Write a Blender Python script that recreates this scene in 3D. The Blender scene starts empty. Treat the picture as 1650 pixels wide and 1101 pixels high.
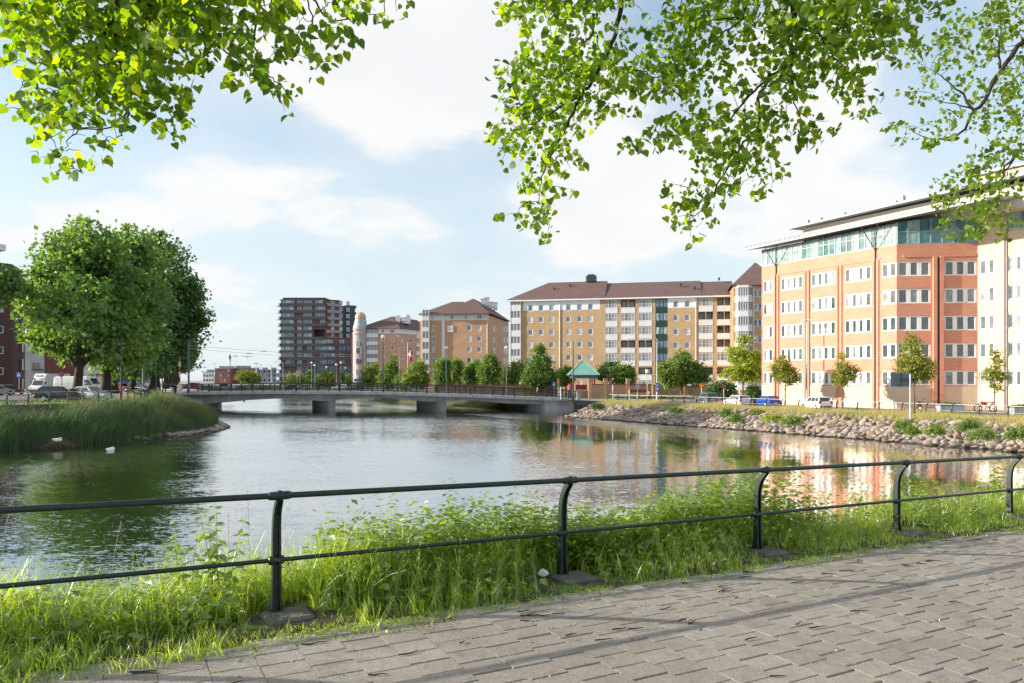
import bpy, math, random
import numpy as np
from mathutils import Vector, Matrix
R = math.radians
rng = np.random.default_rng(7)
random.seed(7)
SC = bpy.context.scene
COL = SC.collection
F, HX, HY, EYE = 1150.0, 825.0, 610.0, 5.0     # metres per photo pixel follow from the lens and the eye height above the canal

def W(px, py, D):
    return Vector(((px - HX) / F * D, D, EYE - (py - HY) / F * D))
def XY(px, D):
    return ((px - HX) / F * D, D)
def Zat(py, D):
    return EYE - (py - HY) / F * D

# ------------------------------------------------------------------ mesh building
class MB:
    def __init__(s):
        s.v = []; s.f = []; s.mi = []
    def add(s, vs, fs, M=None, mi=0):
        n = len(s.v)
        if M is not None:
            vs = [M @ Vector(v) for v in vs]
        s.v += [tuple(v) for v in vs]
        s.f += [tuple(i + n for i in f) for f in fs]
        s.mi += [mi] * len(fs)
        return s
    def box(s, x0, x1, y0, y1, z0, z1, M=None, mi=0):
        vs = [(x0,y0,z0),(x1,y0,z0),(x1,y1,z0),(x0,y1,z0),(x0,y0,z1),(x1,y0,z1),(x1,y1,z1),(x0,y1,z1)]
        return s.add(vs, [(3,2,1,0),(4,5,6,7),(0,1,5,4),(1,2,6,5),(2,3,7,6),(3,0,4,7)], M, mi)
    def cbox(s, c, sx, sy, sz, M=None, mi=0, bev=0.0):
        x, y, z = c
        if bev <= 0:
            return s.box(x-sx/2, x+sx/2, y-sy/2, y+sy/2, z-sz/2, z+sz/2, M, mi)
        pts = []
        hx, hy, hz = sx/2, sy/2, sz/2
        for (zz, k) in ((-hz, bev), (-hz+bev, 0), (hz-bev, 0), (hz, bev)):
            ax, ay = hx-k, hy-k
            b = bev
            ring = [(-ax+b,-ay),(ax-b,-ay),(ax,-ay+b),(ax,ay-b),(ax-b,ay),(-ax+b,ay),(-ax,ay-b),(-ax,-ay+b)]
            pts += [(x+p[0], y+p[1], z+zz) for p in ring]
        fs = [tuple(range(7,-1,-1)), tuple(range(24,32))]
        for r in range(3):
            for i in range(8):
                j = (i+1) % 8
                fs.append((r*8+i, r*8+j, r*8+8+j, r*8+8+i))
        return s.add(pts, fs, M, mi)
    def prism(s, poly, z0, z1, M=None, mi=0):
        n = len(poly)
        zz0 = z0 if hasattr(z0, '__len__') else [z0]*n
        zz1 = z1 if hasattr(z1, '__len__') else [z1]*n
        vs = [(p[0],p[1],zz0[i]) for i,p in enumerate(poly)] + [(p[0],p[1],zz1[i]) for i,p in enumerate(poly)]
        fs = [tuple(range(n-1,-1,-1)), tuple(range(n,2*n))]
        for i in range(n):
            j = (i+1) % n
            fs.append((i, j, n+j, n+i))
        return s.add(vs, fs, M, mi)
    def xprism(s, prof, x0, x1, M=None, mi=0):
        # profile in (y, z) pulled along x
        n = len(prof)
        vs = [(x0,p[0],p[1]) for p in prof] + [(x1,p[0],p[1]) for p in prof]
        fs = [tuple(range(n)), tuple(range(2*n-1,n-1,-1))]
        for i in range(n):
            j = (i+1) % n
            fs.append((j, i, n+i, n+j))
        return s.add(vs, fs, M, mi)
    def tube(s, pts, rad, n=8, M=None, mi=0, cap=True):
        pts = [Vector(p) for p in pts]
        if not hasattr(rad, '__len__'):
            rad = [rad]*len(pts)
        vs = []; fs = []
        prev = None
        for i, p in enumerate(pts):
            a = pts[max(i-1,0)]; b = pts[min(i+1,len(pts)-1)]
            t = (b-a)
            if t.length < 1e-9: t = Vector((0,0,1))
            t.normalize()
            if prev is None:
                h = Vector((0,0,1)) if abs(t.z) < .9 else Vector((1,0,0))
                e1 = t.cross(h).normalized()
            else:
                e1 = prev - t*prev.dot(t)
                if e1.length < 1e-6:
                    e1 = t.cross(Vector((0,0,1)))
                e1.normalize()
            prev = e1
            e2 = t.cross(e1)
            for k in range(n):
                a_ = 2*math.pi*k/n
                vs.append(p + (e1*math.cos(a_) + e2*math.sin(a_))*rad[i])
        for i in range(len(pts)-1):
            for k in range(n):
                j = (k+1) % n
                fs.append((i*n+k, i*n+j, i*n+n+j, i*n+n+k))
        if cap:
            fs.append(tuple(range(n-1,-1,-1)))
            fs.append(tuple(range((len(pts)-1)*n, len(pts)*n)))
        return s.add(vs, fs, M, mi)
    def cyl(s, p0, p1, r0, r1=None, n=12, M=None, mi=0):
        return s.tube([p0, p1], [r0, r0 if r1 is None else r1], n, M, mi)
    def lathe(s, prof, c=(0,0,0), n=16, M=None, mi=0):
        vs = []; fs = []
        for (r, z) in prof:
            for k in range(n):
                a = 2*math.pi*k/n
                vs.append((c[0]+r*math.cos(a), c[1]+r*math.sin(a), c[2]+z))
        for i in range(len(prof)-1):
            for k in range(n):
                j = (k+1) % n
                fs.append((i*n+k, i*n+j, i*n+n+j, i*n+n+k))
        fs.append(tuple(range(n-1,-1,-1)))
        fs.append(tuple(range((len(prof)-1)*n, len(prof)*n)))
        return s.add(vs, fs, M, mi)
    def ball(s, c, r, n=10, m=7, M=None, mi=0):
        rr = r if hasattr(r, '__len__') else (r,r,r)
        vs = []; fs = []
        for i in range(m+1):
            th = math.pi*(i+.0001)/(m+.0002)
            for k in range(n):
                a = 2*math.pi*k/n
                vs.append((c[0]+rr[0]*math.sin(th)*math.cos(a), c[1]+rr[1]*math.sin(th)*math.sin(a), c[2]-rr[2]*math.cos(th)))
        for i in range(m):
            for k in range(n):
                j = (k+1) % n
                fs.append((i*n+k, i*n+j, i*n+n+j, i*n+n+k))
        return s.add(vs, fs, M, mi)
    def loft(s, rings, M=None, mi=0, cap=True):
        n = len(rings[0]); vs = []; fs = []
        for r in rings: vs += list(r)
        for i in range(len(rings)-1):
            for k in range(n):
                j = (k+1) % n
                fs.append((i*n+k, i*n+j, i*n+n+j, i*n+n+k))
        if cap:
            fs.append(tuple(range(n-1,-1,-1)))
            fs.append(tuple(range((len(rings)-1)*n, len(rings)*n)))
        return s.add(vs, fs, M, mi)
    def mesh(s, name, mats, smooth=False):
        me = bpy.data.meshes.new(name)
        me.from_pydata(s.v, [], s.f)
        for m in (mats if isinstance(mats, (list, tuple)) else [mats]):
            me.materials.append(m)
        if any(s.mi):
            me.polygons.foreach_set('material_index', s.mi)
        if smooth:
            me.polygons.foreach_set('use_smooth', [True]*len(me.polygons))
        me.update()
        return me
    def build(s, name, mats, parent=None, smooth=False, M=None):
        return link(name, s.mesh(name, mats, smooth), parent, M)

def link(name, data, parent=None, M=None):
    o = bpy.data.objects.new(name, data)
    COL.objects.link(o)
    if parent is not None:
        o.parent = parent
    if M is not None:
        o.matrix_local = M
    return o

def npmesh(name, V, Fq, mats, flat=True):
    """mesh from numpy arrays: V (n,3), Fq (m,k)"""
    V = np.asarray(V, np.float32).reshape(-1, 3); Fq = np.asarray(Fq, np.int32)
    k = Fq.shape[1]; m = len(Fq)
    me = bpy.data.meshes.new(name)
    me.vertices.add(len(V)); me.vertices.foreach_set('co', V.ravel())
    me.loops.add(m*k); me.loops.foreach_set('vertex_index', Fq.ravel())
    me.polygons.add(m)
    me.polygons.foreach_set('loop_start', np.arange(0, m*k, k, dtype=np.int32))
    me.polygons.foreach_set('loop_total', np.full(m, k, np.int32))
    me.update(calc_edges=True)
    if flat: me.shade_flat()
    for mm in (mats if isinstance(mats, (list, tuple)) else [mats]):
        me.materials.append(mm)
    return me

def tag(o, label=None, cat=None, group=None, kind=None):
    if label: o['label'] = label
    if cat: o['category'] = cat
    if group: o['group'] = group
    if kind: o['kind'] = kind
    return o

def thing(name, label, cat, loc=(0,0,0), rz=0.0, group=None):
    o = bpy.data.objects.new(name, None)
    COL.objects.link(o)
    o.empty_display_size = .2
    o.location = loc; o.rotation_euler = (0,0,rz)
    return tag(o, label, cat, group)

def kids(o):
    return [c for c in ALLKIDS.get(o.name, [])]
ALLKIDS = {}

def dup(root, children, loc, rz=0.0, label=None, group=None, scale=None):
    """copy of a thing with copies of its parts and sub-parts; children = {part: [subparts]}"""
    r = root.copy(); COL.objects.link(r)
    r.location = loc; r.rotation_euler = (0,0,rz)
    if scale is not None: r.scale = (scale,)*3 if not hasattr(scale,'__len__') else scale
    if label: r['label'] = label
    if group: r['group'] = group
    for p, subs in children:
        c = p.copy(); COL.objects.link(c); c.parent = r
        for q in subs:
            d = q.copy(); COL.objects.link(d); d.parent = c
    return r

def struct(name, me):
    o = link(name, me); o['kind'] = 'structure'
    return o

# ------------------------------------------------------------------ materials
def new_mat(name):
    m = bpy.data.materials.new(name); m.use_nodes = True
    nt = m.node_tree
    return m, nt, nt.nodes['Principled BSDF'], nt.nodes['Material Output']

def N(nt, t, **kw):
    n = nt.nodes.new(t)
    for k, v in kw.items():
        if k.startswith('i_'):
            n.inputs[k[2:].replace('_', ' ')].default_value = v
        else:
            setattr(n, k, v)
    return n

def mixrgb(nt, a, b, fac, blend='MIX'):
    n = nt.nodes.new('ShaderNodeMix'); n.data_type = 'RGBA'; n.blend_type = blend
    for sock, val in ((n.inputs['A'], a), (n.inputs['B'], b), (n.inputs['Factor'], fac)):
        pass
    def put(s, v):
        if hasattr(v, 'is_linked'): nt.links.new(v, s)
        else: s.default_value = v
    put(n.inputs[6], a); put(n.inputs[7], b); put(n.inputs[0], fac)
    return n.outputs[2]

def math_(nt, op, a, b=0.0, c=None, clamp=False):
    n = nt.nodes.new('ShaderNodeMath'); n.operation = op; n.use_clamp = clamp
    vals = [a, b] + ([c] if c is not None else [])
    for i, v in enumerate(vals):
        if hasattr(v, 'is_linked'): nt.links.new(v, n.inputs[i])
        else: n.inputs[i].default_value = v
    return n.outputs[0]

def maprange(nt, v, a, b, c=0.0, d=1.0, smooth=False):
    n = nt.nodes.new('ShaderNodeMapRange')
    if smooth: n.interpolation_type = 'SMOOTHSTEP'
    nt.links.new(v, n.inputs[0])
    for i, x in enumerate((a,b,c,d)): n.inputs[i+1].default_value = x
    return n.outputs[0]

def c4(c): return (c[0], c[1], c[2], 1.0)

def plain(name, col, rough=.6, var=.15, scale=2.0, metal=0.0, bump=0.0, bscale=30.0, spec=.5, coat=0.0, streak=0.0):
    """painted or mineral surface with uneven tone"""
    m, nt, b, out = new_mat(name)
    tc = N(nt, 'ShaderNodeNewGeometry').outputs['Position']
    n1 = N(nt, 'ShaderNodeTexNoise', i_Scale=scale, i_Detail=6.0, i_Roughness=.65)
    nt.links.new(tc, n1.inputs['Vector'])
    f = maprange(nt, n1.outputs['Fac'], .3, .7)
    dark = [x*(1-var) for x in col]; lite = [min(1, x*(1+var)) for x in col]
    colr = mixrgb(nt, c4(dark), c4(lite), f)
    if streak > 0:
        mp = N(nt, 'ShaderNodeMapping'); mp.inputs['Scale'].default_value = (1.2, 1.2, .12)
        nt.links.new(tc, mp.inputs['Vector'])
        n2 = N(nt, 'ShaderNodeTexNoise', i_Scale=1.5, i_Detail=5.0)
        nt.links.new(mp.outputs[0], n2.inputs['Vector'])
        g = maprange(nt, n2.outputs['Fac'], .5, .75, 0, streak)
        colr = mixrgb(nt, colr, c4([x*.45 for x in col]), g)
    nt.links.new(colr, b.inputs['Base Color'])
    b.inputs['Roughness'].default_value = rough
    b.inputs['Metallic'].default_value = metal
    b.inputs['Specular IOR Level'].default_value = spec
    if coat: b.inputs['Coat Weight'].default_value = coat; b.inputs['Coat Roughness'].default_value = .05
    if bump > 0:
        n3 = N(nt, 'ShaderNodeTexNoise', i_Scale=bscale, i_Detail=5.0)
        nt.links.new(tc, n3.inputs['Vector'])
        bp = N(nt, 'ShaderNodeBump', i_Strength=bump, i_Distance=.02)
        nt.links.new(n3.outputs['Fac'], bp.inputs['Height'])
        nt.links.new(bp.outputs[0], b.inputs['Normal'])
    return m

def wallcoord(nt):
    """(distance along the wall, height, 0) for any upright face"""
    g = N(nt, 'ShaderNodeNewGeometry')
    cr = N(nt, 'ShaderNodeVectorMath', operation='CROSS_PRODUCT'); cr.inputs[0].default_value = (0,0,1)
    nt.links.new(g.outputs['True Normal'], cr.inputs[1])
    dt = N(nt, 'ShaderNodeVectorMath', operation='DOT_PRODUCT')
    nt.links.new(g.outputs['Position'], dt.inputs[0]); nt.links.new(cr.outputs[0], dt.inputs[1])
    sx = N(nt, 'ShaderNodeSeparateXYZ'); nt.links.new(g.outputs['Position'], sx.inputs[0])
    cb = N(nt, 'ShaderNodeCombineXYZ')
    nt.links.new(dt.outputs['Value'], cb.inputs[0]); nt.links.new(sx.outputs[2], cb.inputs[1])
    return cb.outputs[0], g.outputs['Position']

def brick(name, c1, c2, mortar, bw=.5, bh=.16, rough=.85, var=.12):
    m, nt, b, out = new_mat(name)
    v, pos = wallcoord(nt)
    br = N(nt, 'ShaderNodeTexBrick'); br.offset = .5
    br.inputs['Color1'].default_value = c4(c1); br.inputs['Color2'].default_value = c4(c2)
    br.inputs['Mortar'].default_value = c4(mortar)
    br.inputs['Scale'].default_value = 1.0; br.inputs['Mortar Size'].default_value = bh*.09
    br.inputs['Brick Width'].default_value = bw; br.inputs['Row Height'].default_value = bh
    nt.links.new(v, br.inputs['Vector'])
    n1 = N(nt, 'ShaderNodeTexNoise', i_Scale=.35, i_Detail=7.0, i_Roughness=.7)
    nt.links.new(pos, n1.inputs['Vector'])
    f = maprange(nt, n1.outputs['Fac'], .3, .7)
    shade = mixrgb(nt, c4((1-var,)*3), c4((1+var,)*3), f)
    col = mixrgb(nt, br.outputs['Color'], shade, 1.0, 'MULTIPLY')
    nt.links.new(col, b.inputs['Base Color'])
    b.inputs['Roughness'].default_value = rough
    bp = N(nt, 'ShaderNodeBump', i_Strength=.3, i_Distance=.01)
    nt.links.new(br.outputs['Fac'], bp.inputs['Height']); bp.invert = True
    nt.links.new(bp.outputs[0], b.inputs['Normal'])
    return m

def rooftile(name, c1, c2):
    m, nt, b, out = new_mat(name)
    g = N(nt, 'ShaderNodeNewGeometry')
    n1 = N(nt, 'ShaderNodeTexNoise', i_Scale=.5, i_Detail=8.0, i_Roughness=.75)
    nt.links.new(g.outputs['Position'], n1.inputs['Vector'])
    col = mixrgb(nt, c4(c1), c4(c2), maprange(nt, n1.outputs['Fac'], .3, .7))
    mp = N(nt, 'ShaderNodeMapping'); mp.inputs['Scale'].default_value = (1,1,1)
    nt.links.new(g.outputs['Position'], mp.inputs['Vector'])
    wv = N(nt, 'ShaderNodeTexWave', i_Scale=2.2, i_Distortion=.4); wv.bands_direction = 'Z'
    nt.links.new(mp.outputs[0], wv.inputs['Vector'])
    col = mixrgb(nt, col, c4([x*.75 for x in c1]), math_(nt, 'MULTIPLY', wv.outputs['Fac'], .45))
    nt.links.new(col, b.inputs['Base Color'])
    b.inputs['Roughness'].default_value = .8
    bp = N(nt, 'ShaderNodeBump', i_Strength=.5, i_Distance=.04)
    nt.links.new(wv.outputs['Fac'], bp.inputs['Height']); nt.links.new(bp.outputs[0], b.inputs['Normal'])
    return m

def glassy(name, dark, pale, palefrac=.35, rough=.04, ior=1.9):
    """window pane: room or drawn blind behind a mirroring sheet; each pane differs"""
    m, nt, b, out = new_mat(name)
    oi = N(nt, 'ShaderNodeObjectInfo')
    g = N(nt, 'ShaderNodeNewGeometry')
    add = math_(nt, 'FRACT', math_(nt, 'ADD', oi.outputs['Random'], g.outputs['Random Per Island']))
    f = maprange(nt, add, 1-palefrac-.12, 1-palefrac+.12)
    n1 = N(nt, 'ShaderNodeTexNoise', i_Scale=1.6, i_Detail=4.0)
    nt.links.new(g.outputs['Position'], n1.inputs['Vector'])
    v = maprange(nt, n1.outputs['Fac'], .3, .7, .6, 1.4)
    dk = mixrgb(nt, c4(dark), c4(pale), f)
    cmb = N(nt, 'ShaderNodeCombineColor'); 
    for i in range(3): nt.links.new(v, cmb.inputs[i])
    col = mixrgb(nt, dk, cmb.outputs[0], 1.0, 'MULTIPLY')
    nt.links.new(col, b.inputs['Base Color'])
    b.inputs['Roughness'].default_value = rough
    b.inputs['IOR'].default_value = ior
    n2 = N(nt, 'ShaderNodeTexNoise', i_Scale=.9, i_Detail=2.0)
    nt.links.new(g.outputs['Position'], n2.inputs['Vector'])
    bp = N(nt, 'ShaderNodeBump', i_Strength=.08, i_Distance=.05)
    nt.links.new(n2.outputs['Fac'], bp.inputs['Height']); nt.links.new(bp.outputs[0], b.inputs['Normal'])
    return m

def leafy(name, cols, trans=.45, tcol=None, rough=.5, pos_scale=.0, sheen=.045):
    """thin foliage: reflects a little and lets light through; every leaf its own tone"""
    m, nt, b, out = new_mat(name)
    nt.nodes.remove(b)
    g = N(nt, 'ShaderNodeNewGeometry')
    rp = N(nt, 'ShaderNodeValToRGB')
    el = rp.color_ramp.elements
    el[0].color = c4(cols[0]); el[1].color = c4(cols[-1])
    for i, c in enumerate(cols[1:-1]):
        e = el.new((i+1)/(len(cols)-1)); e.color = c4(c)
    if pos_scale > 0:
        n1 = N(nt, 'ShaderNodeTexNoise', i_Scale=pos_scale, i_Detail=3.0)
        nt.links.new(g.outputs['Position'], n1.inputs['Vector'])
        f = math_(nt, 'ADD', math_(nt, 'MULTIPLY', g.outputs['Random Per Island'], .5), maprange(nt, n1.outputs['Fac'], .3, .7, 0, .5))
    else:
        f = g.outputs['Random Per Island']
    nt.links.new(f, rp.inputs[0])
    d = N(nt, 'ShaderNodeBsdfDiffuse'); nt.links.new(rp.outputs[0], d.inputs[0])
    t = N(nt, 'ShaderNodeBsdfTranslucent')
    tc = mixrgb(nt, rp.outputs[0], c4(tcol or (1.5,1.35,.5)), 1.0, 'MULTIPLY') 
    nt.links.new(tc, t.inputs[0])
    gl = N(nt, 'ShaderNodeBsdfGlossy', i_Roughness=rough); gl.inputs[0].default_value = (1,1,1,1)
    m1 = N(nt, 'ShaderNodeMixShader', i_Fac=trans)
    nt.links.new(d.outputs[0], m1.inputs[1]); nt.links.new(t.outputs[0], m1.inputs[2])
    m2 = N(nt, 'ShaderNodeMixShader', i_Fac=sheen)
    nt.links.new(m1.outputs[0], m2.inputs[1]); nt.links.new(gl.outputs[0], m2.inputs[2])
    nt.links.new(m2.outputs[0], out.inputs[0])
    return m

MT = {}
def mats():
    P = plain
    MT.update(
        iron=P('green_iron_paint', (.012,.026,.021), .32, .35, 9.0, bump=.15, bscale=60),
        iron_far=P('dark_iron', (.025,.03,.03), .5, .2),
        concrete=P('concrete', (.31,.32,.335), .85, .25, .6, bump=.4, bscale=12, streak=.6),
        concrete_dark=P('concrete_deck_shade', (.24,.25,.26), .85, .25, .5, streak=.5),  # darker copy of the concrete, the deck's shade put into its colour
        stone=P('plinth_stone', (.12,.115,.1), .9, .35, 8.0, bump=.8, bscale=40),
        asphalt=P('asphalt', (.11,.11,.115), .9, .2, 1.2, bump=.2),
        pavement=P('pavement', (.3,.28,.26), .9, .15, 1.0),
        redgravel=P('red_gravel', (.36,.22,.16), .95, .15, 1.0),
        white=P('white_paint', (.78,.78,.77), .5, .06, .7),
        offwhite=P('white_render', (.7,.71,.71), .7, .08, .5, streak=.15),
        cream=P('cream_render', (.64,.49,.35), .85, .05, .35, streak=.08),
        creamw=P('pale_penthouse', (.52,.47,.4), .85, .05, .35),
        metal=P('zinc_roof', (.27,.28,.3), .55, .1, .5, metal=.2),
        galv=P('galvanised', (.4,.42,.43), .5, .15, 3.0, metal=.4),
        darkmetal=P('dark_metal', (.035,.04,.045), .5, .2, 3.0),
        bluegrey=P('sign_back', (.12,.16,.2), .55, .12, 2.0),
        signblue=P('sign_blue', (.02,.12,.48), .4, .08, 2.0),
        signred=P('sign_red', (.6,.02,.03), .4, .1, 2.0),
        signorange=P('sign_orange', (.85,.22,.01), .4, .1, 2.0),
        yellow=P('sign_yellow', (.8,.5,.02), .4, .1),
        red=P('red_paint', (.5,.02,.02), .35, .1),
        kioskred=P('kiosk_red', (.3,.015,.025), .5, .15),
        black=P('black', (.012,.012,.013), .5, .2),
        rubber=P('tyre_rubber', (.018,.018,.018), .8, .2, 8),
        chrome=P('alloy', (.6,.6,.62), .25, .05, 4, metal=.9),
        carglass=P('car_glass', (.025,.035,.045), .04, .1, 1, spec=1.0),
        taillight=P('tail_light', (.55,.01,.015), .2, .1),
        headlight=P('head_light', (.7,.72,.74), .1, .1),
        plate=P('plate', (.75,.75,.7), .5, .05),
        copper=P('green_copper', (.2,.42,.35), .6, .1, 1.2, streak=.15),
        gold=P('gilded_dome', (.5,.37,.17), .45, .1, 1.0),
        lead=P('lead_dome', (.33,.37,.42), .5, .1, 1.0),
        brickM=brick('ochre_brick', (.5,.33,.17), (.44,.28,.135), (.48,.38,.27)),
        brickB=brick('orange_brick', (.55,.32,.19), (.5,.28,.165), (.5,.36,.26)),
        brickR=brick('salmon_brick', (.6,.257,.165), (.54,.222,.138), (.58,.345,.265)),
        brickW=brick('wall_brick', (.45,.28,.15), (.38,.22,.11), (.42,.32,.22)),
        brickT=brick('tower_brick', (.2,.085,.055), (.17,.07,.05), (.16,.09,.07)),
        brickD=brick('brown_brick', (.1,.05,.042), (.085,.042,.036), (.08,.05,.045)),
        brickX=brick('red_brick', (.25,.07,.045), (.2,.06,.04), (.2,.1,.08)),
        pink=P('pink_render', (.4,.345,.335), .85, .06, .4),
        panelwhite=P('pale_wall_panel', (.76,.8,.84), .5, .06, .7),
        towerbal=P('tower_balcony', (.24,.25,.28), .6, .1, .3),
        slate=P('charcoal_cladding', (.055,.062,.075), .6, .15, .3),
        roofM=rooftile('brown_roof_tile', (.125,.074,.068), (.175,.106,.096)),
        bal=P('balcony_panel', (.68,.68,.69), .6, .08, .4),
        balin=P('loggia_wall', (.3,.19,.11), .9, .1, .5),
        greenclad=P('green_cladding', (.022,.07,.045), .55, .2, 1.0),
        teal=glassy('teal_glass', (.04,.16,.19), (.25,.4,.4), .4, ior=1.9),
        pane=glassy('window_glass', (.05,.075,.1), (.42,.45,.46), .3),
        paneB=glassy('blue_window_glass', (.09,.16,.24), (.4,.46,.5), .25),
        paneW=glassy('strip_window_glass', (.07,.095,.105), (.3,.3,.29), .15),
        bark=P('bark', (.055,.042,.032), .95, .4, 4.0, bump=1.0, bscale=14),
        bark2=P('young_bark', (.12,.09,.065), .95, .3, 6.0, bump=.5),
        twig=P('twig_bark', (.035,.024,.016), .9, .3, 20.0),
        soil=P('soil', (.075,.062,.042), .95, .35, 2.0, bump=.6),
        swan=P('swan_feathers', (.8,.8,.79), .7, .04, 6),
        bill=P('swan_bill', (.6,.16,.03), .5, .1),
        flag=P('flag_cloth', (.55,.02,.035), .8, .1),
        skin=P('skin', (.5,.3,.22), .6, .05),
        rubble=P('boulder', (.3,.25,.215), .92, .3, 2.5, bump=.7, bscale=9),
    )
    L = leafy
    MT.update(
        lime=L('lime_leaf', [(.027,.064,.005),(.051,.11,.006),(.09,.16,.009),(.14,.205,.012)], .53, (4.5,3.85,.6), sheen=.025),
        limefar=L('lime_leaf_pale', [(.045,.09,.01),(.085,.15,.014),(.15,.22,.024)], .5, (3.0,2.7,.7), sheen=.02),
        bigtree=L('avenue_leaf', [(.075,.16,.04),(.12,.23,.055),(.175,.3,.07)], .5, (1.9,1.7,.6), pos_scale=.25),
        darktree=L('dark_leaf', [(.06,.14,.045),(.09,.18,.055),(.12,.22,.06)], .42, (1.7,1.6,.5), pos_scale=.25),
        midtree=L('mid_leaf', [(.07,.155,.024),(.125,.23,.034),(.19,.3,.042)], .45, (1.5,1.4,.5), pos_scale=.5),
        lighttree=L('light_leaf', [(.11,.19,.025),(.17,.26,.032),(.23,.32,.04)], .45, (1.5,1.35,.4), pos_scale=.5),
        ash=L('ash_leaf', [(.2,.3,.02),(.28,.38,.025),(.36,.45,.035)], .5, (1.5,1.35,.4), pos_scale=.8),
        young=L('young_leaf', [(.14,.18,.02),(.24,.28,.03),(.35,.36,.045)], .5, (1.4,1.3,.5), pos_scale=.8),
        grass=L('verge_grass', [(.09,.17,.016),(.2,.32,.026),(.32,.44,.04),(.48,.54,.13)], .56, (2.0,1.8,.5), rough=.42, pos_scale=1.2, sheen=.11),
        weed=L('nettle_leaf', [(.09,.18,.02),(.18,.29,.03),(.3,.42,.05)], .54, (2.2,1.9,.5), rough=.42, sheen=.09),
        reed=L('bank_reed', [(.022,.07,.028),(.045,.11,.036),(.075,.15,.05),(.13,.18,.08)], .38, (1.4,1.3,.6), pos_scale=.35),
        plume=L('pale_bank_grass', [(.13,.16,.065),(.2,.22,.1),(.26,.25,.13)], .35, (1.3,1.2,.8), pos_scale=.6),
        drygrass=L('dry_grass', [(.55,.46,.22),(.64,.55,.28),(.45,.46,.16),(.7,.6,.36)], .35, (1.3,1.2,.9), pos_scale=.6),
        nest=L('nest_straw', [(.1,.075,.05),(.17,.13,.085),(.24,.2,.13)], .2, (1,1,1)),
        litter=L('dropped_leaf', [(.18,.17,.03),(.13,.09,.04),(.3,.32,.06),(.07,.045,.03)], .1, (1,1,1)),
        seed=L('grass_seed_head', [(.28,.27,.12),(.36,.33,.18)], .4, (1.2,1.1,.8)),
    )
mats()

def vcol(rgb):  # one-off paints
    key = 'paint_%d_%d_%d' % tuple(int(c*999) for c in rgb)
    if key not in MT:
        MT[key] = plain(key, rgb, .3, .05, 2.0, coat=.6)
    return MT[key]
# ------------------------------------------------------------------ camera, sun, sky
cam = bpy.data.cameras.new('camera'); camo = bpy.data.objects.new('camera', cam); COL.objects.link(camo)
camo.location = (0,0,EYE); camo.rotation_euler = (R(90),0,0)
cam.sensor_width = 36.0; cam.lens = 36.0*F/1650.0
cam.shift_y = (HY-550.5)/1650.0; cam.clip_start = .1; cam.clip_end = 6000
SC.camera = camo
SC.view_settings.view_transform = 'Standard'; SC.view_settings.look = 'None'
SC.view_settings.exposure = 1.1; SC.view_settings.gamma = 1.0
SUN_EL = R(17.0); SUN_AZ = R(2.0)          # low evening sun, level with the left edge of the view
sd_ = Vector((-math.cos(SUN_AZ)*math.cos(SUN_EL), -math.sin(SUN_AZ)*math.cos(SUN_EL), math.sin(SUN_EL)))
sun = bpy.data.lights.new('sun', 'SUN'); suno = bpy.data.objects.new('sun', sun); COL.objects.link(suno)
sun.energy = 4.2; sun.angle = R(.53); sun.color = (1.0,.9,.77)
suno.rotation_euler = (-sd_).to_track_quat('-Z','Y').to_euler()
suno.location = (-40,0,40)

world = bpy.data.worlds.new('World'); SC.world = world; world.use_nodes = True
nt = world.node_tree
bg = nt.nodes['Background']; bg.inputs[1].default_value = .13
sky = N(nt, 'ShaderNodeTexSky'); sky.sky_type = 'NISHITA'; sky.sun_disc = False
sky.sun_elevation = SUN_EL; sky.sun_rotation = R(270) - SUN_AZ
sky.air_density = 1.0; sky.dust_density = 1.2; sky.ozone_density = 1.6
tc = N(nt, 'ShaderNodeTexCoord')
sp = N(nt, 'ShaderNodeSeparateXYZ'); nt.links.new(tc.outputs['Generated'], sp.inputs[0])
az = math_(nt, 'ARCTAN2', sp.outputs[0], sp.outputs[1])
el = math_(nt, 'ARCSINE', sp.outputs[2])
zc = math_(nt, 'MAXIMUM', sp.outputs[2], 0.0)
den = math_(nt, 'ADD', zc, .22)
cb = N(nt, 'ShaderNodeCombineXYZ')
nt.links.new(math_(nt, 'DIVIDE', sp.outputs[0], den), cb.inputs[0])
nt.links.new(math_(nt, 'DIVIDE', sp.outputs[1], den), cb.inputs[1])
nz = N(nt, 'ShaderNodeTexNoise', i_Scale=2.3, i_Detail=10.0, i_Roughness=.56, i_Distortion=.25)
nt.links.new(cb.outputs[0], nz.inputs['Vector'])
nz2 = N(nt, 'ShaderNodeTexNoise', i_Scale=.9, i_Detail=3.0)
nt.links.new(cb.outputs[0], nz2.inputs['Vector'])
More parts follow.
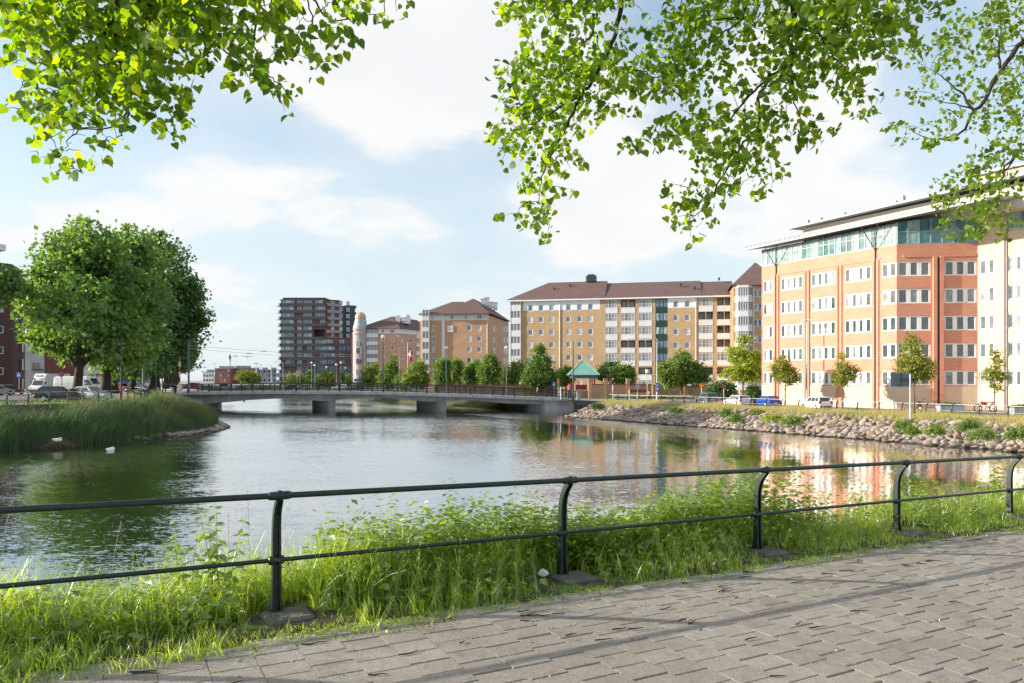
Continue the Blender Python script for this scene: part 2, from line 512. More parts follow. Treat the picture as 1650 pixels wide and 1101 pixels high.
# cloud banks by compass bearing and height above the horizon
def cloud_bank(px, py, rx, ry, amp):
    a0 = math.atan2(px-HX, F); l0 = math.atan2(HY-py, math.hypot(px-HX, F))
    da = math_(nt, 'MULTIPLY', math_(nt, 'SUBTRACT', az, a0), F/rx)
    dl = math_(nt, 'MULTIPLY', math_(nt, 'SUBTRACT', el, l0), F/ry)
    r2 = math_(nt, 'ADD', math_(nt, 'MULTIPLY', da, da), math_(nt, 'MULTIPLY', dl, dl))
    return math_(nt, 'MULTIPLY', math_(nt, 'EXPONENT', math_(nt, 'MULTIPLY', r2, -1.0)), amp)
acc = None
for b_ in ((600,90,260,120,.34),(720,0,220,120,.2),(370,300,200,55,.3),(960,350,130,60,.3),(1230,300,260,150,.26),(900,190,120,120,.22),
           (170,345,120,32,.22),(60,420,130,60,.15),(-50,210,80,40,.2),(700,380,300,30,.12),(1330,90,120,90,.15),(330,440,90,30,.12),
           (30,160,210,110,-.4),(420,200,130,45,-.2),(780,290,130,70,-.22),(1060,30,90,70,-.3),(1500,50,90,70,-.34),(300,-150,400,100,-.12),(600,440,260,45,-.15),(1120,420,120,60,-.1)):
    c = cloud_bank(*b_)
    acc = c if acc is None else math_(nt, 'ADD', acc, c)
fld = math_(nt, 'ADD', nz.outputs['Fac'], acc)
fld = math_(nt, 'ADD', fld, math_(nt, 'MULTIPLY', math_(nt, 'SUBTRACT', nz2.outputs['Fac'], .5), .35))
mask = maprange(nt, fld, .455, .71, 0, 1, True)
veil = maprange(nt, fld, .2, .6, .0, .32, True)
mask = math_(nt, 'MAXIMUM', mask, veil)
tone = maprange(nt, fld, .58, .95, 0, 1, True)
CL = 3.55
cl = mixrgb(nt, (CL*1.0, CL*1.0, CL*1.0, 1), (CL*.84, CL*.87, CL*.92, 1), math_(nt, 'MULTIPLY', tone, maprange(nt, nz2.outputs['Fac'], .35, .65)))
pale = maprange(nt, el, 0.0, .5, .87, .28, True)
skyn = mixrgb(nt, sky.outputs[0], (1.0,.985,.92,1), 1.0, 'MULTIPLY')
skyc = mixrgb(nt, skyn, (2.6, 3.05, 3.35, 1), pale)
out_c = mixrgb(nt, skyc, cl, mask)
nt.links.new(out_c, bg.inputs[0])

# ------------------------------------------------------------------ the near quay: distance s along the railing, d towards the camera
TH0 = math.atan2(.489, .8725)
_ss = np.arange(-60, 70, .1)
_th = np.where(_ss < 14, TH0, TH0 - .035*np.clip(_ss-14, 0, 45))
_i0 = int(np.argmin(abs(_ss)))
_cx = np.cumsum(np.cos(_th))*.1; _cy = np.cumsum(np.sin(_th))*.1
_cx += -1.85 - _cx[_i0]; _cy += 5.6 - _cy[_i0]
def quay(s, d, z=None):
    s = np.asarray(s, float); d = np.asarray(d, float)
    x = np.interp(s, _ss, _cx); y = np.interp(s, _ss, _cy); t = np.interp(s, _ss, _th)
    return x + np.sin(t)*d, y - np.cos(t)*d
def quay_z(s, d):
    s = np.asarray(s, float); d = np.asarray(d, float)
    zp = 3.15 - .0258*np.clip(s, -12, 22)
    e = np.clip(-d-.25, 0, 9)
    fall = .60*e*e/(e+.5)
    wob = .05*np.sin(s*1.7+d*2.1)+.04*np.sin(s*3.1-d*1.3)
    return zp - fall + np.where(d < .3, wob*np.clip((.3-d)*2, 0, 1), 0)

def near_ground():
    S = np.concatenate([np.arange(-45,-8,1.5), np.arange(-8,24,.25), np.arange(24,58,1.5)])
    D = np.concatenate([np.arange(-7.2,.6,.2), [.6, 1.5, 3, 6, 10, 20, 40, 80]])
    g, h = np.meshgrid(S, D, indexing='ij')
    x, y = quay(g, h); z = quay_z(g, h)
    z = np.where(h > .45, z - .022, z)
    n, m = g.shape
    idx = np.arange(n*m).reshape(n, m)
    q = np.stack([idx[:-1,:-1], idx[:-1,1:], idx[1:,1:], idx[1:,:-1]], -1).reshape(-1,4)[:, ::-1]
    me = npmesh('ground_near', np.stack([x,y,z], -1), q, MT['soilpath'], False)
    return struct('ground', me)

def soilpath():
    m, nt, b, out = new_mat('joint_soil')
    g = N(nt, 'ShaderNodeNewGeometry')
    n1 = N(nt, 'ShaderNodeTexNoise', i_Scale=3.5, i_Detail=6.0); nt.links.new(g.outputs['Position'], n1.inputs['Vector'])
    n2 = N(nt, 'ShaderNodeTexNoise', i_Scale=40.0, i_Detail=3.0); nt.links.new(g.outputs['Position'], n2.inputs['Vector'])
    c = mixrgb(nt, (.03,.024,.016,1), (.085,.07,.045,1), n2.outputs['Fac'])
    c = mixrgb(nt, c, (.10,.15,.018,1), maprange(nt, n1.outputs['Fac'], .5, .58))
    nt.links.new(c, b.inputs['Base Color']); b.inputs['Roughness'].default_value = 1
    return m
MT['soilpath'] = soilpath()
near_ground()

def paver_mat():
    m, nt, b, out = new_mat('clay_paver')
    g = N(nt, 'ShaderNodeNewGeometry')
    n1 = N(nt, 'ShaderNodeTexNoise', i_Scale=.7, i_Detail=5.0); nt.links.new(g.outputs['Position'], n1.inputs['Vector'])
    n2 = N(nt, 'ShaderNodeTexNoise', i_Scale=110.0, i_Detail=4.0, i_Roughness=.8); nt.links.new(g.outputs['Position'], n2.inputs['Vector'])
    n3 = N(nt, 'ShaderNodeTexNoise', i_Scale=9.0, i_Detail=6.0, i_Roughness=.7); nt.links.new(g.outputs['Position'], n3.inputs['Vector'])
    c = mixrgb(nt, (.225,.192,.158,1), (.318,.278,.236,1), maprange(nt, n1.outputs['Fac'], .3, .7))
    c = mixrgb(nt, c, (.38,.35,.315,1), math_(nt, 'MULTIPLY', g.outputs['Random Per Island'], .4))
    k = maprange(nt, n2.outputs['Fac'], .35, .65, .5, 1.5)
    k = math_(nt, 'MULTIPLY', k, maprange(nt, n3.outputs['Fac'], .3, .7, .82, 1.12))
    cm = N(nt, 'ShaderNodeCombineColor')
    for i in range(3): nt.links.new(k, cm.inputs[i])
    c = mixrgb(nt, c, cm.outputs[0], 1.0, 'MULTIPLY')
    # dark drip stains under the trees
    n4 = N(nt, 'ShaderNodeTexNoise', i_Scale=2.2, i_Detail=8.0, i_Roughness=.75); nt.links.new(g.outputs['Position'], n4.inputs['Vector'])
    c = mixrgb(nt, c, (.1,.085,.065,1), maprange(nt, n4.outputs['Fac'], .55, .72, 0, .65))
    nt.links.new(c, b.inputs['Base Color']); b.inputs['Roughness'].default_value = .85
    bp = N(nt, 'ShaderNodeBump', i_Strength=.55, i_Distance=.004)
    nt.links.new(n2.outputs['Fac'], bp.inputs['Height'])
    bp2 = N(nt, 'ShaderNodeBump', i_Strength=.4, i_Distance=.01)
    nt.links.new(n3.outputs['Fac'], bp2.inputs['Height']); nt.links.new(bp.outputs[0], bp2.inputs['Normal'])
    nt.links.new(bp2.outputs[0], b.inputs['Normal'])
    return m
MT['paver'] = paver_mat()

MOSS = []
def paving():
    V = []; Q = []
    nv = 0
    ci = 0; MOSS.clear()
    CW, UL = .29, .205
    for s in np.arange(-9, 27, CW):
        ci += 1
        d0 = .26 + rng.uniform(-.06,.06) + (0 if ci % 2 else UL*.5)
        # ragged inner edge along the verge
        d0 += rng.choice([0,0,0,UL])
        dmax = 9.5
        dcur = d0
        while dcur < dmax:
            gap = .003 + (rng.random()**2)*.022
            L = UL
            a0, a1 = s + .0005, s + CW - .0005 - (rng.random()**8)*.004
            b0, b1 = dcur + gap*.5, dcur + L - gap*.5
            j = rng.normal(0, .0016, 4)*np.array([.3,1,1,.3])
            cor = [(a0+j[0], b0), (a1+j[1], b0+j[2]), (a1+j[3], b1), (a0, b1+j[1])]
            h = rng.normal(0, .0009); tl = rng.normal(0, .003, 2)*np.array([.4,1])
            top = []
            e = .004
            ins = [(e*.2,e),(-e*.2,e),(-e*.2,-e),(e*.2,-e)]
            pts = []
            for (lv, inn, dz) in ((0,0,-.07),(1,0,-.006),(2,1,0.0)):
                for k in range(4):
                    ss = cor[k][0] + ins[k][0]*inn; dd = cor[k][1] + ins[k][1]*inn
                    pts.append((ss, dd, h + dz + tl[0]*(ss-s) + tl[1]*(dd-dcur)))
            V += pts
            for r in (0,4):
                for k in range(4):
                    Q.append((nv+r+k, nv+r+(k+1)%4, nv+r+4+(k+1)%4, nv+r+4+k))
            Q.append((nv+8, nv+9, nv+10, nv+11))
            nv += 12
            if rng.random() < .22 and dcur > .5: MOSS.append((s, dcur, rng.uniform(.3,1)))
            dcur += L
    V = np.array(V)
    x, y = quay(V[:,0], V[:,1]); z = quay_z(V[:,0], np.maximum(V[:,1], .4)) + V[:,2] - .035*np.clip(.55-V[:,1],0,.3)/.3
    P = np.stack([x,y,z], -1)
    me = npmesh('path', P, np.array(Q)[:, ::-1], MT['paver'])
    struct('path', me)
paving()

# ------------------------------------------------------------------ water
def water_mat():
    m, nt, b, out = new_mat('canal_water')
    g = N(nt, 'ShaderNodeNewGeometry')
    pos = g.outputs['Position']
    def wav(scale, sx, sy, rot, det):
        mp = N(nt, 'ShaderNodeMapping'); mp.inputs['Rotation'].default_value = (0,0,R(rot)); mp.inputs['Scale'].default_value = (sx, sy, 1)
        nt.links.new(pos, mp.inputs['Vector'])
        n = N(nt, 'ShaderNodeTexNoise', i_Scale=scale, i_Detail=det, i_Roughness=.55, i_Distortion=.4)
        nt.links.new(mp.outputs[0], n.inputs['Vector'])
        v = N(nt, 'ShaderNodeVectorMath', operation='SUBTRACT'); v.inputs[1].default_value = (.5,.5,.5); nt.links.new(n.outputs['Color'], v.inputs[0])
        return v.outputs[0], n.outputs['Fac']
    w1, _ = wav(4.2, .55, 1.3, -14, 3.0)
    w2, _ = wav(12.0, .7, 1.2, 10, 2.0)
    w3, _ = wav(.5, .6, 1.3, 20, 2.0)
    _, big = wav(.045, .5, 1.5, -30, 3.0)
    sx = N(nt, 'ShaderNodeSeparateXYZ'); nt.links.new(pos, sx.inputs[0])
    # the wind reaches the open middle; the lee of the right bank lies calm
    lee = maprange(nt, math_(nt, 'SUBTRACT', sx.outputs[0], math_(nt, 'MULTIPLY', sx.outputs[1], -.02)), -2.0, 8.0, 1.0, .32, True)
    # a ruffled strip along the stone bank
    dl = math_(nt, 'SUBTRACT', sx.outputs[0], math_(nt, 'MULTIPLY_ADD', sx.outputs[1], -.612, 64.3))
    strip = math_(nt, 'MULTIPLY', maprange(nt, dl, -11.0, -9.4, 0, 1, True), maprange(nt, sx.outputs[1], 52.0, 58.0, 0, 1, True))
    gust = maprange(nt, big, .38, .62, .55, 1.15)
    amp = math_(nt, 'MULTIPLY', gust, lee)
    amp = math_(nt, 'ADD', amp, math_(nt, 'MULTIPLY', strip, .75))
    def vs(v, k):
        n = N(nt, 'ShaderNodeVectorMath', operation='SCALE'); nt.links.new(v, n.inputs[0])
        if hasattr(k, 'is_linked'): nt.links.new(k, n.inputs[3])
        else: n.inputs[3].default_value = k
        return n.outputs[0]
    def va(a_, b_):
        n = N(nt, 'ShaderNodeVectorMath', operation='ADD'); nt.links.new(a_, n.inputs[0]); nt.links.new(b_, n.inputs[1]); return n.outputs[0]
    sl = vs(va(va(vs(w1, .9), vs(w2, .7)), vs(w3, .55)), math_(nt, 'MULTIPLY', amp, WAVE))
    ss = N(nt, 'ShaderNodeSeparateXYZ'); nt.links.new(sl, ss.inputs[0])
    # low over the water only the wave flanks turned this way are seen
    cy = math_(nt, 'SUBTRACT', math_(nt, 'MULTIPLY', math_(nt, 'ABSOLUTE', ss.outputs[1]), -1.15), math_(nt, 'MULTIPLY', amp, .018))
    cn = N(nt, 'ShaderNodeCombineXYZ'); cn.inputs[2].default_value = 1.0
    nt.links.new(math_(nt, 'MULTIPLY', ss.outputs[0], .8), cn.inputs[0]); nt.links.new(cy, cn.inputs[1])
    bp = N(nt, 'ShaderNodeVectorMath', operation='NORMALIZE'); nt.links.new(cn.outputs[0], bp.inputs[0])
    nt.nodes.remove(b)
    lw = N(nt, 'ShaderNodeLayerWeight', i_Blend=.5); nt.links.new(bp.outputs[0], lw.inputs['Normal'])
    fr = math_(nt, 'MULTIPLY_ADD', math_(nt, 'POWER', lw.outputs['Facing'], 1.8), .86, .11)
    df = N(nt, 'ShaderNodeBsdfDiffuse'); df.inputs[0].default_value = (.016,.022,.008,1); nt.links.new(bp.outputs[0], df.inputs['Normal'])
    gl = N(nt, 'ShaderNodeBsdfGlossy', i_Roughness=.02); gl.inputs[0].default_value = (1,1,1,1); nt.links.new(bp.outputs[0], gl.inputs['Normal'])
    ms = N(nt, 'ShaderNodeMixShader'); nt.links.new(fr, ms.inputs[0]); nt.links.new(df.outputs[0], ms.inputs[1]); nt.links.new(gl.outputs[0], ms.inputs[2])
    nt.links.new(ms.outputs[0], out.inputs[0])
    return m
WAVE = .42
MT['water'] = water_mat()
mb = MB(); mb.add([(-1500,-300,0),(1500,-300,0),(1500,2500,0),(-1500,2500,0)], [(0,1,2,3)])
struct('water', mb.mesh('water', MT['water']))

# ------------------------------------------------------------------ far banks
from mathutils.geometry import tessellate_polygon
def offset(pts, d):
    """offset an open polyline to its left by d"""
    out = []
    for i, p in enumerate(pts):
        a = pts[max(i-1,0)]; b = pts[min(i+1,len(pts)-1)]
        t = Vector((b[0]-a[0], b[1]-a[1])).normalized()
        out.append((p[0]-t.y*d, p[1]+t.x*d))
    return out
def resample(pts, step):
    out = [pts[0]]
    for a, b in zip(pts, pts[1:]):
        L = math.dist(a, b); n = max(1, round(L/step))
        out += [(a[0]+(b[0]-a[0])*k/n, a[1]+(b[1]-a[1])*k/n) for k in range(1, n+1)]
    return out
def smooth_line(pts, step, it=3):
    p = resample(pts, step)
    for _ in range(it):
        q = list(p)
        for i in range(1, len(p)-1):
            q[i] = tuple((p[i-1][k]+2*p[i][k]+p[i+1][k])/4 for k in range(2))
        p = q
    return p
def sheet(name, poly, z, mat):
    tri = tessellate_polygon([[Vector((p[0],p[1],0)) for p in poly]])
    mb = MB(); mb.add([(p[0],p[1],z) for p in poly], [t for t in tri])
    me = mb.mesh(name, mat)
    # faces up
    import bmesh
    bm = bmesh.new(); bm.from_mesh(me)
    for f in bm.faces:
        if f.normal.z < 0: f.normal_flip()
    bm.to_mesh(me); bm.free()
    return struct(name, me)

ZR, ZL = 1.9, 2.95
SHORE_R = smooth_line([(120,-30),(80,0),(55,19),(42,35),(34.4,47.9),(23.8,66),(14.5,80.5),(7.0,92.7)], 2.0)
SHORE_R2 = smooth_line([(0.8,109.5),(-2.6,115.5),(-36,164),(-100,258),(-200,406),(-400,700)], 6.0)
SHORE_L = smooth_line([(-190,-30),(-110,10),(-60,36),(-35,48.7),(-30,55.5),(-27.6,63),(-28.2,70.5),(-31,77),(-37,87),(-47,103)], 2.0)
SHORE_L2 = [(-47.5,104),(-103,186),(-250,405),(-450,702)]

def bank_strip(name, line, side, width, z0, z1, mat, steps=6, rough=.1):
    """sloping bank from the water's edge up to the land"""
    n = len(line); V = []
    for k in range(steps+1):
        t = k/steps
        o = offset(line, side*(width*t - .6*(1-t)))
        z = z0 + (z1-z0)*(t**.85)
        for p in o:
            V.append((p[0], p[1], z + (random.uniform(-rough, rough) if 0 < k < steps else 0)))
    q = [(k*n+i, k*n+i+1, (k+1)*n+i+1, (k+1)*n+i) for k in range(steps) for i in range(n-1)]
    if side > 0: pass
    me = npmesh(name, V, np.array(q) if side > 0 else np.array(q)[:, ::-1], mat)
    struct(name, me)

# right bank: line runs from the camera side to the bridge, land lies to its right (side -1)
WR, WL = 6.2, 6.5
bank_strip('bank_slope', SHORE_R, -1, WR, -.5, ZR, MT['soil'])
bank_strip('bank_slope', SHORE_R2, -1, 5.0, -.4, ZR, MT['soil'])
bank_strip('bank_slope', SHORE_L, 1, WL, -.4, ZL, MT['soil'])
CREST_R = offset(SHORE_R, -WR); CREST_R2 = offset(SHORE_R2, -5.0); CREST_L = offset(SHORE_L, WL)
MT['lawn'] = plain('far_grass', (.12,.16,.045), .95, .3, .4)
sheet('ground', CREST_R + CREST_R2 + [(-300,2400),(1500,2400),(1500,-200),(200,-60)], ZR, MT['pavement'])
sheet('ground', [tuple(p) for p in CREST_L] + [(-60,109),(-120,186),(-266,405),(-470,702),(-900,1500),(-1500,1500),(-1500,-250),(-260,-60)], ZL, MT['pavement'])
# quay road on the right, its kerb and the pavement before the office block
def ribbon(name, line, d0, d1, z, mat, side=-1):
    a = offset(line, side*d0); b = offset(line, side*d1); n = len(a)
    V = [(p[0],p[1],z) for p in a] + [(p[0],p[1],z) for p in b]
    q = np.array([(i, i+1, n+i+1, n+i) for i in range(n-1)])
    me = npmesh(name, V, q if side > 0 else q[:, ::-1], mat)
    return struct(name, me)
QUAY_R = smooth_line(resample(CREST_R + [(8,103)], 2.0), 2.0, 6)
ribbon('road', CREST_R, 1.6, 10.5, ZR+.004, MT['asphalt'])
def kerb(line, d, z, side=-1, w=.16, h=.12):
    mb = MB()
    a = offset(line, side*d); b = offset(line, side*(d+w))
    for i in range(len(a)-1):
        mb.prism([a[i], a[i+1], b[i+1], b[i]], z, z+h)
    return struct('kerb', mb.mesh('kerb', MT['stone']))
kerb(CREST_R, 10.5, ZR)
ribbon('pavement', CREST_R, 10.66, 14.0, ZR+.12, MT['redgravel'])
# left quay street
ribbon('road', CREST_L, 4.0, 26.0, ZL+.004, MT['asphalt'], 1)
ribbon('pavement', CREST_L, .7, 3.6, ZL+.008, MT['redgravel'], 1)
# land beyond everything
# ------------------------------------------------------------------ buildings
class Fac:
    """one upright front: o = plan point of its left foot, u = direction to the right as seen from outside"""
    def __init__(s, o, u, root):
        s.o = Vector((o[0], o[1])); s.u = Vector((u[0], u[1])).normalized(); s.root = root
        L = root.location
        s.M = Matrix.Translation((o[0]-L.x, o[1]-L.y, 0)) @ Matrix.Rotation(math.atan2(s.u.y, s.u.x), 4, 'Z')
        s.L0 = L.z
        s.M = Matrix.Translation((0,0,-L.z)) @ s.M
    def U(s, px):
        k = (px-HX)/F
        # o + u t = (k y, y)
        den = s.u.x - k*s.u.y
        return (k*s.o.y - s.o.x)/den
    def Y(s, u): return s.o.y + s.u.y*u
    def Z(s, py, u): return EYE - (py-HY)/F*s.Y(u)
    def zat(s, px, py): return s.Z(py, s.U(px))
    def pt(s, u, d=0.0):
        return (s.o.x + s.u.x*u - s.u.y*d, s.o.y + s.u.y*u + s.u.x*d)

def wall_holes(mb, fac, u0, u1, z0, z1, holes, depth=.18, mi=0, rev=None):
    """front sheet with openings and their reveals; +y of the front's frame goes inwards"""
    hs = [h for h in holes if h[1] > u0 and h[0] < u1 and h[3] > z0 and h[2] < z1]
    us = sorted({u0, u1, *[min(max(h[0],u0),u1) for h in hs], *[min(max(h[1],u0),u1) for h in hs]})
    zs = sorted({z0, z1, *[min(max(h[2],z0),z1) for h in hs], *[min(max(h[3],z0),z1) for h in hs]})
    def clean(a):
        o = [a[0]]
        for x in a[1:]:
            if x - o[-1] > 1e-4: o.append(x)
        return o
    us = clean(us); zs = clean(zs)
    for i in range(len(zs)-1):
        zc = (zs[i]+zs[i+1])/2
        run = None
        for j in range(len(us)-1):
            uc = (us[j]+us[j+1])/2
            hole = any(h[0] < uc < h[1] and h[2] < zc < h[3] for h in hs)
            if not hole:
                if run is None: run = us[j]
            if hole or j == len(us)-2:
                end = us[j] if hole else us[j+1]
                if run is not None:
                    mb.add([(run,0,zs[i]),(end,0,zs[i]),(end,0,zs[i+1]),(run,0,zs[i+1])], [(0,1,2,3)], fac.M, mi)
                    run = None
    for h in hs:
        a, b, c, d = h[:4]; y = h[4] if len(h) > 4 else depth
        mb.add([(a,0,c),(a,0,d),(a,y,d),(a,y,c),(b,0,c),(b,0,d),(b,y,d),(b,y,c)],
               [(0,3,2,1),(4,5,6,7),(0,4,7,3),(1,2,6,5)], fac.M, mi if rev is None else rev)

_wm = {}
def win_mesh(w, h, cols, rows, fr, bar):
    key = (round(w,2), round(h,2), cols, rows, fr, bar)
    if key in _wm: return _wm[key]
    f = MB(); t = .07
    f.box(0, w, 0, t, 0, fr); f.box(0, w, 0, t, h-fr, h); f.box(0, fr, 0, t, fr, h-fr); f.box(w-fr, w, 0, t, fr, h-fr)
    cl = cols if hasattr(cols, '__len__') else [k/cols for k in range(1, cols)]
    for c in cl: f.box(w*c-bar/2, w*c+bar/2, .004, t-.004, fr, h-fr)
    for k in range(1, rows): f.box(fr, w-fr, .008, t-.008, h*k/rows-bar*.3, h*k/rows+bar*.3)
    p = MB()
    ed = [fr] + [w*c for c in cl] + [w-fr]
    for i in range(len(ed)-1):
        a = ed[i] + (bar/2 if i else 0); b = ed[i+1] - (bar/2 if i < len(ed)-2 else 0)
        p.add([(a,t*.6,fr),(b,t*.6,fr),(b,t*.6,h-fr),(a,t*.6,h-fr)], [(0,1,2,3)])
    _wm[key] = (f, p)
    return _wm[key]
_wmm = {}
def window(fac, u0, z0, w, h, cols=1, rows=1, fm='white', pm='pane', fr=.08, bar=.07, y=.1, sill=True):
    f, p = win_mesh(w, h, cols, rows, fr, bar)
    key = (id(f), fm, pm)
    if key not in _wmm:
        if sill and False: pass
        _wmm[key] = (f.mesh('window', MT[fm]), p.mesh('pane', MT[pm]))
    a, b = _wmm[key]
    M = fac.M @ Matrix.Translation((u0, y, z0))
    o = link('window', a, fac.root, M)
    link('pane', b, o)
    return o

def hip(mb, pts, z, ridge, zr, over=0.0, mi=0):
    """roof planes: pts = eave corners (ccw), ridge = two points; faces given by nearest ridge ends"""
    v = [(p[0],p[1],z) for p in pts] + [(p[0],p[1],zr) for p in ridge]
    return mb.add(v, [(0,1,5,4),(1,2,5),(2,3,4,5),(3,0,4)], None, mi)

def rel(root, pts):
    L = root.location
    return [(p[0]-L.x, p[1]-L.y) for p in pts]

# ---- office block on the right: three fronts meeting at blunt corners
def office():
    A, C = (30.2,86.3), (38.8,72.0)
    ud = Vector((C[0]-A[0], C[1]-A[1])).normalized()
    Dp = (C[0]+.995*7.72, C[1]-.1*7.72)
    root = thing('office_building', 'salmon brick office block with ribbon windows and a glazed top floor under a slanting roof', 'building', (C[0],C[1],ZR))
    z0 = -0.0
    f1 = Fac(A, ud, root); f2 = Fac(C, (Dp[0]-C[0], Dp[1]-C[1]), root)
    L1 = math.dist(A, C); L2 = math.dist(C, Dp)
    rows = [4.3,7.05,9.8,12.55,15.3]; H = 1.5
    g1 = [(1228.6,1245,2),(1257,1293.5,4),(1305.5,1346.5,4),(1360,1403.7,4),(1419.5,1444.2,2)]
    g2 = [(1447,1499.6,3),(1522,1573.6,3)]
    w = MB(); b = MB()
    for fac, L, gs in ((f1, L1, g1), (f2, L2, g2)):
        holes = []
        for (a, c, n) in gs:
            ua, ub = max(fac.U(a), .03), min(fac.U(c), L-.03)
            for z in rows: holes.append((ua, ub, z, z+H, .16))
        holes1 = [h for h in holes if h[2] > 4.2]
        wall_holes(w, fac, 0, L, 4.2, 18.5, holes1)
        wall_holes(b, fac, 0, L, ZR, 4.2, [])
        for (a, c, n) in gs:
            ua, ub = max(fac.U(a), .03), min(fac.U(c), L-.03)
            for z in rows:
                wv = ub-ua
                window(fac, ua+.01, z+.01, wv-.02, H-.02, n, 1, 'white', 'paneW', .13, .42 if n > 2 else .36, .08)
    w.box(0, L1, .001, .3, 18.46, 18.5, f1.M); 
    o = w.build('wall', MT['brickR'], root)
    b.build('base_wall', MT['cream'], root)
    # upright brick ribs with a dark joint between them
    rb = MB()
    for px in (1251,1300,1352,1411):
        u = f1.U(px)
        for k in (-.36, .1):
            rb.box(u+k, u+k+.26, -.12, .02, ZR, 17.2, f1.M)
    u = f2.U(1511)
    for k in (-.5, .12): rb.box(u+k, u+k+.36, -.25, .02, ZR, 17.2, f2.M)
    rb.box(f1.U(1251)-.5, f1.U(1411)+.5, -.06, .02, 17.2, 17.42, f1.M)
    rb.box(.6, L2-.1, -.08, .02, 17.2, 17.42, f2.M)
    rb.build('pilaster', MT['brickR'], root)
    for fc, u, zz in ((f1, f1.U(1251)-.0, 18.6), (f1, f1.U(1411)-.0, 18.6), (f2, f2.U(1511)+.0, 17.1)):
        dp = MB(); dp.cyl((u,-.1,ZR), (u,-.1,zz), .06, n=8, M=fc.M); dp.build('drainpipe', MT['darkmetal'], root)
    # top floor: glazing between thin mullions
    def band(fac, L, zt0, zt1, n, name):
        fr = MB(); gl = MB()
        for k in range(n+1):
            u = L*k/n; zt = zt0+(zt1-zt0)*k/n
            fr.box(u-.05, u+.05, .05, .14, 18.5, zt, fac.M)
            if k < n: 
                fr.box(u+.05, u+L/n-.05, .06, .13, 18.5, 18.62, fac.M)
                fr.box(u+.05, u+L/n-.05, .06, .13, 19.75, 19.83, fac.M)
        for k in range(n):
            ua, ub = L*k/n, L*(k+1)/n
            za, zb = zt0+(zt1-zt0)*k/n, zt0+(zt1-zt0)*(k+1)/n
            gl.add([(ua,.1,18.55),(ub,.1,18.55),(ub,.1,zb),(ua,.1,za)], [(0,1,2,3)], fac.M)
        fo = fr.build('window', MT['offgreen'], root); fo['label'] = name
        gl.build('pane', MT['teal' if fac is f2 else 'tealpale'], fo)
    MT['offgreen'] = plain('pale_green_frame', (.3,.4,.38), .5, .05)
    MT['tealpale'] = glassy('pale_teal_glass', (.1,.2,.2), (.26,.36,.35), .6, ior=1.7)
    band(f1, L1, 20.55, 20.7, 24, 'long glazed strip of the top floor')
    band(f2, L2, 20.75, 21.6, 7, 'blue tilted glazing at the blunt corner')
    # thin roof slab following the long front and running on past the corner
    zt = lambda u: 20.62 + .012*u
    rf = MB()
    n = 12; a0, a1 = -1.6, L1+9.0
    for k in range(n):
        ua, ub = a0+(a1-a0)*k/n, a0+(a1-a0)*(k+1)/n
        rf.add([(ua,-1.3,zt(ua)),(ub,-1.3,zt(ub)),(ub,4.2,zt(ub)+.9),(ua,4.2,zt(ua)+.9),
                (ua,-1.3,zt(ua)+.22),(ub,-1.3,zt(ub)+.22),(ub,4.2,zt(ub)+1.12),(ua,4.2,zt(ua)+1.12)],
               [(3,2,1,0),(4,5,6,7),(0,1,5,4),(2,3,7,6)] + ([(3,0,4,7)] if k == 0 else []) + ([(1,2,6,5)] if k == n-1 else []), f1.M)
    for k in range(40):
        u = a0 + (a1-a0)*(k+.5)/40
        rf.box(u-.02, u+.02, -1.32, -1.2, zt(u)+.2, zt(u)+.42, f1.M)
    rf.tube([f1.M @ Vector((u,-1.27,zt(u)+.4)) for u in (a0, a1)], .025, 6)
    rf.build('roof', MT['metal'], root)
    for px in (1251, 1411):
        st = MB(); u = f1.U(px); st.cyl((u,-.15,18.3), (u-.9,-1.1,20.7), .05, n=6, M=f1.M); st.cyl((u,-.15,18.3), (u+.9,-1.1,20.7), .05, n=6, M=f1.M)
        st.build('strut', MT['darkmetal'], root)
    # set-back plant floor
    ph = MB()
    ph.box(2.8, L1+16, 4.0, 14, 20.9, 23.1, f1.M)
    ph.build('penthouse', MT['creamw'], root)
    pr = MB()
    pr.add([(1.6,2.6,23.0),(L1+16,2.6,23.5),(L1+16,14,24.4),(1.6,14,23.9),(1.6,2.6,23.2),(L1+16,2.6,23.7),(L1+16,14,24.6),(1.6,14,24.1)],
           [(3,2,1,0),(4,5,6,7),(0,1,5,4),(1,2,6,5),(2,3,7,6),(3,0,4,7)], f1.M)
    pr.build('upper_roof', MT['metal'], root)
    vt = MB()
    for (u, ww, hh) in ((3.2,.5,.5),(4.6,1.2,.45),(8.0,.5,.45),(14.0,.5,.5),(14.9,.3,.9)):
        vt = MB(); vt.cbox((u,4.2,23.5+hh/2), ww, .5, hh, f1.M, bev=.04); vt.build('roof_vent', MT['galv'], root)
    # body behind the fronts
    bd = MB()
    q = lambda f, u, d: f.pt(u, d)
    bd.prism(rel(root, [q(f1,.02,.4), q(f1,L1-.05,.4), q(f2,L2-.02,.4), q(f2,L2,18), q(f1,0,16)]), 0, 18.5-ZR+.0)
    bd.build('back_wall', MT['brickR'], root)
    lf = Fac(q(f1,0,16), (A[0]-q(f1,0,16)[0], A[1]-q(f1,0,16)[1]), root)
    sw = MB(); wall_holes(sw, lf, 0, 16, 4.2, 18.5, []); wall_holes(sw, lf, 0, 16, ZR, 4.2, [], mi=1); sw.build('side_wall', [MT['brickR'], MT['cream']], root)
    return root, f1, f2, Dp, ud
OFF, f1_, f2_, DP, UD = office()

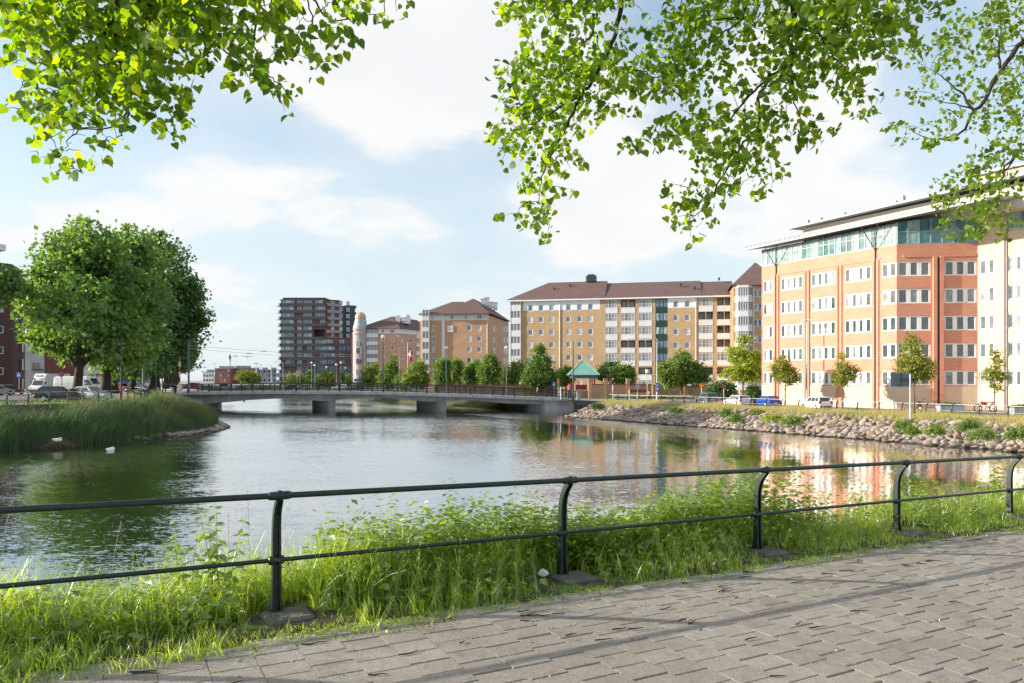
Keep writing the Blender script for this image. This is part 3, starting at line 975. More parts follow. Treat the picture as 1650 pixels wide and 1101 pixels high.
def cream_block():
    root = thing('cream_building', 'cream rendered office wing with ribbon windows beside the salmon brick block', 'building', (DP[0],DP[1],ZR))
    f = Fac(DP, UD, root); L = 20.0
    rows = [4.3,7.05,9.8,12.55,15.3]; H = 1.5
    gs = [(1577.5,1603,2),(1622.6,1672,4),(1692,1745,4),(1780,1850,4)]
    holes = []
    for (a, c, n) in gs:
        ua, ub = max(.06, f.U(a)), f.U(c)
        holes += [(ua, ub, z, z+H, .16) for z in rows]
    ua, ub = f.U(1624), f.U(1700)
    holes.append((ua, ub, 19.2, 22.6, .2))
    w = MB(); wall_holes(w, f, 0, L, ZR, 25.2, holes)
    w.box(f.U(1617)-.14, f.U(1617)+.14, -.2, .01, ZR, 25.2, f.M)
    w.build('wall', MT['cream'], root)
    for (a, c, n) in gs:
        u0, u1 = max(.06, f.U(a)), f.U(c)
        for z in rows: window(f, u0+.01, z+.01, u1-u0-.02, H-.02, n, 1, 'white', 'paneW', .13, .36, .08)
    window(f, ua+.01, 19.21, ub-ua-.02, 3.38, 4, 2, 'offgreen', 'tealpale', .12, .1, .1)
    dp = MB(); dp.cyl((f.U(1617)+.3,-.1,ZR), (f.U(1617)+.3,-.1,25), .06, n=8, M=f.M); dp.build('drainpipe', MT['galv'], root)
    d = MB(); u = f.U(1628); d.box(u, u+1.1, -.03, .02, ZR+.05, ZR+2.1, f.M); d.build('door', MT['cream'], root)
    b = MB(); b.prism(rel(root, [f.pt(.02,.35), f.pt(L,.35), f.pt(L,16), f.pt(.02,16)]), 0, 25.0-ZR)
    b.build('back_wall', MT['cream'], root)
    r = MB(); r.prism(rel(root, [f.pt(-.3,-.4), f.pt(L,-.4), f.pt(L,16), f.pt(-.3,16)]), 25.2-ZR, 25.45-ZR); r.build('roof', MT['metal'], root)
cream_block()

# ---- loggia / balcony stack helper
def loggia(fac, u0, u1, zp0, zp1, zo1, glazed, depth=1.3, cols=3, par='bal', label=None):
    o = MB(); o.box(u0+.02, u1-.02, -.06, .06, zp0, zp1, fac.M)
    o.box(u0+.02, u1-.02, -.09, .0, zp1, zp1+.06, fac.M)
    b = o.build('balcony', MT[par], fac.root)
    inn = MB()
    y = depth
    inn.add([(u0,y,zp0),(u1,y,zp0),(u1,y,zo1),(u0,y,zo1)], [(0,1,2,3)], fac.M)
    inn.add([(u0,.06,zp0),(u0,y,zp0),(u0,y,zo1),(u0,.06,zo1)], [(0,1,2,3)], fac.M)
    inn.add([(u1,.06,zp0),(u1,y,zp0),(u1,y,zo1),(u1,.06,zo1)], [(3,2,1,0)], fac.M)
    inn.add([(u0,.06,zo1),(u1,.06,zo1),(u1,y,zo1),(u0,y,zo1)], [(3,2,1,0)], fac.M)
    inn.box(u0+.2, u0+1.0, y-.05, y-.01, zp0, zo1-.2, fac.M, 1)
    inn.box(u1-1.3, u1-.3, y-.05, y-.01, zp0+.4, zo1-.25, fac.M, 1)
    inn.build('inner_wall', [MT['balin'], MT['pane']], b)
    if glazed:
        f, p = win_mesh(u1-u0-.1, zo1-zp1-.08, cols, 2, .06, .07)
        M = fac.M @ Matrix.Translation((u0+.05, -.03, zp1+.06))
        link('glazing_frame', f.mesh('glazing_frame', MT['white']), b, M)
        link('pane', p.mesh('pane', MT['loggiaglass']), b, M)
    else:
        r = MB(); r.box(u0+.05, u1-.05, -.02, .02, zp1+.06, zp1+.1, fac.M); 
        r.box((u0+u1)/2-.03, (u0+u1)/2+.03, -.02, .02, zp1+.06, zo1, fac.M)
        r.build('post', MT['white'], b)
    return b
def loggiaglass():
    m, nt, b, out = new_mat('loggia_glass')
    oi = N(nt, 'ShaderNodeNewGeometry')
    f = maprange(nt, oi.outputs['Random Per Island'], .2, .8)
    c = mixrgb(nt, (.07,.1,.13,1), (.36,.4,.43,1), f)
    nt.links.new(c, b.inputs['Base Color']); b.inputs['Roughness'].default_value = .05; b.inputs['IOR'].default_value = 1.6
    return m
MT['loggiaglass'] = loggiaglass()

PHI = R(12)
UM = (math.cos(PHI), -math.sin(PHI))
def flat_block():
    """ochre apartment house facing the water"""
    x0, y0 = XY(905, 150.0)
    root = thing('apartment_building', 'long ochre brick apartment house with a hipped brown roof and stacks of white balconies', 'building', (x0, y0, ZR))
    o = (x0 - UM[0]*12, y0 - UM[1]*12)
    f = Fac(o, UM, root)
    U = f.U
    uc = U(905)
    Z = lambda py: f.Z(py, uc)
    ze = Z(482.3)
    w = MB(); wh = MB(); wh2 = MB()
    # left house: brick with small square windows
    ua, ub = U(839.5), U(974.5)
    holes = []; wins = []
    for k, py in enumerate((491,509.5,530,550.5,571.3,592,612.5)):
        zt = Z(py); 
        for px in (854.9,871.8,888.8,916.1,933.8,951.6):
            u = U(px); holes.append((u-.5, u+.5, zt-1.3, zt, .14)); wins.append((u-.5, zt-1.3))
    band = Z(499.7)
    wall_holes(w, f, ua, ub, ZR, band, holes)
    wall_holes(wh, f, U(843), U(966.5), band, ze, holes)
    wall_holes(w, f, ua, U(843), band, ze, []); wall_holes(w, f, U(966.5), ub, band, ze, [])
    for (u, z) in wins: window(f, u+.01, z+.01, .98, 1.28, 1, 1, 'white', 'paneB', .12, .05, .05)
    # wing: balcony stacks between brick piers
    fw = f
    cols = [(975.5,995.3),(1000.6,1023.7),(1029,1051)]
    cols2 = [(1125.7,1149),(1155.5,1178.5)]
    rowo = [430+(y)/4.236 for y in (237,327,419,509,597,689,780)]
    rowp = [430+(y)/4.236 for y in (290,380,470,560,648,740,830)]
    rowb = [430+(y)/4.236 for y in (325,415,505,592,680,775,860)]
    hol2 = []; gi = 0
    for (a, c) in cols + cols2:
        for k in range(7):
            hol2.append((U(a), U(c), Z(rowb[k]), Z(rowo[k]), 1.3))
    zg = (U(1056), U(1075))
    hw2 = []; w2 = []
    for k in range(7):
        for px in (1089, 1107.5):
            u = U(px); zt = Z(rowo[k]+3.0); hw2.append((u-.5, u+.5, zt-1.35, zt, .14)); w2.append((u-.5, zt-1.35))
    u9 = U(1182)
    band2 = Z(430+296/4.236)
    allh = hol2 + hw2 + [(zg[0], zg[1], ZR, ze, .1), (U(1076.5), U(1120.5), band2, ze, 0.0)]
    wall_holes(w, f, U(974.5), u9, ZR, ze, allh)
    wall_holes(wh2, f, U(1076.5), U(1120.5), band2, ze, hw2)
    for (u, z) in w2: window(f, u+.01, z+.01, .98, 1.33, 1, 1, 'white', 'paneB', .12, .05, .05)
    w.build('wall', MT['brickM'], root)
    wh.build('top_storey', MT['panelwhite'], root); wh2.build('top_storey', MT['panelwhite'], root)
    rr = random.Random(3)
    for (a, c) in cols + cols2:
        for k in range(7):
            loggia(f, U(a)+.01, U(c)-.01, Z(rowb[k])+.01, Z(rowp[k]), Z(rowo[k])-.01, rr.random() < .68, cols=4)
    # green clad stair strip
    for k in range(7):
        gc = MB(); gc.box(zg[0]+.01, zg[1]-.01, -.04, .1, Z(rowb[k]), Z(rowp[k])+.02, f.M)
        for j in range(7):
            u = zg[0] + (zg[1]-zg[0])*(j+.5)/7; gc.box(u-.03, u+.03, -.08, -.03, Z(rowb[k]), Z(rowp[k])+.02, f.M)
        window(f, zg[0]+.02, Z(rowp[k])+.03, zg[1]-zg[0]-.04, Z(rowo[k])-Z(rowp[k])-.04, 3, 1, 'darkmetal', 'paneB', .06, .14, .02)
        gc.build('green_cladding', MT['greenclad'], root)
        gc = MB(); gc.box(zg[0]+.01, zg[1]-.01, -.04, .1, Z(rowo[k])-.01, Z(rowo[k])+.12, f.M); gc.build('lintel', MT['greenclad'], root)
    # corner bay of white balconies on the left end
    bl = MB(); gls = []
    u0, u1 = U(822.5), U(839.5)
    for k in range(7):
        zt = Z(490+k*20.75)
        bl.box(u0, u1, -.35, .02, zt-1.35, zt-.05, f.M)
        gl = MB(); gl.box(u0+.15, u1-.15, -.22, .02, zt-.05, zt+1.32, f.M); gls.append(gl)
        for q in (0, .33, .66, 1): bl.box(u0+(u1-u0-.16)*q+.02, u0+(u1-u0-.16)*q+.14, -.32, .0, zt-.05, zt+1.36, f.M)
    bl.box(u0-.05, u0+.12, -.4, .1, ZR, ze, f.M)
    bay = bl.build('corner_bay', MT['bal'], root); [q_.build('pane', MT['loggiaglass'], bay) for q_ in gls]
    for px in (902, 1121.5): dp = MB(); dp.cyl((U(px),-.08,ZR), (U(px),-.08,ze-.1), .07, n=8, M=f.M); dp.build('drainpipe', MT['white'], root)
    # roof
    DEP = 13.0
    zr = Z(456)+1.0
    r = MB(); ov = .7
    a = U(816.5); b = U(975.0)
    def q(u, d): 
        p = f.M @ Vector((u, d, 0)); return (p.x, p.y)
    ux = U(877)
    pts = [q(a,-ov), q(b,-ov), q(b,DEP), q(a,DEP)]
    zl = ze - ZR
    r.add([(p[0],p[1],zl) for p in pts] + [(*q(ux,DEP/2), zr-ZR), (*q(b,DEP/2), zr-ZR)], [(0,1,5,4),(1,2,5),(2,3,4,5),(3,0,4)])
    c = U(1131); d = U(1184)
    zr2 = Z(459)+.9
    for (p0, p1, zz, e) in ((b+.003, c, zr2, 0), (c+.003, d, zr2-.25, .0)):
        r.add([(*q(p0,-ov), zl-.01), (*q(p1,-ov), zl-.01), (*q(p1,DEP), zl-.01), (*q(p0,DEP), zl-.01), (*q(p0,DEP/2), zz-ZR), (*q(p1,DEP/2), zz-ZR)],
              [(0,1,5,4),(1,2,5),(2,3,4,5),(3,0,4)])
    # eaves board
    ro = r.build('roof', MT['roofM'], root)
    ev = MB(); ev.box(a+.1, d, -ov-.02, .0, ze-.32, ze-.05, f.M); ev.build('eaves', MT['white'], ro)
    ch = MB(); u = U(948); ch.cbox((u, DEP/2, zr+.55), 2.2, 1.4, 1.3, f.M); ch.cbox((u, DEP/2, zr+1.25), 1.4, 1.2, .5, f.M); ch.build('chimney', MT['darkmetal'], ro)
    for px, dd in ((914,4.5),(889,3.4),(1098,3.5),(1120,2.2),(1162,5.6)):
        zz = ze + (zr-ze)*(dd+ov)/(DEP/2+ov)
        vt = MB(); vt.cbox((U(px), dd, zz+.2), .35, .35, .6, f.M); vt.build('roof_vent', MT['darkmetal'], ro)
    bd = MB(); bd.prism([q(U(823),1.35), q(U(1182),1.35), q(U(1182),DEP-.4), q(U(823),DEP-.4)], 0, ze-ZR-.02)
    bd.build('back_wall', MT['brickM'], root)
    sd = MB(); 
    for uu in (U(823),): sd.add([(uu,.0,ZR),(uu,DEP-.4,ZR),(uu,DEP-.4,ze),(uu,.0,ze)], [(3,2,1,0)], f.M)
    sd.build('side_wall', MT['brickM'], root)
flat_block()

def corner_house():
    """the end house of the ochre row, half hidden by the office block"""
    x0, y0 = XY(1200, 136.0)
    root = thing('corner_house', 'ochre apartment tower with a white glazed bay, tucked behind the salmon office block', 'building', (x0,y0,ZR))
    f = Fac((x0-UM[0]*3, y0-UM[1]*3), UM, root); U = f.U; uc = U(1200)
    Z = lambda py: f.Z(py, uc)
    ze = Z(460.5)
    u0, u1 = U(1181.5), U(1262)
    w = MB(); holes = []
    rows = [430+y/4.236 for y in (158,255,362,470,572,680,790)]
    for k, py in enumerate(rows):
        for px in (1217.5, 1224.5, 1236):
            holes.append((U(px)-.36, U(px)+.36, Z(py)-1.4, Z(py), .14))
    wall_holes(w, f, u0, u1, ZR, ze, holes)
    for h in holes: window(f, h[0]+.01, h[2]+.01, .7, 1.38, 1, 1, 'white', 'paneB', .1, .05, .05)
    w.prism([tuple((f.M @ Vector((u, d, 0)))[:2]) for (u, d) in ((u0,.4),(u1,.4),(u1,12),(u0,12))], 0, ze-ZR-.02)
    w.add([(u0,0,ZR),(u0,12,ZR),(u0,12,ze),(u0,0,ze)], [(3,2,1,0)], f.M)
    w.build('wall', MT['brickM'], root)
    b = MB(); gs = []; a, c = U(1184), U(1212.8)
    poly = [(a, .02), (a+.5, -1.0), (c-.9, -1.0), (c, .02)]
    for k in range(7):
        zt = Z(463+ (k+1)*23.6 - 9)
        b.prism(poly, zt-1.15, zt-.0, f.M)
        b.box(a+.2, c-.3, -1.06, -.95, zt, zt+.06, f.M)
        g = MB(); g.prism([(a+.1,.0),(a+.55,-.9),(c-.95,-.9),(c-.12,.0)], zt+.0, zt+1.62, f.M); gs.append(g)
        for q in (0,.25,.5,.75,1): b.box(a+.5+(c-a-1.48)*q, a+.58+(c-a-1.48)*q, -.96, -.86, zt, zt+1.63, f.M)
    b.prism(poly, Z(463)-.15, ze, f.M)
    bay = b.build('glazed_bay', MT['bal'], root); [q_.build('pane', MT['loggiaglass'], bay) for q_ in gs]
    dp = MB(); dp.cyl((U(1214.5),-.08,ZR), (U(1214.5),-.08,ze), .08, n=8, M=f.M); dp.build('drainpipe', MT['white'], root)
    r = MB()
    P = [f.M @ Vector((u, d, 0)) for (u, d) in ((U(1177.5),-.8),(u1+.5,-.8),(u1+.5,12.6),(U(1177.5),12.6))]
    ap = f.M @ Vector(((u0+u1)/2+.2, 6, 0)); za = Z(424)+1
    r.add([(p.x,p.y,ze-ZR) for p in P] + [(ap.x,ap.y,za-ZR)], [(0,1,4),(1,2,4),(2,3,4),(3,0,4)])
    r.build('roof', MT['roofM'], root)
corner_house()

def gable_flats():
    """orange brick house with the crest sign"""
    x0, y0 = XY(787, 186.0)
    root = thing('orange_flats', 'orange brick apartment house with a small white crest plaque high on its front', 'building', (x0,y0,ZR))
    ph = R(6); ud = (math.cos(ph), -math.sin(ph))
    Lf = 18.2
    f = Fac((x0-ud[0]*Lf, y0-ud[1]*Lf), ud, root); U = f.U; uc = U(740)
    s = Fac((x0,y0), (.2,.98), root)
    Z = lambda py: f.Z(py, uc)
    zc = lambda y: 440+y/4.403
    ze = Z(zc(292)); band = Z(zc(335))
    w = MB(); wh = MB(); holes = []; top = []
    for (px, ww) in ((698.5,.75),(756,1.2),(772,1.2)):
        for y in (370,447,522,600,675): holes.append((U(px)-ww/2, U(px)+ww/2, Z(zc(y+41)), Z(zc(y)), .14))
    for (px, ww) in ((698,.8),(728,.95),(752.5,1.3),(772.5,1.3)):
        top.append((U(px)-ww/2, U(px)+ww/2, Z(zc(330)), Z(zc(299)), .12))
    wall_holes(w, f, 0, Lf, ZR, band, holes)
    wall_holes(wh, f, 0, Lf, band, ze, top)
    for h in holes: window(f, h[0]+.01, h[2]+.01, h[1]-h[0]-.02, h[3]-h[2]-.02, 1, 1, 'white', 'paneB', .14, .05, .05)
    for h in top: window(f, h[0]+.01, h[2]+.01, h[1]-h[0]-.02, h[3]-h[2]-.02, 2 if h[1]-h[0] > 1 else 1, 1, 'white', 'paneB', .08, .06, .05)
    sh = []
    for (px, ww) in ((797,2.6),(813,2.4),(818,2.6)):
        for y in (380,455,530,605): 
            u = s.U(px); sh.append((u-ww/2, u+ww/2, s.Z(zc(y+38), u), s.Z(zc(y), u), .14))
    wall_holes(w, s, 0, 26, ZR, ze-.3, sh)
    for h in sh: window(s, h[0]+.01, h[2]+.01, h[1]-h[0]-.02, h[3]-h[2]-.02, 2, 1, 'white', 'paneB', .14, .05, .05)
    w.build('wall', MT['brickB'], root); wh.build('top_storey', MT['offwhite'], root)
    # white stacks
    st = MB(); gs = []
    a, c = U(681.5), U(692.5)
    for k in range(6):
        zt = Z(zc(385 + k*77 - 77*1)); 
        st.box(a, c, -.9, .02, zt-1.1, zt, f.M); g = MB(); g.box(a+.1, c-.1, -.75, .02, zt, zt+1.75, f.M); gs.append(g)
        for q in (0,.5,1): st.box(a+(c-a-.14)*q, a+.14+(c-a-.14)*q, -.86, 0, zt, zt+1.78, f.M)
    bay = st.build('corner_bay', MT['bal'], root); [q_.build('pane', MT['loggiaglass'], bay) for q_ in gs]
    s2 = MB(); a, c = U(712), U(716.8)
    s2.box(a, c, -.12, .02, ZR, ze, f.M); s2.build('stair_strip', MT['bal'], root)
    # crest plaque
    a, c = U(721), U(730.3); zt, zb = Z(524.2), Z(535)
    cs = MB(); cs.box(a, c, -.14, -.02, zb, zt-.25, f.M)
    n = 3
    for k in range(n):
        q0 = a+(c-a)*(k*2)/(2*n-1); q1 = a+(c-a)*(k*2+1)/(2*n-1); cs.box(q0, q1, -.14, -.02, zt-.25, zt, f.M)
    co = cs.build('plaque', MT['white'], root)
    mk = MB()
    for row, zz in ((0, zb+(zt-zb)*.5), (1, zb+(zt-zb)*.22)):
        for k in range(5):
            q = a+(c-a)*(.18+.14*k); mk.box(q, q+.12, -.16, -.141, zz, zz+.26, f.M)
    mk.build('lettering', MT['bluegrey'], co)
    dp = MB(); 
    for px in (789.5,): dp.cyl((U(787)-.3,-.1,ZR), (U(787)-.3,-.1,ze-.1), .08, n=8, M=f.M)
    dp.build('drainpipe', MT['offwhite'], root)
    # two crossing hipped roofs
    r = MB(); zl = ze-ZR
    q = lambda u, d: tuple((f.M @ Vector((u, d, 0)))[:2])
    z1 = Z(487)-ZR+.8; z2 = Z(485)-ZR+1.2
    r.add([(*q(U(674.5),-.9),zl), (*q(U(714)+8,-.9),zl), (*q(U(714)+8,14),zl), (*q(U(674.5),14),zl), (*q(U(721),6.5),z1), (*q(U(740),6.5),z1)], [(0,1,5,4),(1,2,5),(2,3,4,5),(3,0,4)])
    qs = lambda u, d: tuple((s.M @ Vector((u, d, 0)))[:2])
    r.add([(*q(U(709),-1.3),zl-.02), (*q(Lf+.6,-1.3),zl-.02), (*qs(27,-.6),zl-.02), (*qs(27,12),zl-.02), (*q(U(709),10),zl-.02), (*q(U(757),5.5),z2), (*qs(23,6),z2)],
          [(0,1,5),(1,2,6,5),(2,3,6),(3,4,5,6),(4,0,5)])
    ro = r.build('roof', MT['roofM'], root)
    for (u, hh) in ((5.0,1.4),(9.0,2.2),(14,1.5),(19.5,2.0)):
        zz = zl + (z2-zl)*.62
        cm = MB(); p = s.M @ Vector((u, 2.6, 0)); cm.cbox((p.x,p.y,zz+hh/2), 1.2, 1.4, hh); cm.cbox((p.x,p.y,zz+hh+.1), 1.5, 1.7, .2); cm.build('chimney', MT['offwhite'], ro)
    bd = MB(); bd.prism([q(.05,.4), q(Lf-.3,.4), qs(25.9,.4), (qs(25.9,.4)[0]-16, qs(25.9,.4)[1]), q(.05,14)], 0, zl-.35)
    bd.build('back_wall', MT['brickB'], root)
gable_flats()

def far_flats():
    x0, y0 = XY(643, 244.0)
    root = thing('far_flats', 'orange brick apartment house with white balconies, next to the domed corner house', 'building', (x0,y0,ZR))
    ud = (math.cos(R(6)), -math.sin(R(6))); Lf = 14.0
    f = Fac((x0-ud[0]*Lf, y0-ud[1]*Lf), ud, root); U = f.U; uc = U(620)
    s = Fac((x0,y0), (.52,.85), root)
    Z = lambda py: f.Z(py, uc); zc = lambda y: 500+y/8.47
    ze = Z(zc(250)); band = Z(zc(317))
    ub = U(609.3)
    w = MB(); wh = MB()
    ho = [(U(px)-.55, U(px)+.55, Z(zc(y+56)), Z(zc(y)), .14) for px in (617.5,632) for y in (372,484,600,715)]
    tp = [(U(617)-.6, U(617)+.6, Z(zc(312)), Z(zc(262)), .1), (U(632)-.9, U(632)+.9, Z(zc(312)), Z(zc(262)), .1)]
    wall_holes(w, f, ub, Lf, ZR, band, ho); wall_holes(wh, f, ub, Lf, band, ze, tp)
    for h in ho+tp: window(f, h[0]+.01, h[2]+.01, h[1]-h[0]-.02, h[3]-h[2]-.02, 1, 1, 'white', 'paneB', .14, .05, .05)
    sh = []
    for px, ww in ((648,.9),(651,.9),(662,2.2)):
        for y in (390,500,610):
            u = s.U(px); sh.append((u-ww/2, u+ww/2, s.Z(zc(y+55), u), s.Z(zc(y), u), .14))
    us = s.U(669)
    wall_holes(w, s, 0, us, ZR, band, sh)
    for h in sh: window(s, h[0]+.01, h[2]+.01, h[1]-h[0]-.02, h[3]-h[2]-.02, 1, 1, 'white', 'pane', .12, .05, .05)
    wall_holes(wh, s, 0, s.U(690), band, ze, []); 
    wall_holes(w, s, us, s.U(690), ZR, band, [])
    w.build('wall', MT['brickB'], root); wh.build('top_storey', MT['offwhite'], root)
    def stack(fac, a, c, rows, dd=-.6):
        for y in rows:
            zt = fac.Z(zc(y), (a+c)/2)
            b = MB(); b.box(a, c, dd, .03, zt-1.3, zt, fac.M); bo = b.build('balcony', MT['bal'], root)
            g = MB(); g.box(a+.15, c-.15, dd+.35, .02, zt, zt+1.5, fac.M); g.build('pane', MT['loggiaglass'], bo)
            b2 = MB()
            for q in (0,.3,.65,1): b2.box(a+.1+(c-a-.34)*q, a+.22+(c-a-.34)*q, dd+.3, dd+.36, zt, zt+1.5, fac.M)
            b2.build('post', MT['bal'], bo)
    stack(f, U(592), ub, (318,428,545,655,765)); stack(f, U(581.5), U(591.5), (335,435,548,655,765), -.2)
    stack(s, s.U(670.5), s.U(682.5), (340,452,565,675), -.3)
    r = MB(); zl = ze-ZR
    q = lambda u, d: tuple((f.M @ Vector((u, d, 0)))[:2]); qs = lambda u, d: tuple((s.M @ Vector((u, d, 0)))[:2])
    zr = Z(512)-ZR+.8
    r.add([(*q(U(575),-1),zl), (*q(Lf+.7,-1),zl), (*qs(s.U(694),-1),zl), (*qs(s.U(694),10),zl), (*q(U(575),12),zl), (*q(U(625),5),zr), (*qs(s.U(694)-1,5.5),zr-.3)],
          [(0,1,5),(1,2,6,5),(2,3,6),(3,4,5,6),(4,0,5)])
    ro = r.build('roof', MT['roofM'], root)
    cm = MB()
    for px, hh in ((636,2.4),(645.5,1.6)):
        p = f.M @ Vector((U(px), 4.2, 0)); cm.cbox((p.x,p.y,zr-1.0), 1.5, 1.5, hh)
    p = f.M @ Vector((U(648), 5.5, 0)); cm.lathe([(1.5,-2.2),(1.5,.0),(1.2,.7),(.6,1.1),(.05,1.2)], (p.x,p.y,zr-.3), 14)
    cm.build('chimney', MT['offwhite'], ro)
    bd = MB(); bd.prism([q(U(582),.4), q(Lf-.3,.4), qs(s.U(690)-.1,.4), (qs(s.U(690)-.1,.4)[0]-12, qs(s.U(690),.4)[1]+4), q(U(582),12)], 0, zl-.35)
    bd.build('back_wall', MT['brickB'], root)
far_flats()

def domed_house():
    x0, y0 = XY(581, 246.0)
    root = thing('domed_house', 'pale pink corner house with a round turret, grey dome and gilded cap', 'building', (x0,y0,ZR))
    Zp = lambda py: Zat(py, 246.0)-ZR
    w = MB()
    rt = 2.45
    w.lathe([(rt,0),(rt,Zp(540)),(rt+.25,Zp(539)),(rt+.25,Zp(537)),(rt,Zp(536.5)),(rt,Zp(533)),(rt+.3,Zp(532)),(rt+.3,Zp(531))], (0,0,0), 24)
    w.box(-3.1, -.5, .4, 9, 0, Zp(536)); w.box(-.5, 4.5, 1.0, 9, 0, Zp(533))
    w.build('wall', MT['pink'], root)
    d = MB(); d.lathe([(rt+.1,Zp(531)),(rt+.05,Zp(527)),(rt-.3,Zp(522)),(2.0,Zp(517)),(1.75,Zp(514)),(1.6,Zp(513))], (0,0,0), 24); d.build('dome', MT['lead'], root)
    l = MB(); l.lathe([(1.75,Zp(513.5)),(1.95,Zp(513)),(1.8,Zp(509)),(1.3,Zp(505)),(.5,Zp(503.2)),(.05,Zp(502.5))], (0,0,0), 20); l.build('gilded_cap', MT['gold'], root)
    f = Fac((x0-2.0, y0-rt-.02), (1,0), root)
    for py in (520,666,812,420-0):
        z = Zat(500+ (py+70)/8.47, 244)
        wo = MB(); p = MB()
        for q in range(3):
            wo.box(-.95+q*.66, -.4+q*.66, -rt-.12, -rt+.5, z-ZR, z-ZR+1.9)
            p.box(-.9+q*.66, -.45+q*.66, -rt-.14, -rt-.1, z-ZR+.1, z-ZR+1.8)
        o = wo.build('window', MT['offwhite'], root); p.build('pane', MT['pane'], o)
    sg = MB(); sg.box(-1.6, 1.6, -rt-.7, -rt-.5, Zp(614.5), Zp(610.5)); sg.build('sign_board', MT['signblue'], root)
domed_house()

def tower():
    """tall block of flats: dark balcony bands over red brick"""
    D = 320.0
    x0, y0 = XY(490, D)
    root = thing('tower_block', 'tall dark apartment tower banded with charcoal balconies over red brick', 'building', (x0,y0,ZR))
    f = Fac(XY(452.5, D+1), (1,-.012), root); U = f.U; uc = U(490)
    Z = lambda py: f.Z(py, uc); zc = lambda y: 465+y/6.673
    LF = U(526)
    s = Fac(f.pt(LF), (.78,.62), root); LS = s.U(547)
    lw = Fac(f.pt(LF*.985, -1.2), (1,.15), root)      # lower wing on the right
    zt = Z(zc(125))
    w = MB(); dk = MB()
    rowsB = [zc(160+72*k) for k in range(12)]       # top of each dark band
    holes = []; big = (U(505.5), U(523), Z(zc(545)), Z(zc(440)), 4.0)
    wins = []
    FW = [(456.5,2.4,2),(467,3.6,2),(482.7,2.0,1),(493,2.2,1),(499,2.0,1),(514,3.4,2),(520,2.2,1)]
    rq = random.Random(5)
    for k in range(12):
        zb = Z(rowsB[k]+.4)
        for (px, ww, n) in FW:
            if 4 <= k <= 5 and px > 504: continue
            if rq.random() < .06: continue
            u = U(px); z1 = zb+1.75
            holes.append((u-ww/2, u+ww/2, zb, z1, .15)); wins.append((f, u-ww/2, zb, ww, 1.75, n))
    wall_holes(w, f, 0, LF, ZR, zt, holes+[big])
    w.add([(big[0],4,big[2]),(big[1],4,big[2]),(big[1],4,big[3]),(big[0],4,big[3])], [(0,1,2,3)], f.M, 1)
    hs = []
    for k in range(6):
        zb = Z(rowsB[k]+.4)
        for u in (3.0, 7.0, 10.5): 
            hs.append((u-.8, u+.8, zb, zb+1.75, .15)); wins.append((s, u-.8, zb, 1.6, 1.75, 1))
    wall_holes(w, s, 0, LS, ZR, zt, hs)
    # lower wing
    uL = lw.U(566); zl = lw.Z(zc(535), 5); hl = []
    for k in range(6):
        zb = Z(rowsB[k+6]+.4)
        for px, ww in ((516,2.0),(530,3.0),(536.5,1.6),(551,1.9),(558.6,2.3)):
            if rq.random() < .15 or lw.U(px) < .7: continue
            u = lw.U(px); hl.append((u-ww/2, u+ww/2, zb, zb+1.75, .15)); wins.append((lw, u-ww/2, zb, ww, 1.75, 1 if ww < 2.5 else 2))
    wall_holes(w, lw, 0.2, uL, ZR, zl, hl)
    w.build('wall', [MT['brickT'], MT['slate']], root)
    for (fc, u, z, ww, hh, n) in wins[:100]:
        window(fc, u+.01, z+.01, ww-.02, hh-.02, n, 1, 'offwhite', 'paneB', .14, .12, .06)
    if len(wins) > 100:
        rest = MB(); rp = MB()
        for (fc, u, z, ww, hh, n) in wins[100:]:
            for (x0_, x1_, z0_, z1_) in ((0,.14,0,hh),(ww-.14,ww,0,hh),(.14,ww-.14,0,.14),(.14,ww-.14,hh-.14,hh)):
                rest.box(u+x0_, u+x1_, .06, .12, z+z0_, z+z1_, fc.M)
            rp.add([(u+.14,.1,z+.14),(u+ww-.14,.1,z+.14),(u+ww-.14,.1,z+hh-.14),(u+.14,.1,z+hh-.14)], [(0,1,2,3)], fc.M)
        ro = rest.build('windows_beyond', MT['offwhite'], root); ro['kind'] = 'stuff'
        rp.build('pane', MT['paneB'], ro)
    # balcony bands
    for k in range(12):
        zb1 = Z(rowsB[k]); zb0 = zb1-1.35
        b = MB()
        def seg(fac, u0, u1, out=.9): b.box(u0, u1, -out, .0, zb0, zb1, fac.M)
        if k in (4,): seg(f, -.2, big[0]-.2); 
        elif k == 5: seg(f, -.2, LF)
        else: seg(f, -.2, LF)
        if k >= 6: b.box(.3, uL+.2, -.6, 0, zb0, zb1, lw.M)
        b.build('balcony_band', MT['slate'], root)
        p = MB()
        # rounded light balconies at the left corner
        c0 = f.M @ Vector((.2, 1.6, 0))
        ring = [(c0.x + 2.6*math.cos(a), c0.y + 2.6*math.sin(a)) for a in [R(150+18*j) for j in range(7)]]
        p.prism(ring + [(c0.x+.3, c0.y+1)], zb0-ZR, zb1-ZR)
        p.build('balcony', MT['towerbal'], root)
        if k < 6: p = MB(); p.box(.2, LS+.6, -1.1, -.02, zb0+.1, zb1, s.M); p.build('balcony', MT['towerbal'], root)
    # dark rear block, roof slab, back
    rb = MB()
    rb.box(s.U(545.2), s.U(545.2)+9, 1.5, 12, ZR, Z(zc(172)), s.M); 
    for k in range(6): rb.box(s.U(545.2)+5, s.U(545.2)+9.5, 1.2, 12, Z(rowsB[k])-1.3, Z(rowsB[k]), s.M)
    rb.build('rear_block', MT['slate'], root)
    bd = MB()
    q = lambda fc, u, d: tuple((fc.M @ Vector((u, d, 0)))[:2])
    bd.prism([q(f,.1,4.05), q(f,LF-.1,4.05), q(s,LS-.1,.6), q(s,LS-.1,16), q(f,.1,18)], 0, zt-ZR-.05)
    bd.prism([q(lw,.5,.5), q(lw,uL,.5), q(lw,uL,14), q(lw,.5,14)], 0, zl-ZR-.05)
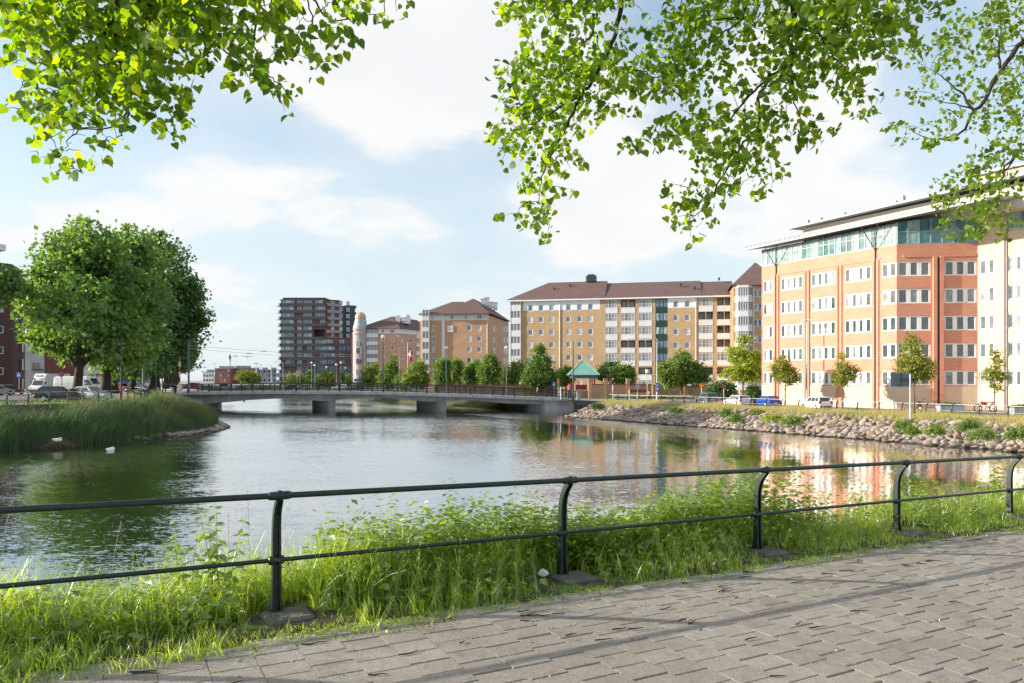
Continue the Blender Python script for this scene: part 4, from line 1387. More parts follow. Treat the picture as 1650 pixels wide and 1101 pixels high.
    bd.add([(0,0,ZR),(0,18,ZR),(0,18,zt),(0,0,zt)], [(3,2,1,0)], f.M); bd.add([(uL,0,ZR),(uL,14,ZR),(uL,14,zl),(uL,0,zl)], [(0,1,2,3)], lw.M)
    bd.build('back_wall', MT['slate'], root)
    r = MB()
    r.prism([q(f,-.3,-.4), q(f,LF+.1,-.4), q(s,LS+.2,-.4), q(s,LS+.2,16), q(f,-.3,18)], zt-ZR, zt-ZR+.3)
    r.prism([q(f,.3,1.6), q(f,LF-1,1.6), q(f,LF-1,15), q(f,.3,15)], zt-ZR+.3, Z(zc(94))-ZR)
    r.prism([q(lw,.2,-.3), q(lw,uL+.2,-.3), q(lw,uL+.2,14), q(lw,.2,14)], zl-ZR, zl-ZR+.25)
    r.build('roof', MT['slate'], root)
    fl = MB()
    fl.cyl((*q(f,5,6), Z(zc(94))-ZR), (*q(f,5,6), Z(zc(78))-ZR), .15, n=6); fl.build('aerial', MT['darkmetal'], root)
tower()

# ---- street of houses on the left quay
def left_house(name, label, o, u, L, z1, wm, rows, cols, ww, hh, extra=None, dep=12, sidewall=None, frame='white', pm='pane'):
    root = thing(name, label, 'building', (o[0],o[1],ZL))
    f = Fac(o, u, root)
    holes = [(c-ww/2, c+ww/2, z, z+hh, .15) for c in cols for z in rows]
    w = MB(); wall_holes(w, f, 0, L, ZL, z1, holes)
    for h in holes: window(f, h[0]+.01, h[2]+.01, ww-.02, hh-.02, 2 if ww > 1.3 else 1, 1, frame, pm, .1, .07, .06)
    w.prism([tuple((f.M @ Vector((a, d, 0)))[:2]) for (a, d) in ((.02,.4),(L-.02,.4),(L-.02,dep),(.02,dep))], 0, z1-ZL-.02)
    for uu, fl in ((0, 1), (L, 0)):
        w.add([(uu,0,ZL),(uu,dep,ZL),(uu,dep,z1),(uu,0,z1)], [(3,2,1,0) if fl else (0,1,2,3)], f.M)
    w.build('wall', wm, root)
    return root, f

def left_row():
    # brown brick corner block
    p0 = XY(-60, 112); p1 = XY(20, 118)
    z1 = Zat(432, 122)
    u = Vector((p1[0]-p0[0], p1[1]-p0[1])).normalized(); L = math.dist(p0, p1)
    root, f = left_house('brown_house', 'dark brown brick block of flats at the left edge, beside the crossing sign', p0, u, L, z1, MT['brickD'],
                         [5.6,9.0,12.4,15.8], [2.0, 5.2], 1.0, 1.2)
    s = Fac(p1, (XY(36.5,126)[0]-p1[0], 126-p1[1]), root); Ls = math.dist(p1, XY(36.5,126))
    hs = [(Ls*.68-.45, Ls*.68+.45, z, z+2.3, .2) for z in (6.0,9.4,12.8,16.2)]
    w = MB(); wall_holes(w, s, 0, Ls, ZL, z1, hs); w.build('side_wall', MT['brickD'], root)
    for h in hs: window(s, h[0]+.01, h[2]+.01, .88, 2.28, 1, 1, 'darkmetal', 'pane', .06, .05, .08)
    bs = Fac(s.pt(Ls), (XY(45,127)[0]-s.pt(Ls)[0], 127-s.pt(Ls)[1]), root); Lb = math.dist(s.pt(Ls), XY(45,127))
    st = MB(); st.box(0, Lb, .6, 3, ZL, z1-2, bs.M); st.build('balcony_stack', MT['balin'], root)
    for k in range(6):
        z = ZL+.3+k*3.2
        b = MB(); b.box(0.02, Lb, -.5, .55, z, z+2.0 if k != 0 else z+1.7, bs.M); b.build('balcony', MT['bal'], root)
    g = MB(); g.box(1.0, 4.4, -.04, .02, ZL, ZL+2.5, f.M); g.build('garage_door', MT['darkmetal'], root)
    t = MB(); t.box(-1, L-1.2, 1.5, 8, z1, z1+2.2, f.M); t.box(-1, L-.6, .8, 8.5, z1+2.2, z1+3.2, f.M, 1); t.build('roof', [MT['brickD'], MT['offwhite']], root)
    # red house with pale bands
    p0 = XY(46, 134); p1 = XY(71, 134)
    u = (p1[0]-p0[0], p1[1]-p0[1]); L = math.dist(p0, p1); z1 = Zat(500, 134)
    root, f = left_house('red_house', 'red brick house with pale bands and a shop window, behind the white box truck', p0, u, L, z1, MT['brickX'],
                         [8.3,11.5,14.5], [L*.45], 1.7, 1.5)
    b = MB()
    for z in (7.4,10.4,13.4,16.4): b.box(0, L, -.08, .02, z-.25, z+.25, f.M)
    b.box(L-.35, L+.02, -.06, .02, ZL, z1, f.M); b.build('pale_band', MT['offwhite'], root)
    sh = MB(); sh.box(.3, L-.2, -.06, .02, ZL+.3, ZL+3.6, f.M); so = sh.build('shop_front', MT['offwhite'], root)
    sp_ = MB(); sp_.box(.9, 1.9, -.09, -.061, ZL+.9, ZL+2.5, f.M); sp_.box(2.1, L-.4, -.09, -.061, ZL+.5, ZL+2.5, f.M); sp_.box(.9, L-.4, -.09, -.061, ZL+2.7, ZL+3.3, f.M); sp_.build('pane', MT['pane'], so)
    bl = MB()
    for k in range(12): bl.box(.1+k*(L-.1)/12, .14+k*(L-.1)/12, -.9, -.86, 6.7, 7.8, f.M)
    bl.box(0, L, -.92, -.84, 7.75, 7.82, f.M); bl.box(0, L, -.92, 0, 6.55, 6.7, f.M); bl.build('balcony', MT['darkmetal'], root)
    # white front turning away
    p2 = XY(97, 172)
    u = (p2[0]-p1[0], p2[1]-p1[1]); L = math.dist(p1, p2); z1 = Zat(512, 140)
    root, f = left_house('white_house', 'white fronted terrace with narrow windows and bays, running back from the red house', p1, u, L, z1, MT['offwhite'],
                         [3.4,7.2,10.4,13.2], [L*k for k in (.08,.2,.32,.44,.56,.68,.8,.92)], 1.5, 1.9)
    for k in (.26,.5,.74):
        b = MB(); 
        for z in (6.6,9.8,12.8): b.box(L*k-1.6, L*k+1.6, -1.0, .0, z, z+1.0, f.M)
        b.build('balcony', MT['bal'], root)
    # dark red and cream house farther down
    p3 = XY(97.5, 178); p4 = XY(133, 190)
    u = (p4[0]-p3[0], p4[1]-p3[1]); L = math.dist(p3, p4)
    root, f = left_house('gabled_house', 'dark red house with a cream balcony storey, seen past the first avenue trunk', p3, u, L, Zat(548,180), MT['brickX'],
                         [9.0,12.0], [1.0,2.6,4.2], 1.0, 1.8)
    b = MB(); b.box(-.1, L, -.9, 0, 8.0, 8.9, f.M); b.build('balcony', MT['cream'], root)
    p5 = XY(132, 196); p6 = XY(168, 230)
    u = (p6[0]-p5[0], p6[1]-p5[1]); L = math.dist(p5, p6)
    root, f = left_house('grey_house', 'pale grey house with tall windows, glimpsed between the avenue trunks', p5, u, L, Zat(545,200), MT['offwhite'],
                         [4.0,7.5,11.0], [L*k for k in (.1,.28,.46,.64,.82)], 1.2, 2.0)
    p5 = XY(168, 236); p6 = XY(245, 330)
    u = (p6[0]-p5[0], p6[1]-p5[1]); L = math.dist(p5, p6)
    root, f = left_house('blue_shop_house', 'grey and blue street front at the end of the avenue', p5, u, L, Zat(560,240), MT['bluegrey'],
                         [4.0,7.5,11.0], [L*k/12 for k in range(1,12)], 2.4, 2.0)
left_row()

def far_blocks():
    MT['farred'] = brick('far_red_brick', (.3,.09,.075), (.25,.08,.07), (.3,.15,.12), 1.2, .5)
    MT['fargrey'] = plain('far_grey_panel', (.26,.28,.33), .8, .2, .15)
    spec = [(327,345,600,622,430,'offwhite','pale far block with a flat roof beside the tall pole'),
            (346,371,594.5,622,400,'farred','far red brick block with a grey top and white gable'),
            (372,398,594,622,405,'farred','far red and grey block rising over the silver car on the bridge'),
            (399,446,596.5,622,440,'fargrey','long far grey block behind the round bush')]
    for (a, b, t, bt, D, m, lab) in spec:
        p = XY(a, D); q_ = XY(b, D)
        root = thing('far_block', lab, 'building', (p[0],p[1],ZR))
        f = Fac(p, (1,0), root); L = q_[0]-p[0]; zt = Zat(t, D)
        n = max(4, int(L/2.6)); rows = [3.2, 6.0, 8.6]
        holes = [((k+.5)*L/n-.6, (k+.5)*L/n+.6, z, z+1.4, .2) for k in range(n) for z in rows if z+1.5 < zt]
        w = MB(); wall_holes(w, f, 0, L, ZR, zt, holes); w.box(0.01, L-.01, .5, 12, ZR, zt-.01, f.M)
        for uu in (0, L): w.add([(uu,0,ZR),(uu,12,ZR),(uu,12,zt),(uu,0,zt)], [(0,1,2,3)], f.M)
        w.build('wall', MT[m], root)
        wn = MB()
        for h in holes: wn.add([(h[0],.19,h[2]),(h[1],.19,h[2]),(h[1],.19,h[3]),(h[0],.19,h[3])], [(0,1,2,3)], f.M)
        wn.build('window', MT['pane'], root)
        r = MB(); r.box(-.3, L+.3, -.4, 12.2, zt, zt+.35, f.M)
        for k in range(3): r.box(L*(.15+.3*k), L*(.15+.3*k)+2.4, 3, 6, zt+.35, zt+1.6, f.M)
        r.build('roof', MT['fargrey'], root)
far_blocks()
# ------------------------------------------------------------------ vegetation
def unit(a):
    return a/np.maximum(np.linalg.norm(a, axis=-1, keepdims=True), 1e-9)

def leaf_cards(P, axis, normal, length, width, fold=.0):
    """diamond shaped leaves, one island each"""
    side = unit(np.cross(axis, normal)); n = unit(np.cross(side, axis))
    l = length[:,None]; w = width[:,None]
    v0 = P; v1 = P + axis*l*.45 + side*w*.5 + n*l*fold; v2 = P + axis*l; v3 = P + axis*l*.45 - side*w*.5 + n*l*fold
    V = np.stack([v0,v1,v2,v3], 1).reshape(-1,3)
    m = len(P); b = np.arange(m)[:,None]*4
    return V, np.concatenate([b+0,b+1,b+2,b+3], 1)

def crown_mesh(name, blobs, clumps, per, size, mat, seed, crad=.8, flat=.7, inner=.5, aspect=.75, droop=.25):
    r = np.random.default_rng(seed)
    B = np.array(blobs, float); wt = (B[:,3]*B[:,4]*B[:,5])**(2/3); wt /= wt.sum()
    k = r.choice(len(B), clumps, p=wt)
    d = unit(r.normal(size=(clumps,3)))
    rad = inner + (1-inner)*r.random(clumps)**.6
    th = np.arctan2(d[:,1], d[:,0])
    rad *= r.uniform(.82, 1.13, clumps)*(1+.1*np.sin(3*th+seed)+.1*np.sin(5*d[:,2]+2*th+seed*1.7))
    C = B[k,:3] + d*B[k,3:]*rad[:,None]
    cs = crad*r.uniform(.45, 1.3, clumps)
    out = unit(d*np.array([1,1,.6]))
    idx = np.repeat(np.arange(clumps), per)
    n = len(idx)
    off = r.normal(size=(n,3))*.55
    off[:,2] *= flat
    P = C[idx] + off*cs[idx][:,None]
    ax = unit(r.normal(size=(n,3)) + out[idx]*.6 + np.array([0,0,-droop]))
    nr = unit(r.normal(size=(n,3))*.8 + out[idx]*.5 + np.array([0,0,.6]))
    L = size*r.uniform(.7,1.3,n)
    V, Q = leaf_cards(P, ax, nr, L, L*aspect, .08)
    return npmesh(name, V, Q, mat), C

def trunk_mesh(name, height, r0, targets, mat, seed, fork=.5, lean=(0,0), n=9):
    rd = random.Random(seed); mb = MB()
    top = Vector((lean[0], lean[1], height))
    pts = []; rs = []
    for i in range(8):
        t = i/7
        w = Vector((math.sin(t*5+seed)*.06*height*.2, math.cos(t*4+seed)*.06*height*.2, 0))
        pts.append(Vector((lean[0]*t, lean[1]*t, height*t)) + w*(t*(1-t)*4*.5))
        rs.append(r0*(1.35 if i == 0 else 1.0)*(1-.72*t))
    mb.tube(pts, rs, n)
    for tg in targets:
        tg = Vector(tg)
        t0 = rd.uniform(fork*.55, .95)
        i = min(6, int(t0*7)); st = pts[i].lerp(pts[i+1], t0*7-i)
        mid = st.lerp(tg, .5) + Vector((rd.uniform(-.3,.3), rd.uniform(-.3,.3), .05*height))
        q1 = st.lerp(mid, .55); q2 = mid.lerp(tg, .5) + Vector((0,0,.02*height))
        rr = rs[i]*.5
        mb.tube([st, q1, mid, q2, tg], [rr, rr*.75, rr*.5, rr*.3, rr*.1], 6, cap=False)
    return mb.mesh(name, mat, True)

def tree(label, loc, height_trunk, r0, blobs, clumps, per, size, leafm, barkm='bark', seed=1, group=None, cat='tree', name='tree', crad=.8, limbs=9, lean=(0,0), inner=.5, **kw):
    root = thing(name, label, cat, loc, 0, group)
    cm, C = crown_mesh('crown', blobs, clumps, per, size, MT[leafm], seed, crad, inner=inner, **kw)
    rd = random.Random(seed)
    tg = [C[i] for i in rd.sample(range(len(C)), min(limbs, len(C)))]
    tr = link('trunk', trunk_mesh('trunk', height_trunk, r0, tg, MT[barkm], seed, lean=lean), root)
    cr = link('crown', cm, root)
    return root, tr, cr

def pxblobs(loc, D, specs):
    """crown lobes given by their place in the view at distance D, relative to the tree's foot"""
    out = []
    for (px, py, rx, ry, *rest) in specs:
        dd = rest[0] if rest else 0.0
        p = W(px, py, D+dd); k = (D+dd)/F
        rz = rest[1] if len(rest) > 1 else rx*k*.85
        out.append((p.x-loc[0], p.y-loc[1], p.z-loc[2], rx*k, rz, ry*k))
    return out

def avenue():
    def at(px, D): x, y = XY(px, D); return (x, y, ZL-.05)
    # first tree: broad crown
    l = at(124, 75)
    tree('broad bright green avenue tree with a thick dark trunk, nearest the black hatchback', l, 9.5, .52,
         pxblobs(l, 75, [(130,450,72,84),(88,470,44,52,-2),(175,470,52,75,1),(135,545,85,42),(92,532,36,30,-1),(145,400,52,42),(190,540,46,44),(120,500,72,55,-4),(100,405,42,32),(74,425,18,16)]),
         560, 34, .5, 'bigtree', seed=11, crad=1.15, limbs=22, lean=(.6,.2), inner=.35, group='avenue trees on the left quay')
    l = at(171, 82)
    tree('avenue tree with a straight dark trunk beside the white van', l, 9.5, .62,
         pxblobs(l, 82, [(205,460,48,80),(180,430,40,55),(215,540,46,55),(175,560,50,36),(215,405,30,32)]),
         360, 34, .5, 'bigtree', seed=12, crad=1.15, limbs=16, inner=.35, group='avenue trees on the left quay')
    l = at(184, 96)
    tree('avenue tree close behind the white van trunk, its crown hidden in the row', l, 9.5, .5,
         pxblobs(l, 96, [(215,480,50,75),(200,560,50,50)]), 200, 34, .55, 'darktree', seed=13, crad=1.3, limbs=10, inner=.4, group='avenue trees on the left quay')
    l = at(214, 112)
    tree('slimmer avenue tree between the dark posts', l, 10, .5,
         pxblobs(l, 112, [(235,475,45,85),(230,560,45,50)]), 220, 34, .6, 'darktree', seed=14, crad=1.4, limbs=10, inner=.4, group='avenue trees on the left quay')
    l = at(249, 122)
    tree('dark leaning avenue tree whose branches reach out over the bridge end', l, 12, .8,
         pxblobs(l, 122, [(265,455,48,72),(288,510,34,55),(250,410,32,30),(312,522,20,24),(280,575,36,34),(255,560,40,48),(240,390,24,20),(322,506,12,9),(300,470,24,28)]),
         420, 36, .62, 'darktree', seed=15, crad=1.45, limbs=20, lean=(1.2,0), inner=.35, group='avenue trees on the left quay')
    # the row runs on towards the vanishing point
    first = None
    labs = ['avenue tree just past the lamp with two domes, in the receding row','avenue tree in the receding row, second past the leaning one','avenue tree in the receding row, third past the leaning one',
            'avenue tree in the receding row, fourth past the leaning one','small looking avenue tree farthest down the row']
    for i, (px, D) in enumerate(((268,150),(274,175),(279,205),(283,240),(287,285))):
        l = at(px, D)
        if first is None:
            rt, tr, cr = tree(labs[0], l, 11, .55, [(0,0,11,5.6,5.6,6.5),(2.0,0,7.5,4,4,3.5),(-2,0,8,4,4,4),(0,0,15,3.6,3.6,3.6)], 230, 34, .7, 'darktree', seed=21, crad=1.4, limbs=12, inner=.4, group='avenue trees on the left quay')
            first = (rt, [(tr,[]),(cr,[])])
        else:
            dup(first[0], first[1], l, i*1.3, labs[i])
    # tree whose branch hangs in at the left edge
    l = at(-70, 66)
    tree('tree at the left edge whose long bough hangs in front of the brown brick block', l, 9, .5,
         pxblobs(l, 66, [(-75,430,50,60),(8,458,30,15),(36,466,22,13),(12,440,14,8),(-10,480,30,14)]),
         150, 30, .4, 'bigtree', seed=31, crad=.75, limbs=18, inner=.3, group='avenue trees on the left quay')
avenue()

def mid_trees():
    def T(label, px, D, base_z, specs, clumps, per, size, leaf, seed, th, r0=.14, bark='bark2', crad=.55, limbs=8, name='tree', cat='tree', **kw):
        x, y = XY(px, D); l = (x, y, base_z)
        return tree(label, l, th, r0, pxblobs(l, D, specs), clumps, per, size, MT and leaf, bark, seed, crad=crad, limbs=limbs, name=name, cat=cat, **kw)
    z = ZR
    # beyond the bridge, left to right
    T('round clipped tree in front of the far red blocks', 401, 262, z, [(392,608,12,9),(410,610,12,9),(401,604,12,6)], 110, 26, .55, 'lighttree', 40, 2.5, .25, crad=1.1, inner=.3)
    g = 'young trees beyond the bridge'
    T('small sparse tree in front of the dark tower, beside the pale panels', 475, 214, z, [(470,612,10,9),(482,610,12,8)], 70, 18, .5, 'lighttree', 41, 4, .12, crad=.8, group=g)
    T('pointed tree in front of the dark tower', 499, 212, z, [(499,616,7,10),(499,604,4,8),(500,624,8,8)], 80, 20, .5, 'midtree', 42, 6, .12, crad=.7, group=g)
    T('broad bright bush tree in front of the dark tower', 527, 205, z, [(527,612,15,12),(515,620,10,10),(540,620,10,8),(528,603,7,6)], 150, 20, .5, 'lighttree', 43, 5, .15, crad=.8, group=g)
    T('narrow tree right of the broad bush tree by the tower', 553, 208, z, [(553,616,5,12),(551,606,3,7)], 60, 18, .5, 'midtree', 44, 5, .1, crad=.6, group=g)
    T('slim dark tree before the lower wing of the tower', 561, 211, z, [(561,614,5,10)], 50, 18, .5, 'midtree', 45, 5, .1, crad=.6, group=g)
    T('loose pale tree under the domed house', 598, 178, z, [(598,606,18,16),(610,612,13,12),(584,616,10,10),(600,592,8,8)], 170, 20, .42, 'lighttree', 46, 6, .15, crad=.8, group=g)
    T('pointed green tree between the dark lamp post and the flag', 632, 168, z, [(630,604,13,20),(633,586,7,12),(622,616,14,12)], 200, 22, .4, 'midtree', 47, 8, .16, crad=.8, group=g)
    T('low round tree under the flag', 648, 160, z, [(647,616,11,12)], 80, 20, .4, 'midtree', 48, 4, .12, crad=.7, group=g)
    T('broad light tree in front of the white corner bay of the orange flats', 672, 158, z, [(672,606,17,20),(660,614,12,14),(683,616,9,13),(676,590,9,10)], 230, 22, .4, 'lighttree', 49, 7, .16, crad=.85, group=g)
    T('dark rounded tree left of the pale lamp post', 713, 140, z, [(712,602,14,20),(722,612,10,14),(716,588,8,10)], 220, 22, .36, 'midtree', 50, 7, .16, crad=.75, group=g)
    T('green oval tree behind the yellow banner', 733, 146, z, [(733,602,13,20),(736,590,9,12)], 170, 22, .36, 'midtree', 51, 7, .16, crad=.7, group=g)
    T('dense dark tree under the orange side wall', 766, 142, z, [(762,602,14,16),(770,594,11,14),(758,612,11,10)], 190, 22, .36, 'midtree', 52, 7, .16, crad=.7, group=g)
    T('taller dark tree where two orange walls meet', 792, 138, z, [(790,592,16,18),(798,604,13,16),(782,606,11,14),(790,576,8,9)], 250, 22, .36, 'midtree', 53, 9, .18, crad=.75, group=g)
    T('pale green tree left of the ochre block', 828, 128, z, [(826,606,15,16),(834,596,11,14),(820,614,10,10)], 190, 22, .33, 'lighttree', 54, 7, .16, crad=.7, group=g)
    g = 'trees before the ochre apartments'
    T('cone shaped dark tree at the right end of the bridge', 872, 119, z, [(871,606,24,18),(870,588,19,17),(871,570,10,13),(888,612,14,12),(856,612,14,12),(871,560,4,6)], 420, 26, .3, 'midtree', 55, 8.5, .16, crad=.62, limbs=14, group=g)
    T('yellowish tree behind the green roofed kiosk', 912, 126, z, [(912,606,14,14),(905,614,10,10)], 140, 22, .33, 'lighttree', 56, 6, .15, crad=.7, group=g)
    T('large dark shrub behind the kiosk', 985, 124, z, [(985,596,13,13),(972,602,9,12)], 200, 24, .3, 'darktree', 57, 5, .15, crad=.7, group=g)
    T('glossy rounded shrub above the brick wall', 1005, 120, z, [(1005,602,17,14),(1012,610,10,10),(996,608,12,10)], 260, 24, .3, 'midtree', 58, 5, .15, crad=.65, group=g)
    T('large dark rounded tree in front of the green cladding strip', 1098, 106, z, [(1098,594,22,20),(1110,604,24,18),(1085,606,20,18),(1100,578,12,10),(1122,598,14,16),(1132,606,12,12)], 520, 28, .27, 'midtree', 59, 7, .2, crad=.6, limbs=14, group=g)
    T('slim grey stemmed tree at the left of the big dark tree', 1079, 103, z, [(1074,602,14,16),(1080,612,12,12),(1068,594,8,10)], 190, 24, .27, 'lighttree', 60, 6, .1, crad=.6, group=g)
    T('dark bush behind the round no stopping sign', 1163, 101, z, [(1163,626,15,12),(1152,630,11,9),(1175,630,11,10)], 190, 22, .27, 'darktree', 61, 3, .1, crad=.55, group=g)
    T('feathery yellow green tree before the white bay', 1197, 96, z, [(1197,590,26,14),(1190,566,20,10),(1206,576,22,12),(1180,602,18,10),(1216,600,17,12),(1198,550,10,9),(1200,610,22,8)], 330, 24, .26, 'ash', 62, 7.5, .14, crad=.62, limbs=16, flat=.45, inner=.25, group=g)
    T('low dark hedge like bush beside the office block', 1218, 97, z, [(1212,632,10,9),(1222,638,9,8)], 90, 20, .26, 'darktree', 63, 2, .08, crad=.5, group=g)
    g = 'young street trees before the office block'
    z2 = ZR+.12
    T('dense young street tree between the blue car and the white car', 1265, 78, z2, [(1264,602,19,12),(1258,590,14,11),(1270,608,20,9),(1262,580,8,7)], 200, 22, .2, 'young', 70, 5.5, .075, crad=.42, limbs=12, group=g)
    T('young street tree with a thin crown to the right of the white car', 1358, 72, z2, [(1358,604,18,13),(1360,588,13,9),(1368,600,13,11),(1352,612,14,9),(1358,576,6,5)], 150, 20, .19, 'young', 71, 5.5, .07, crad=.4, limbs=12, inner=.3, group=g)
    T('tallest young street tree, behind the blue grey sign board', 1473, 60.5, z2, [(1472,584,26,18),(1468,560,16,14),(1482,600,24,14),(1460,600,20,14),(1470,546,8,8),(1490,585,14,12)], 240, 21, .18, 'young', 72, 5.6, .08, crad=.4, limbs=16, inner=.3, group=g)
    T('sparse spindly young tree beside the red motorcycle', 1603, 57.5, z2, [(1602,600,16,16),(1606,580,10,14),(1600,562,5,9),(1614,606,14,8),(1592,606,12,8),(1604,624,9,5)], 105, 15, .17, 'young', 73, 5.2, .055, crad=.36, limbs=16, inner=.2, group=g)
mid_trees()

# ------------------------------------------------------------------ grass
def blades(name, P, h, w, lean, mat, r, levels=(0,.4,.75,1.0), tip=.12):
    n = len(P)
    a = r.uniform(0, 2*np.pi, n)
    side = np.stack([np.cos(a), np.sin(a), np.zeros(n)], 1)
    ld = lean if isinstance(lean, np.ndarray) else np.stack([np.cos(a*1.7+1), np.sin(a*1.7+1), np.zeros(n)], 1)*lean
    V = []
    for t in levels:
        c = P + np.array([0,0,1])*(h*t*(1-.25*t*np.minimum(1, np.linalg.norm(ld,axis=1))))[:,None] + ld*(h*t*t)[:,None]
        ww = (w*(1-(1-tip)*t))[:,None]*.5
        V += [c - side*ww, c + side*ww]
    k = len(levels)
    V = np.stack(V, 1)      # n, 2k, 3
    Q = []
    b = np.arange(n)[:,None]*(2*k)
    for i in range(k-1):
        Q.append(np.concatenate([b+2*i, b+2*i+1, b+2*i+3, b+2*i+2], 1))
    Q = np.stack(Q, 1).reshape(-1,4)
    return npmesh(name, V.reshape(-1,3), Q, MT[mat])

def near_grass():
    r = np.random.default_rng(5)
    def scatter(n, s0, s1, d0, d1, pw=1.0):
        s = s0 + (s1-s0)*r.random(n)**pw; d = r.uniform(d0, d1, n)
        return s, d
    def put(name, label, parts, mat, lean, w):
        Ps, hs = [], []
        for (n, s0, s1, d0, d1, h0, h1, pw) in parts:
            s, d = scatter(n, s0, s1, d0, d1, pw)
            # clumpy growth
            f = .5+.5*np.sin(s*2.3+1.7*np.sin(d*2+s*.7))*np.cos(d*3.1+s*1.1)
            keep = r.random(n) < .35+.65*f
            s, d, f = s[keep], d[keep], f[keep]
            # little grows on the plinth stones
            dp = np.min(np.abs(s[:,None]-np.array([-5.4,-2.7,0,2.68,5.36,8,10.83,13.5])[None,:]-.03), 1)
            k2 = ~((dp < .24) & (d > -.16) & (d < .34)); s, d, f, dp = s[k2], d[k2], f[k2], dp[k2]
            x, y = quay(s, d); z = quay_z(s, d)
            short = np.where((dp < .5) & (d > .05), .4, 1.0)*np.where(d > -.15, .78, 1.0)
            Ps.append(np.stack([x,y,z-.02], 1)); hs.append(r.uniform(h0, h1, len(s))*(.65+.5*f)*short)
        P = np.concatenate(Ps); h = np.concatenate(hs)
        me = blades(name, P, h, np.full(len(P), w)*r.uniform(.5,1.6,len(P)), np.stack([np.cos(P[:,0]*37), np.sin(P[:,0]*37), 0*h], 1)*r.uniform(.1,1.1,len(P))[:,None]*lean*1.6, mat, r)
        return tag(link(name, me), label, 'grass', kind='stuff')
    put('grass', 'long lush verge grass under the railing', [
        (36000, -5, 24, -1.3, .12, .22, .56, 1.6), (17000, -5, 26, -3.6, -1.0, .4, .85, 1.4), (17000, -5, 24, .05, .45, .1, .3, 1.5), (5000, -6, .6, .4, .78, .08, .26, .8),
        (9000, -6, 24, .38, .7, .02, .11, 1.3), (12000, -7, 2.2, -1.5, .15, .32, .72, 1.0), (5000, 24, 45, -4, .3, .3, .6, 1)], 'grass', .55, .0085)
    put('wild_grass', 'taller broad bladed grass tufts on the quay edge', [
        (3800, -6, 24, -2.2, -.1, .4, .75, 1.5), (1500, -6, 6, -.6, .2, .25, .5, 1.2)], 'grass', .4, .017)
    # flowering stems
    s, d = scatter(230, -5, 20, -2.2, -.2, .9)
    x, y = quay(s, d); z = quay_z(s, d)
    P = np.stack([x,y,z], 1); h = r.uniform(.65, 1.0, len(P))
    a = r.uniform(0, 6.28, len(P)); ld = np.stack([np.cos(a), np.sin(a), 0*a], 1)*r.uniform(.05,.3,len(P))[:,None]
    me = blades('grass_seed_stems', P, h, np.full(len(P), .003), ld, 'seed', r, tip=.8)
    tag(link('grass_stems', me), 'thin flowering grass stems standing above the verge', 'grass', kind='stuff')
    top = P + np.array([0,0,1])*(h*.94)[:,None] + ld*(h)[:,None]
    k = 14
    PP = np.repeat(top, k, 0); t = np.tile(np.linspace(-.16,.0,k), len(top))
    PP = PP + np.array([0,0,1])*t[:,None] + r.normal(0,.008,PP.shape)
    ax = unit(r.normal(size=PP.shape)*.5 + np.array([0,0,1.]))
    V, Q = leaf_cards(PP, ax, unit(r.normal(size=PP.shape)), np.full(len(PP), .016), np.full(len(PP), .005))
    tag(link('grass_seed_heads', npmesh('grass_seed_heads', V, Q, MT['seed'])), 'loose pale seed heads on the verge grass', 'grass', kind='stuff')
    # broad leaved undergrowth
    parts = [(1700, .5, 3.4, -1.5, -.25, .3, .8), (700, 3.0, 5.0, -1.6, -.3, .3, .65), (1000, 2.6, 5.0, -1.4, -.25, .3, .75), (1000, 4.7, 6.8, -1.6, -.2, .35, .95), (1000, 6.5, 22, -1.9, -.3, .25, .65), (700, -5, 1.0, -1.5, .1, .15, .42), (1300, -5, 20, -.9, .1, .1, .36), (500,-5,20,-.3,.3,.05,.16)]
    Ps, Ax, Nr, Ls = [], [], [], []
    for (n, s0, s1, d0, d1, h0, h1) in parts:
        s = r.uniform(s0, s1, n); d = r.uniform(d0, d1, n)
        dp = np.min(np.abs(s[:,None]-np.array([-5.4,-2.7,0,2.68,5.36,8,10.83,13.5])[None,:]-.05), 1)
        k = ~((dp < .34) & (d > -.3)); s, d = s[k], d[k]; n = len(s); x, y = quay(s, d); z = quay_z(s, d)
        H = r.uniform(h0, h1, n)
        for q in range(6):
            f = r.uniform(.35, 1.0, n)
            a = r.uniform(0, 6.28, n); rad = r.uniform(.0, .07, n)
            Ps.append(np.stack([x+np.cos(a)*rad, y+np.sin(a)*rad, z+H*f], 1))
            Ax.append(unit(np.stack([np.cos(a), np.sin(a), r.uniform(-.5,.25,n)], 1)))
            Nr.append(unit(r.normal(size=(n,3))*.35+np.array([0,0,1.])))
            Ls.append(r.uniform(.055,.12,n)*(1.15-.35*f))
    P = np.concatenate(Ps); A = np.concatenate(Ax); Nn = np.concatenate(Nr); L = np.concatenate(Ls)
    V, Q = leaf_cards(P, A, Nn, L, L*.55, .06)
    tag(link('undergrowth', npmesh('undergrowth', V, Q, MT['weed'])), 'leafy weeds growing through the verge grass', 'weeds', kind='stuff')
    # low moss and clover mat along the paving edge
    n = 26000
    s = r.uniform(-6, 22, n); d = .42 + .13*np.sin(s*2.1)*np.sin(s*.77+1) + r.normal(0, .12, n); x, y = quay(s, d); z = quay_z(s, np.maximum(d,.3)) - .035*np.clip(.55-d,0,.3)/.3
    P = np.stack([x,y,z-.004+r.uniform(0,.022,n)], 1)
    keep = (np.sin(s*3.3)+np.sin(s*7.1+1)+np.sin(s*1.3)) > -.4
    P = P[keep]; n = len(P)
    V, Q = leaf_cards(P, unit(r.normal(size=(n,3))*np.array([1,1,.3])), unit(r.normal(size=(n,3))*.3+np.array([0,0,1.])), r.uniform(.015,.035,n), r.uniform(.012,.025,n))
    tag(link('ground_cover', npmesh('ground_cover', V, Q, MT['grass'])), 'low clover and moss creeping over the edge of the paving', 'ground cover', kind='stuff')
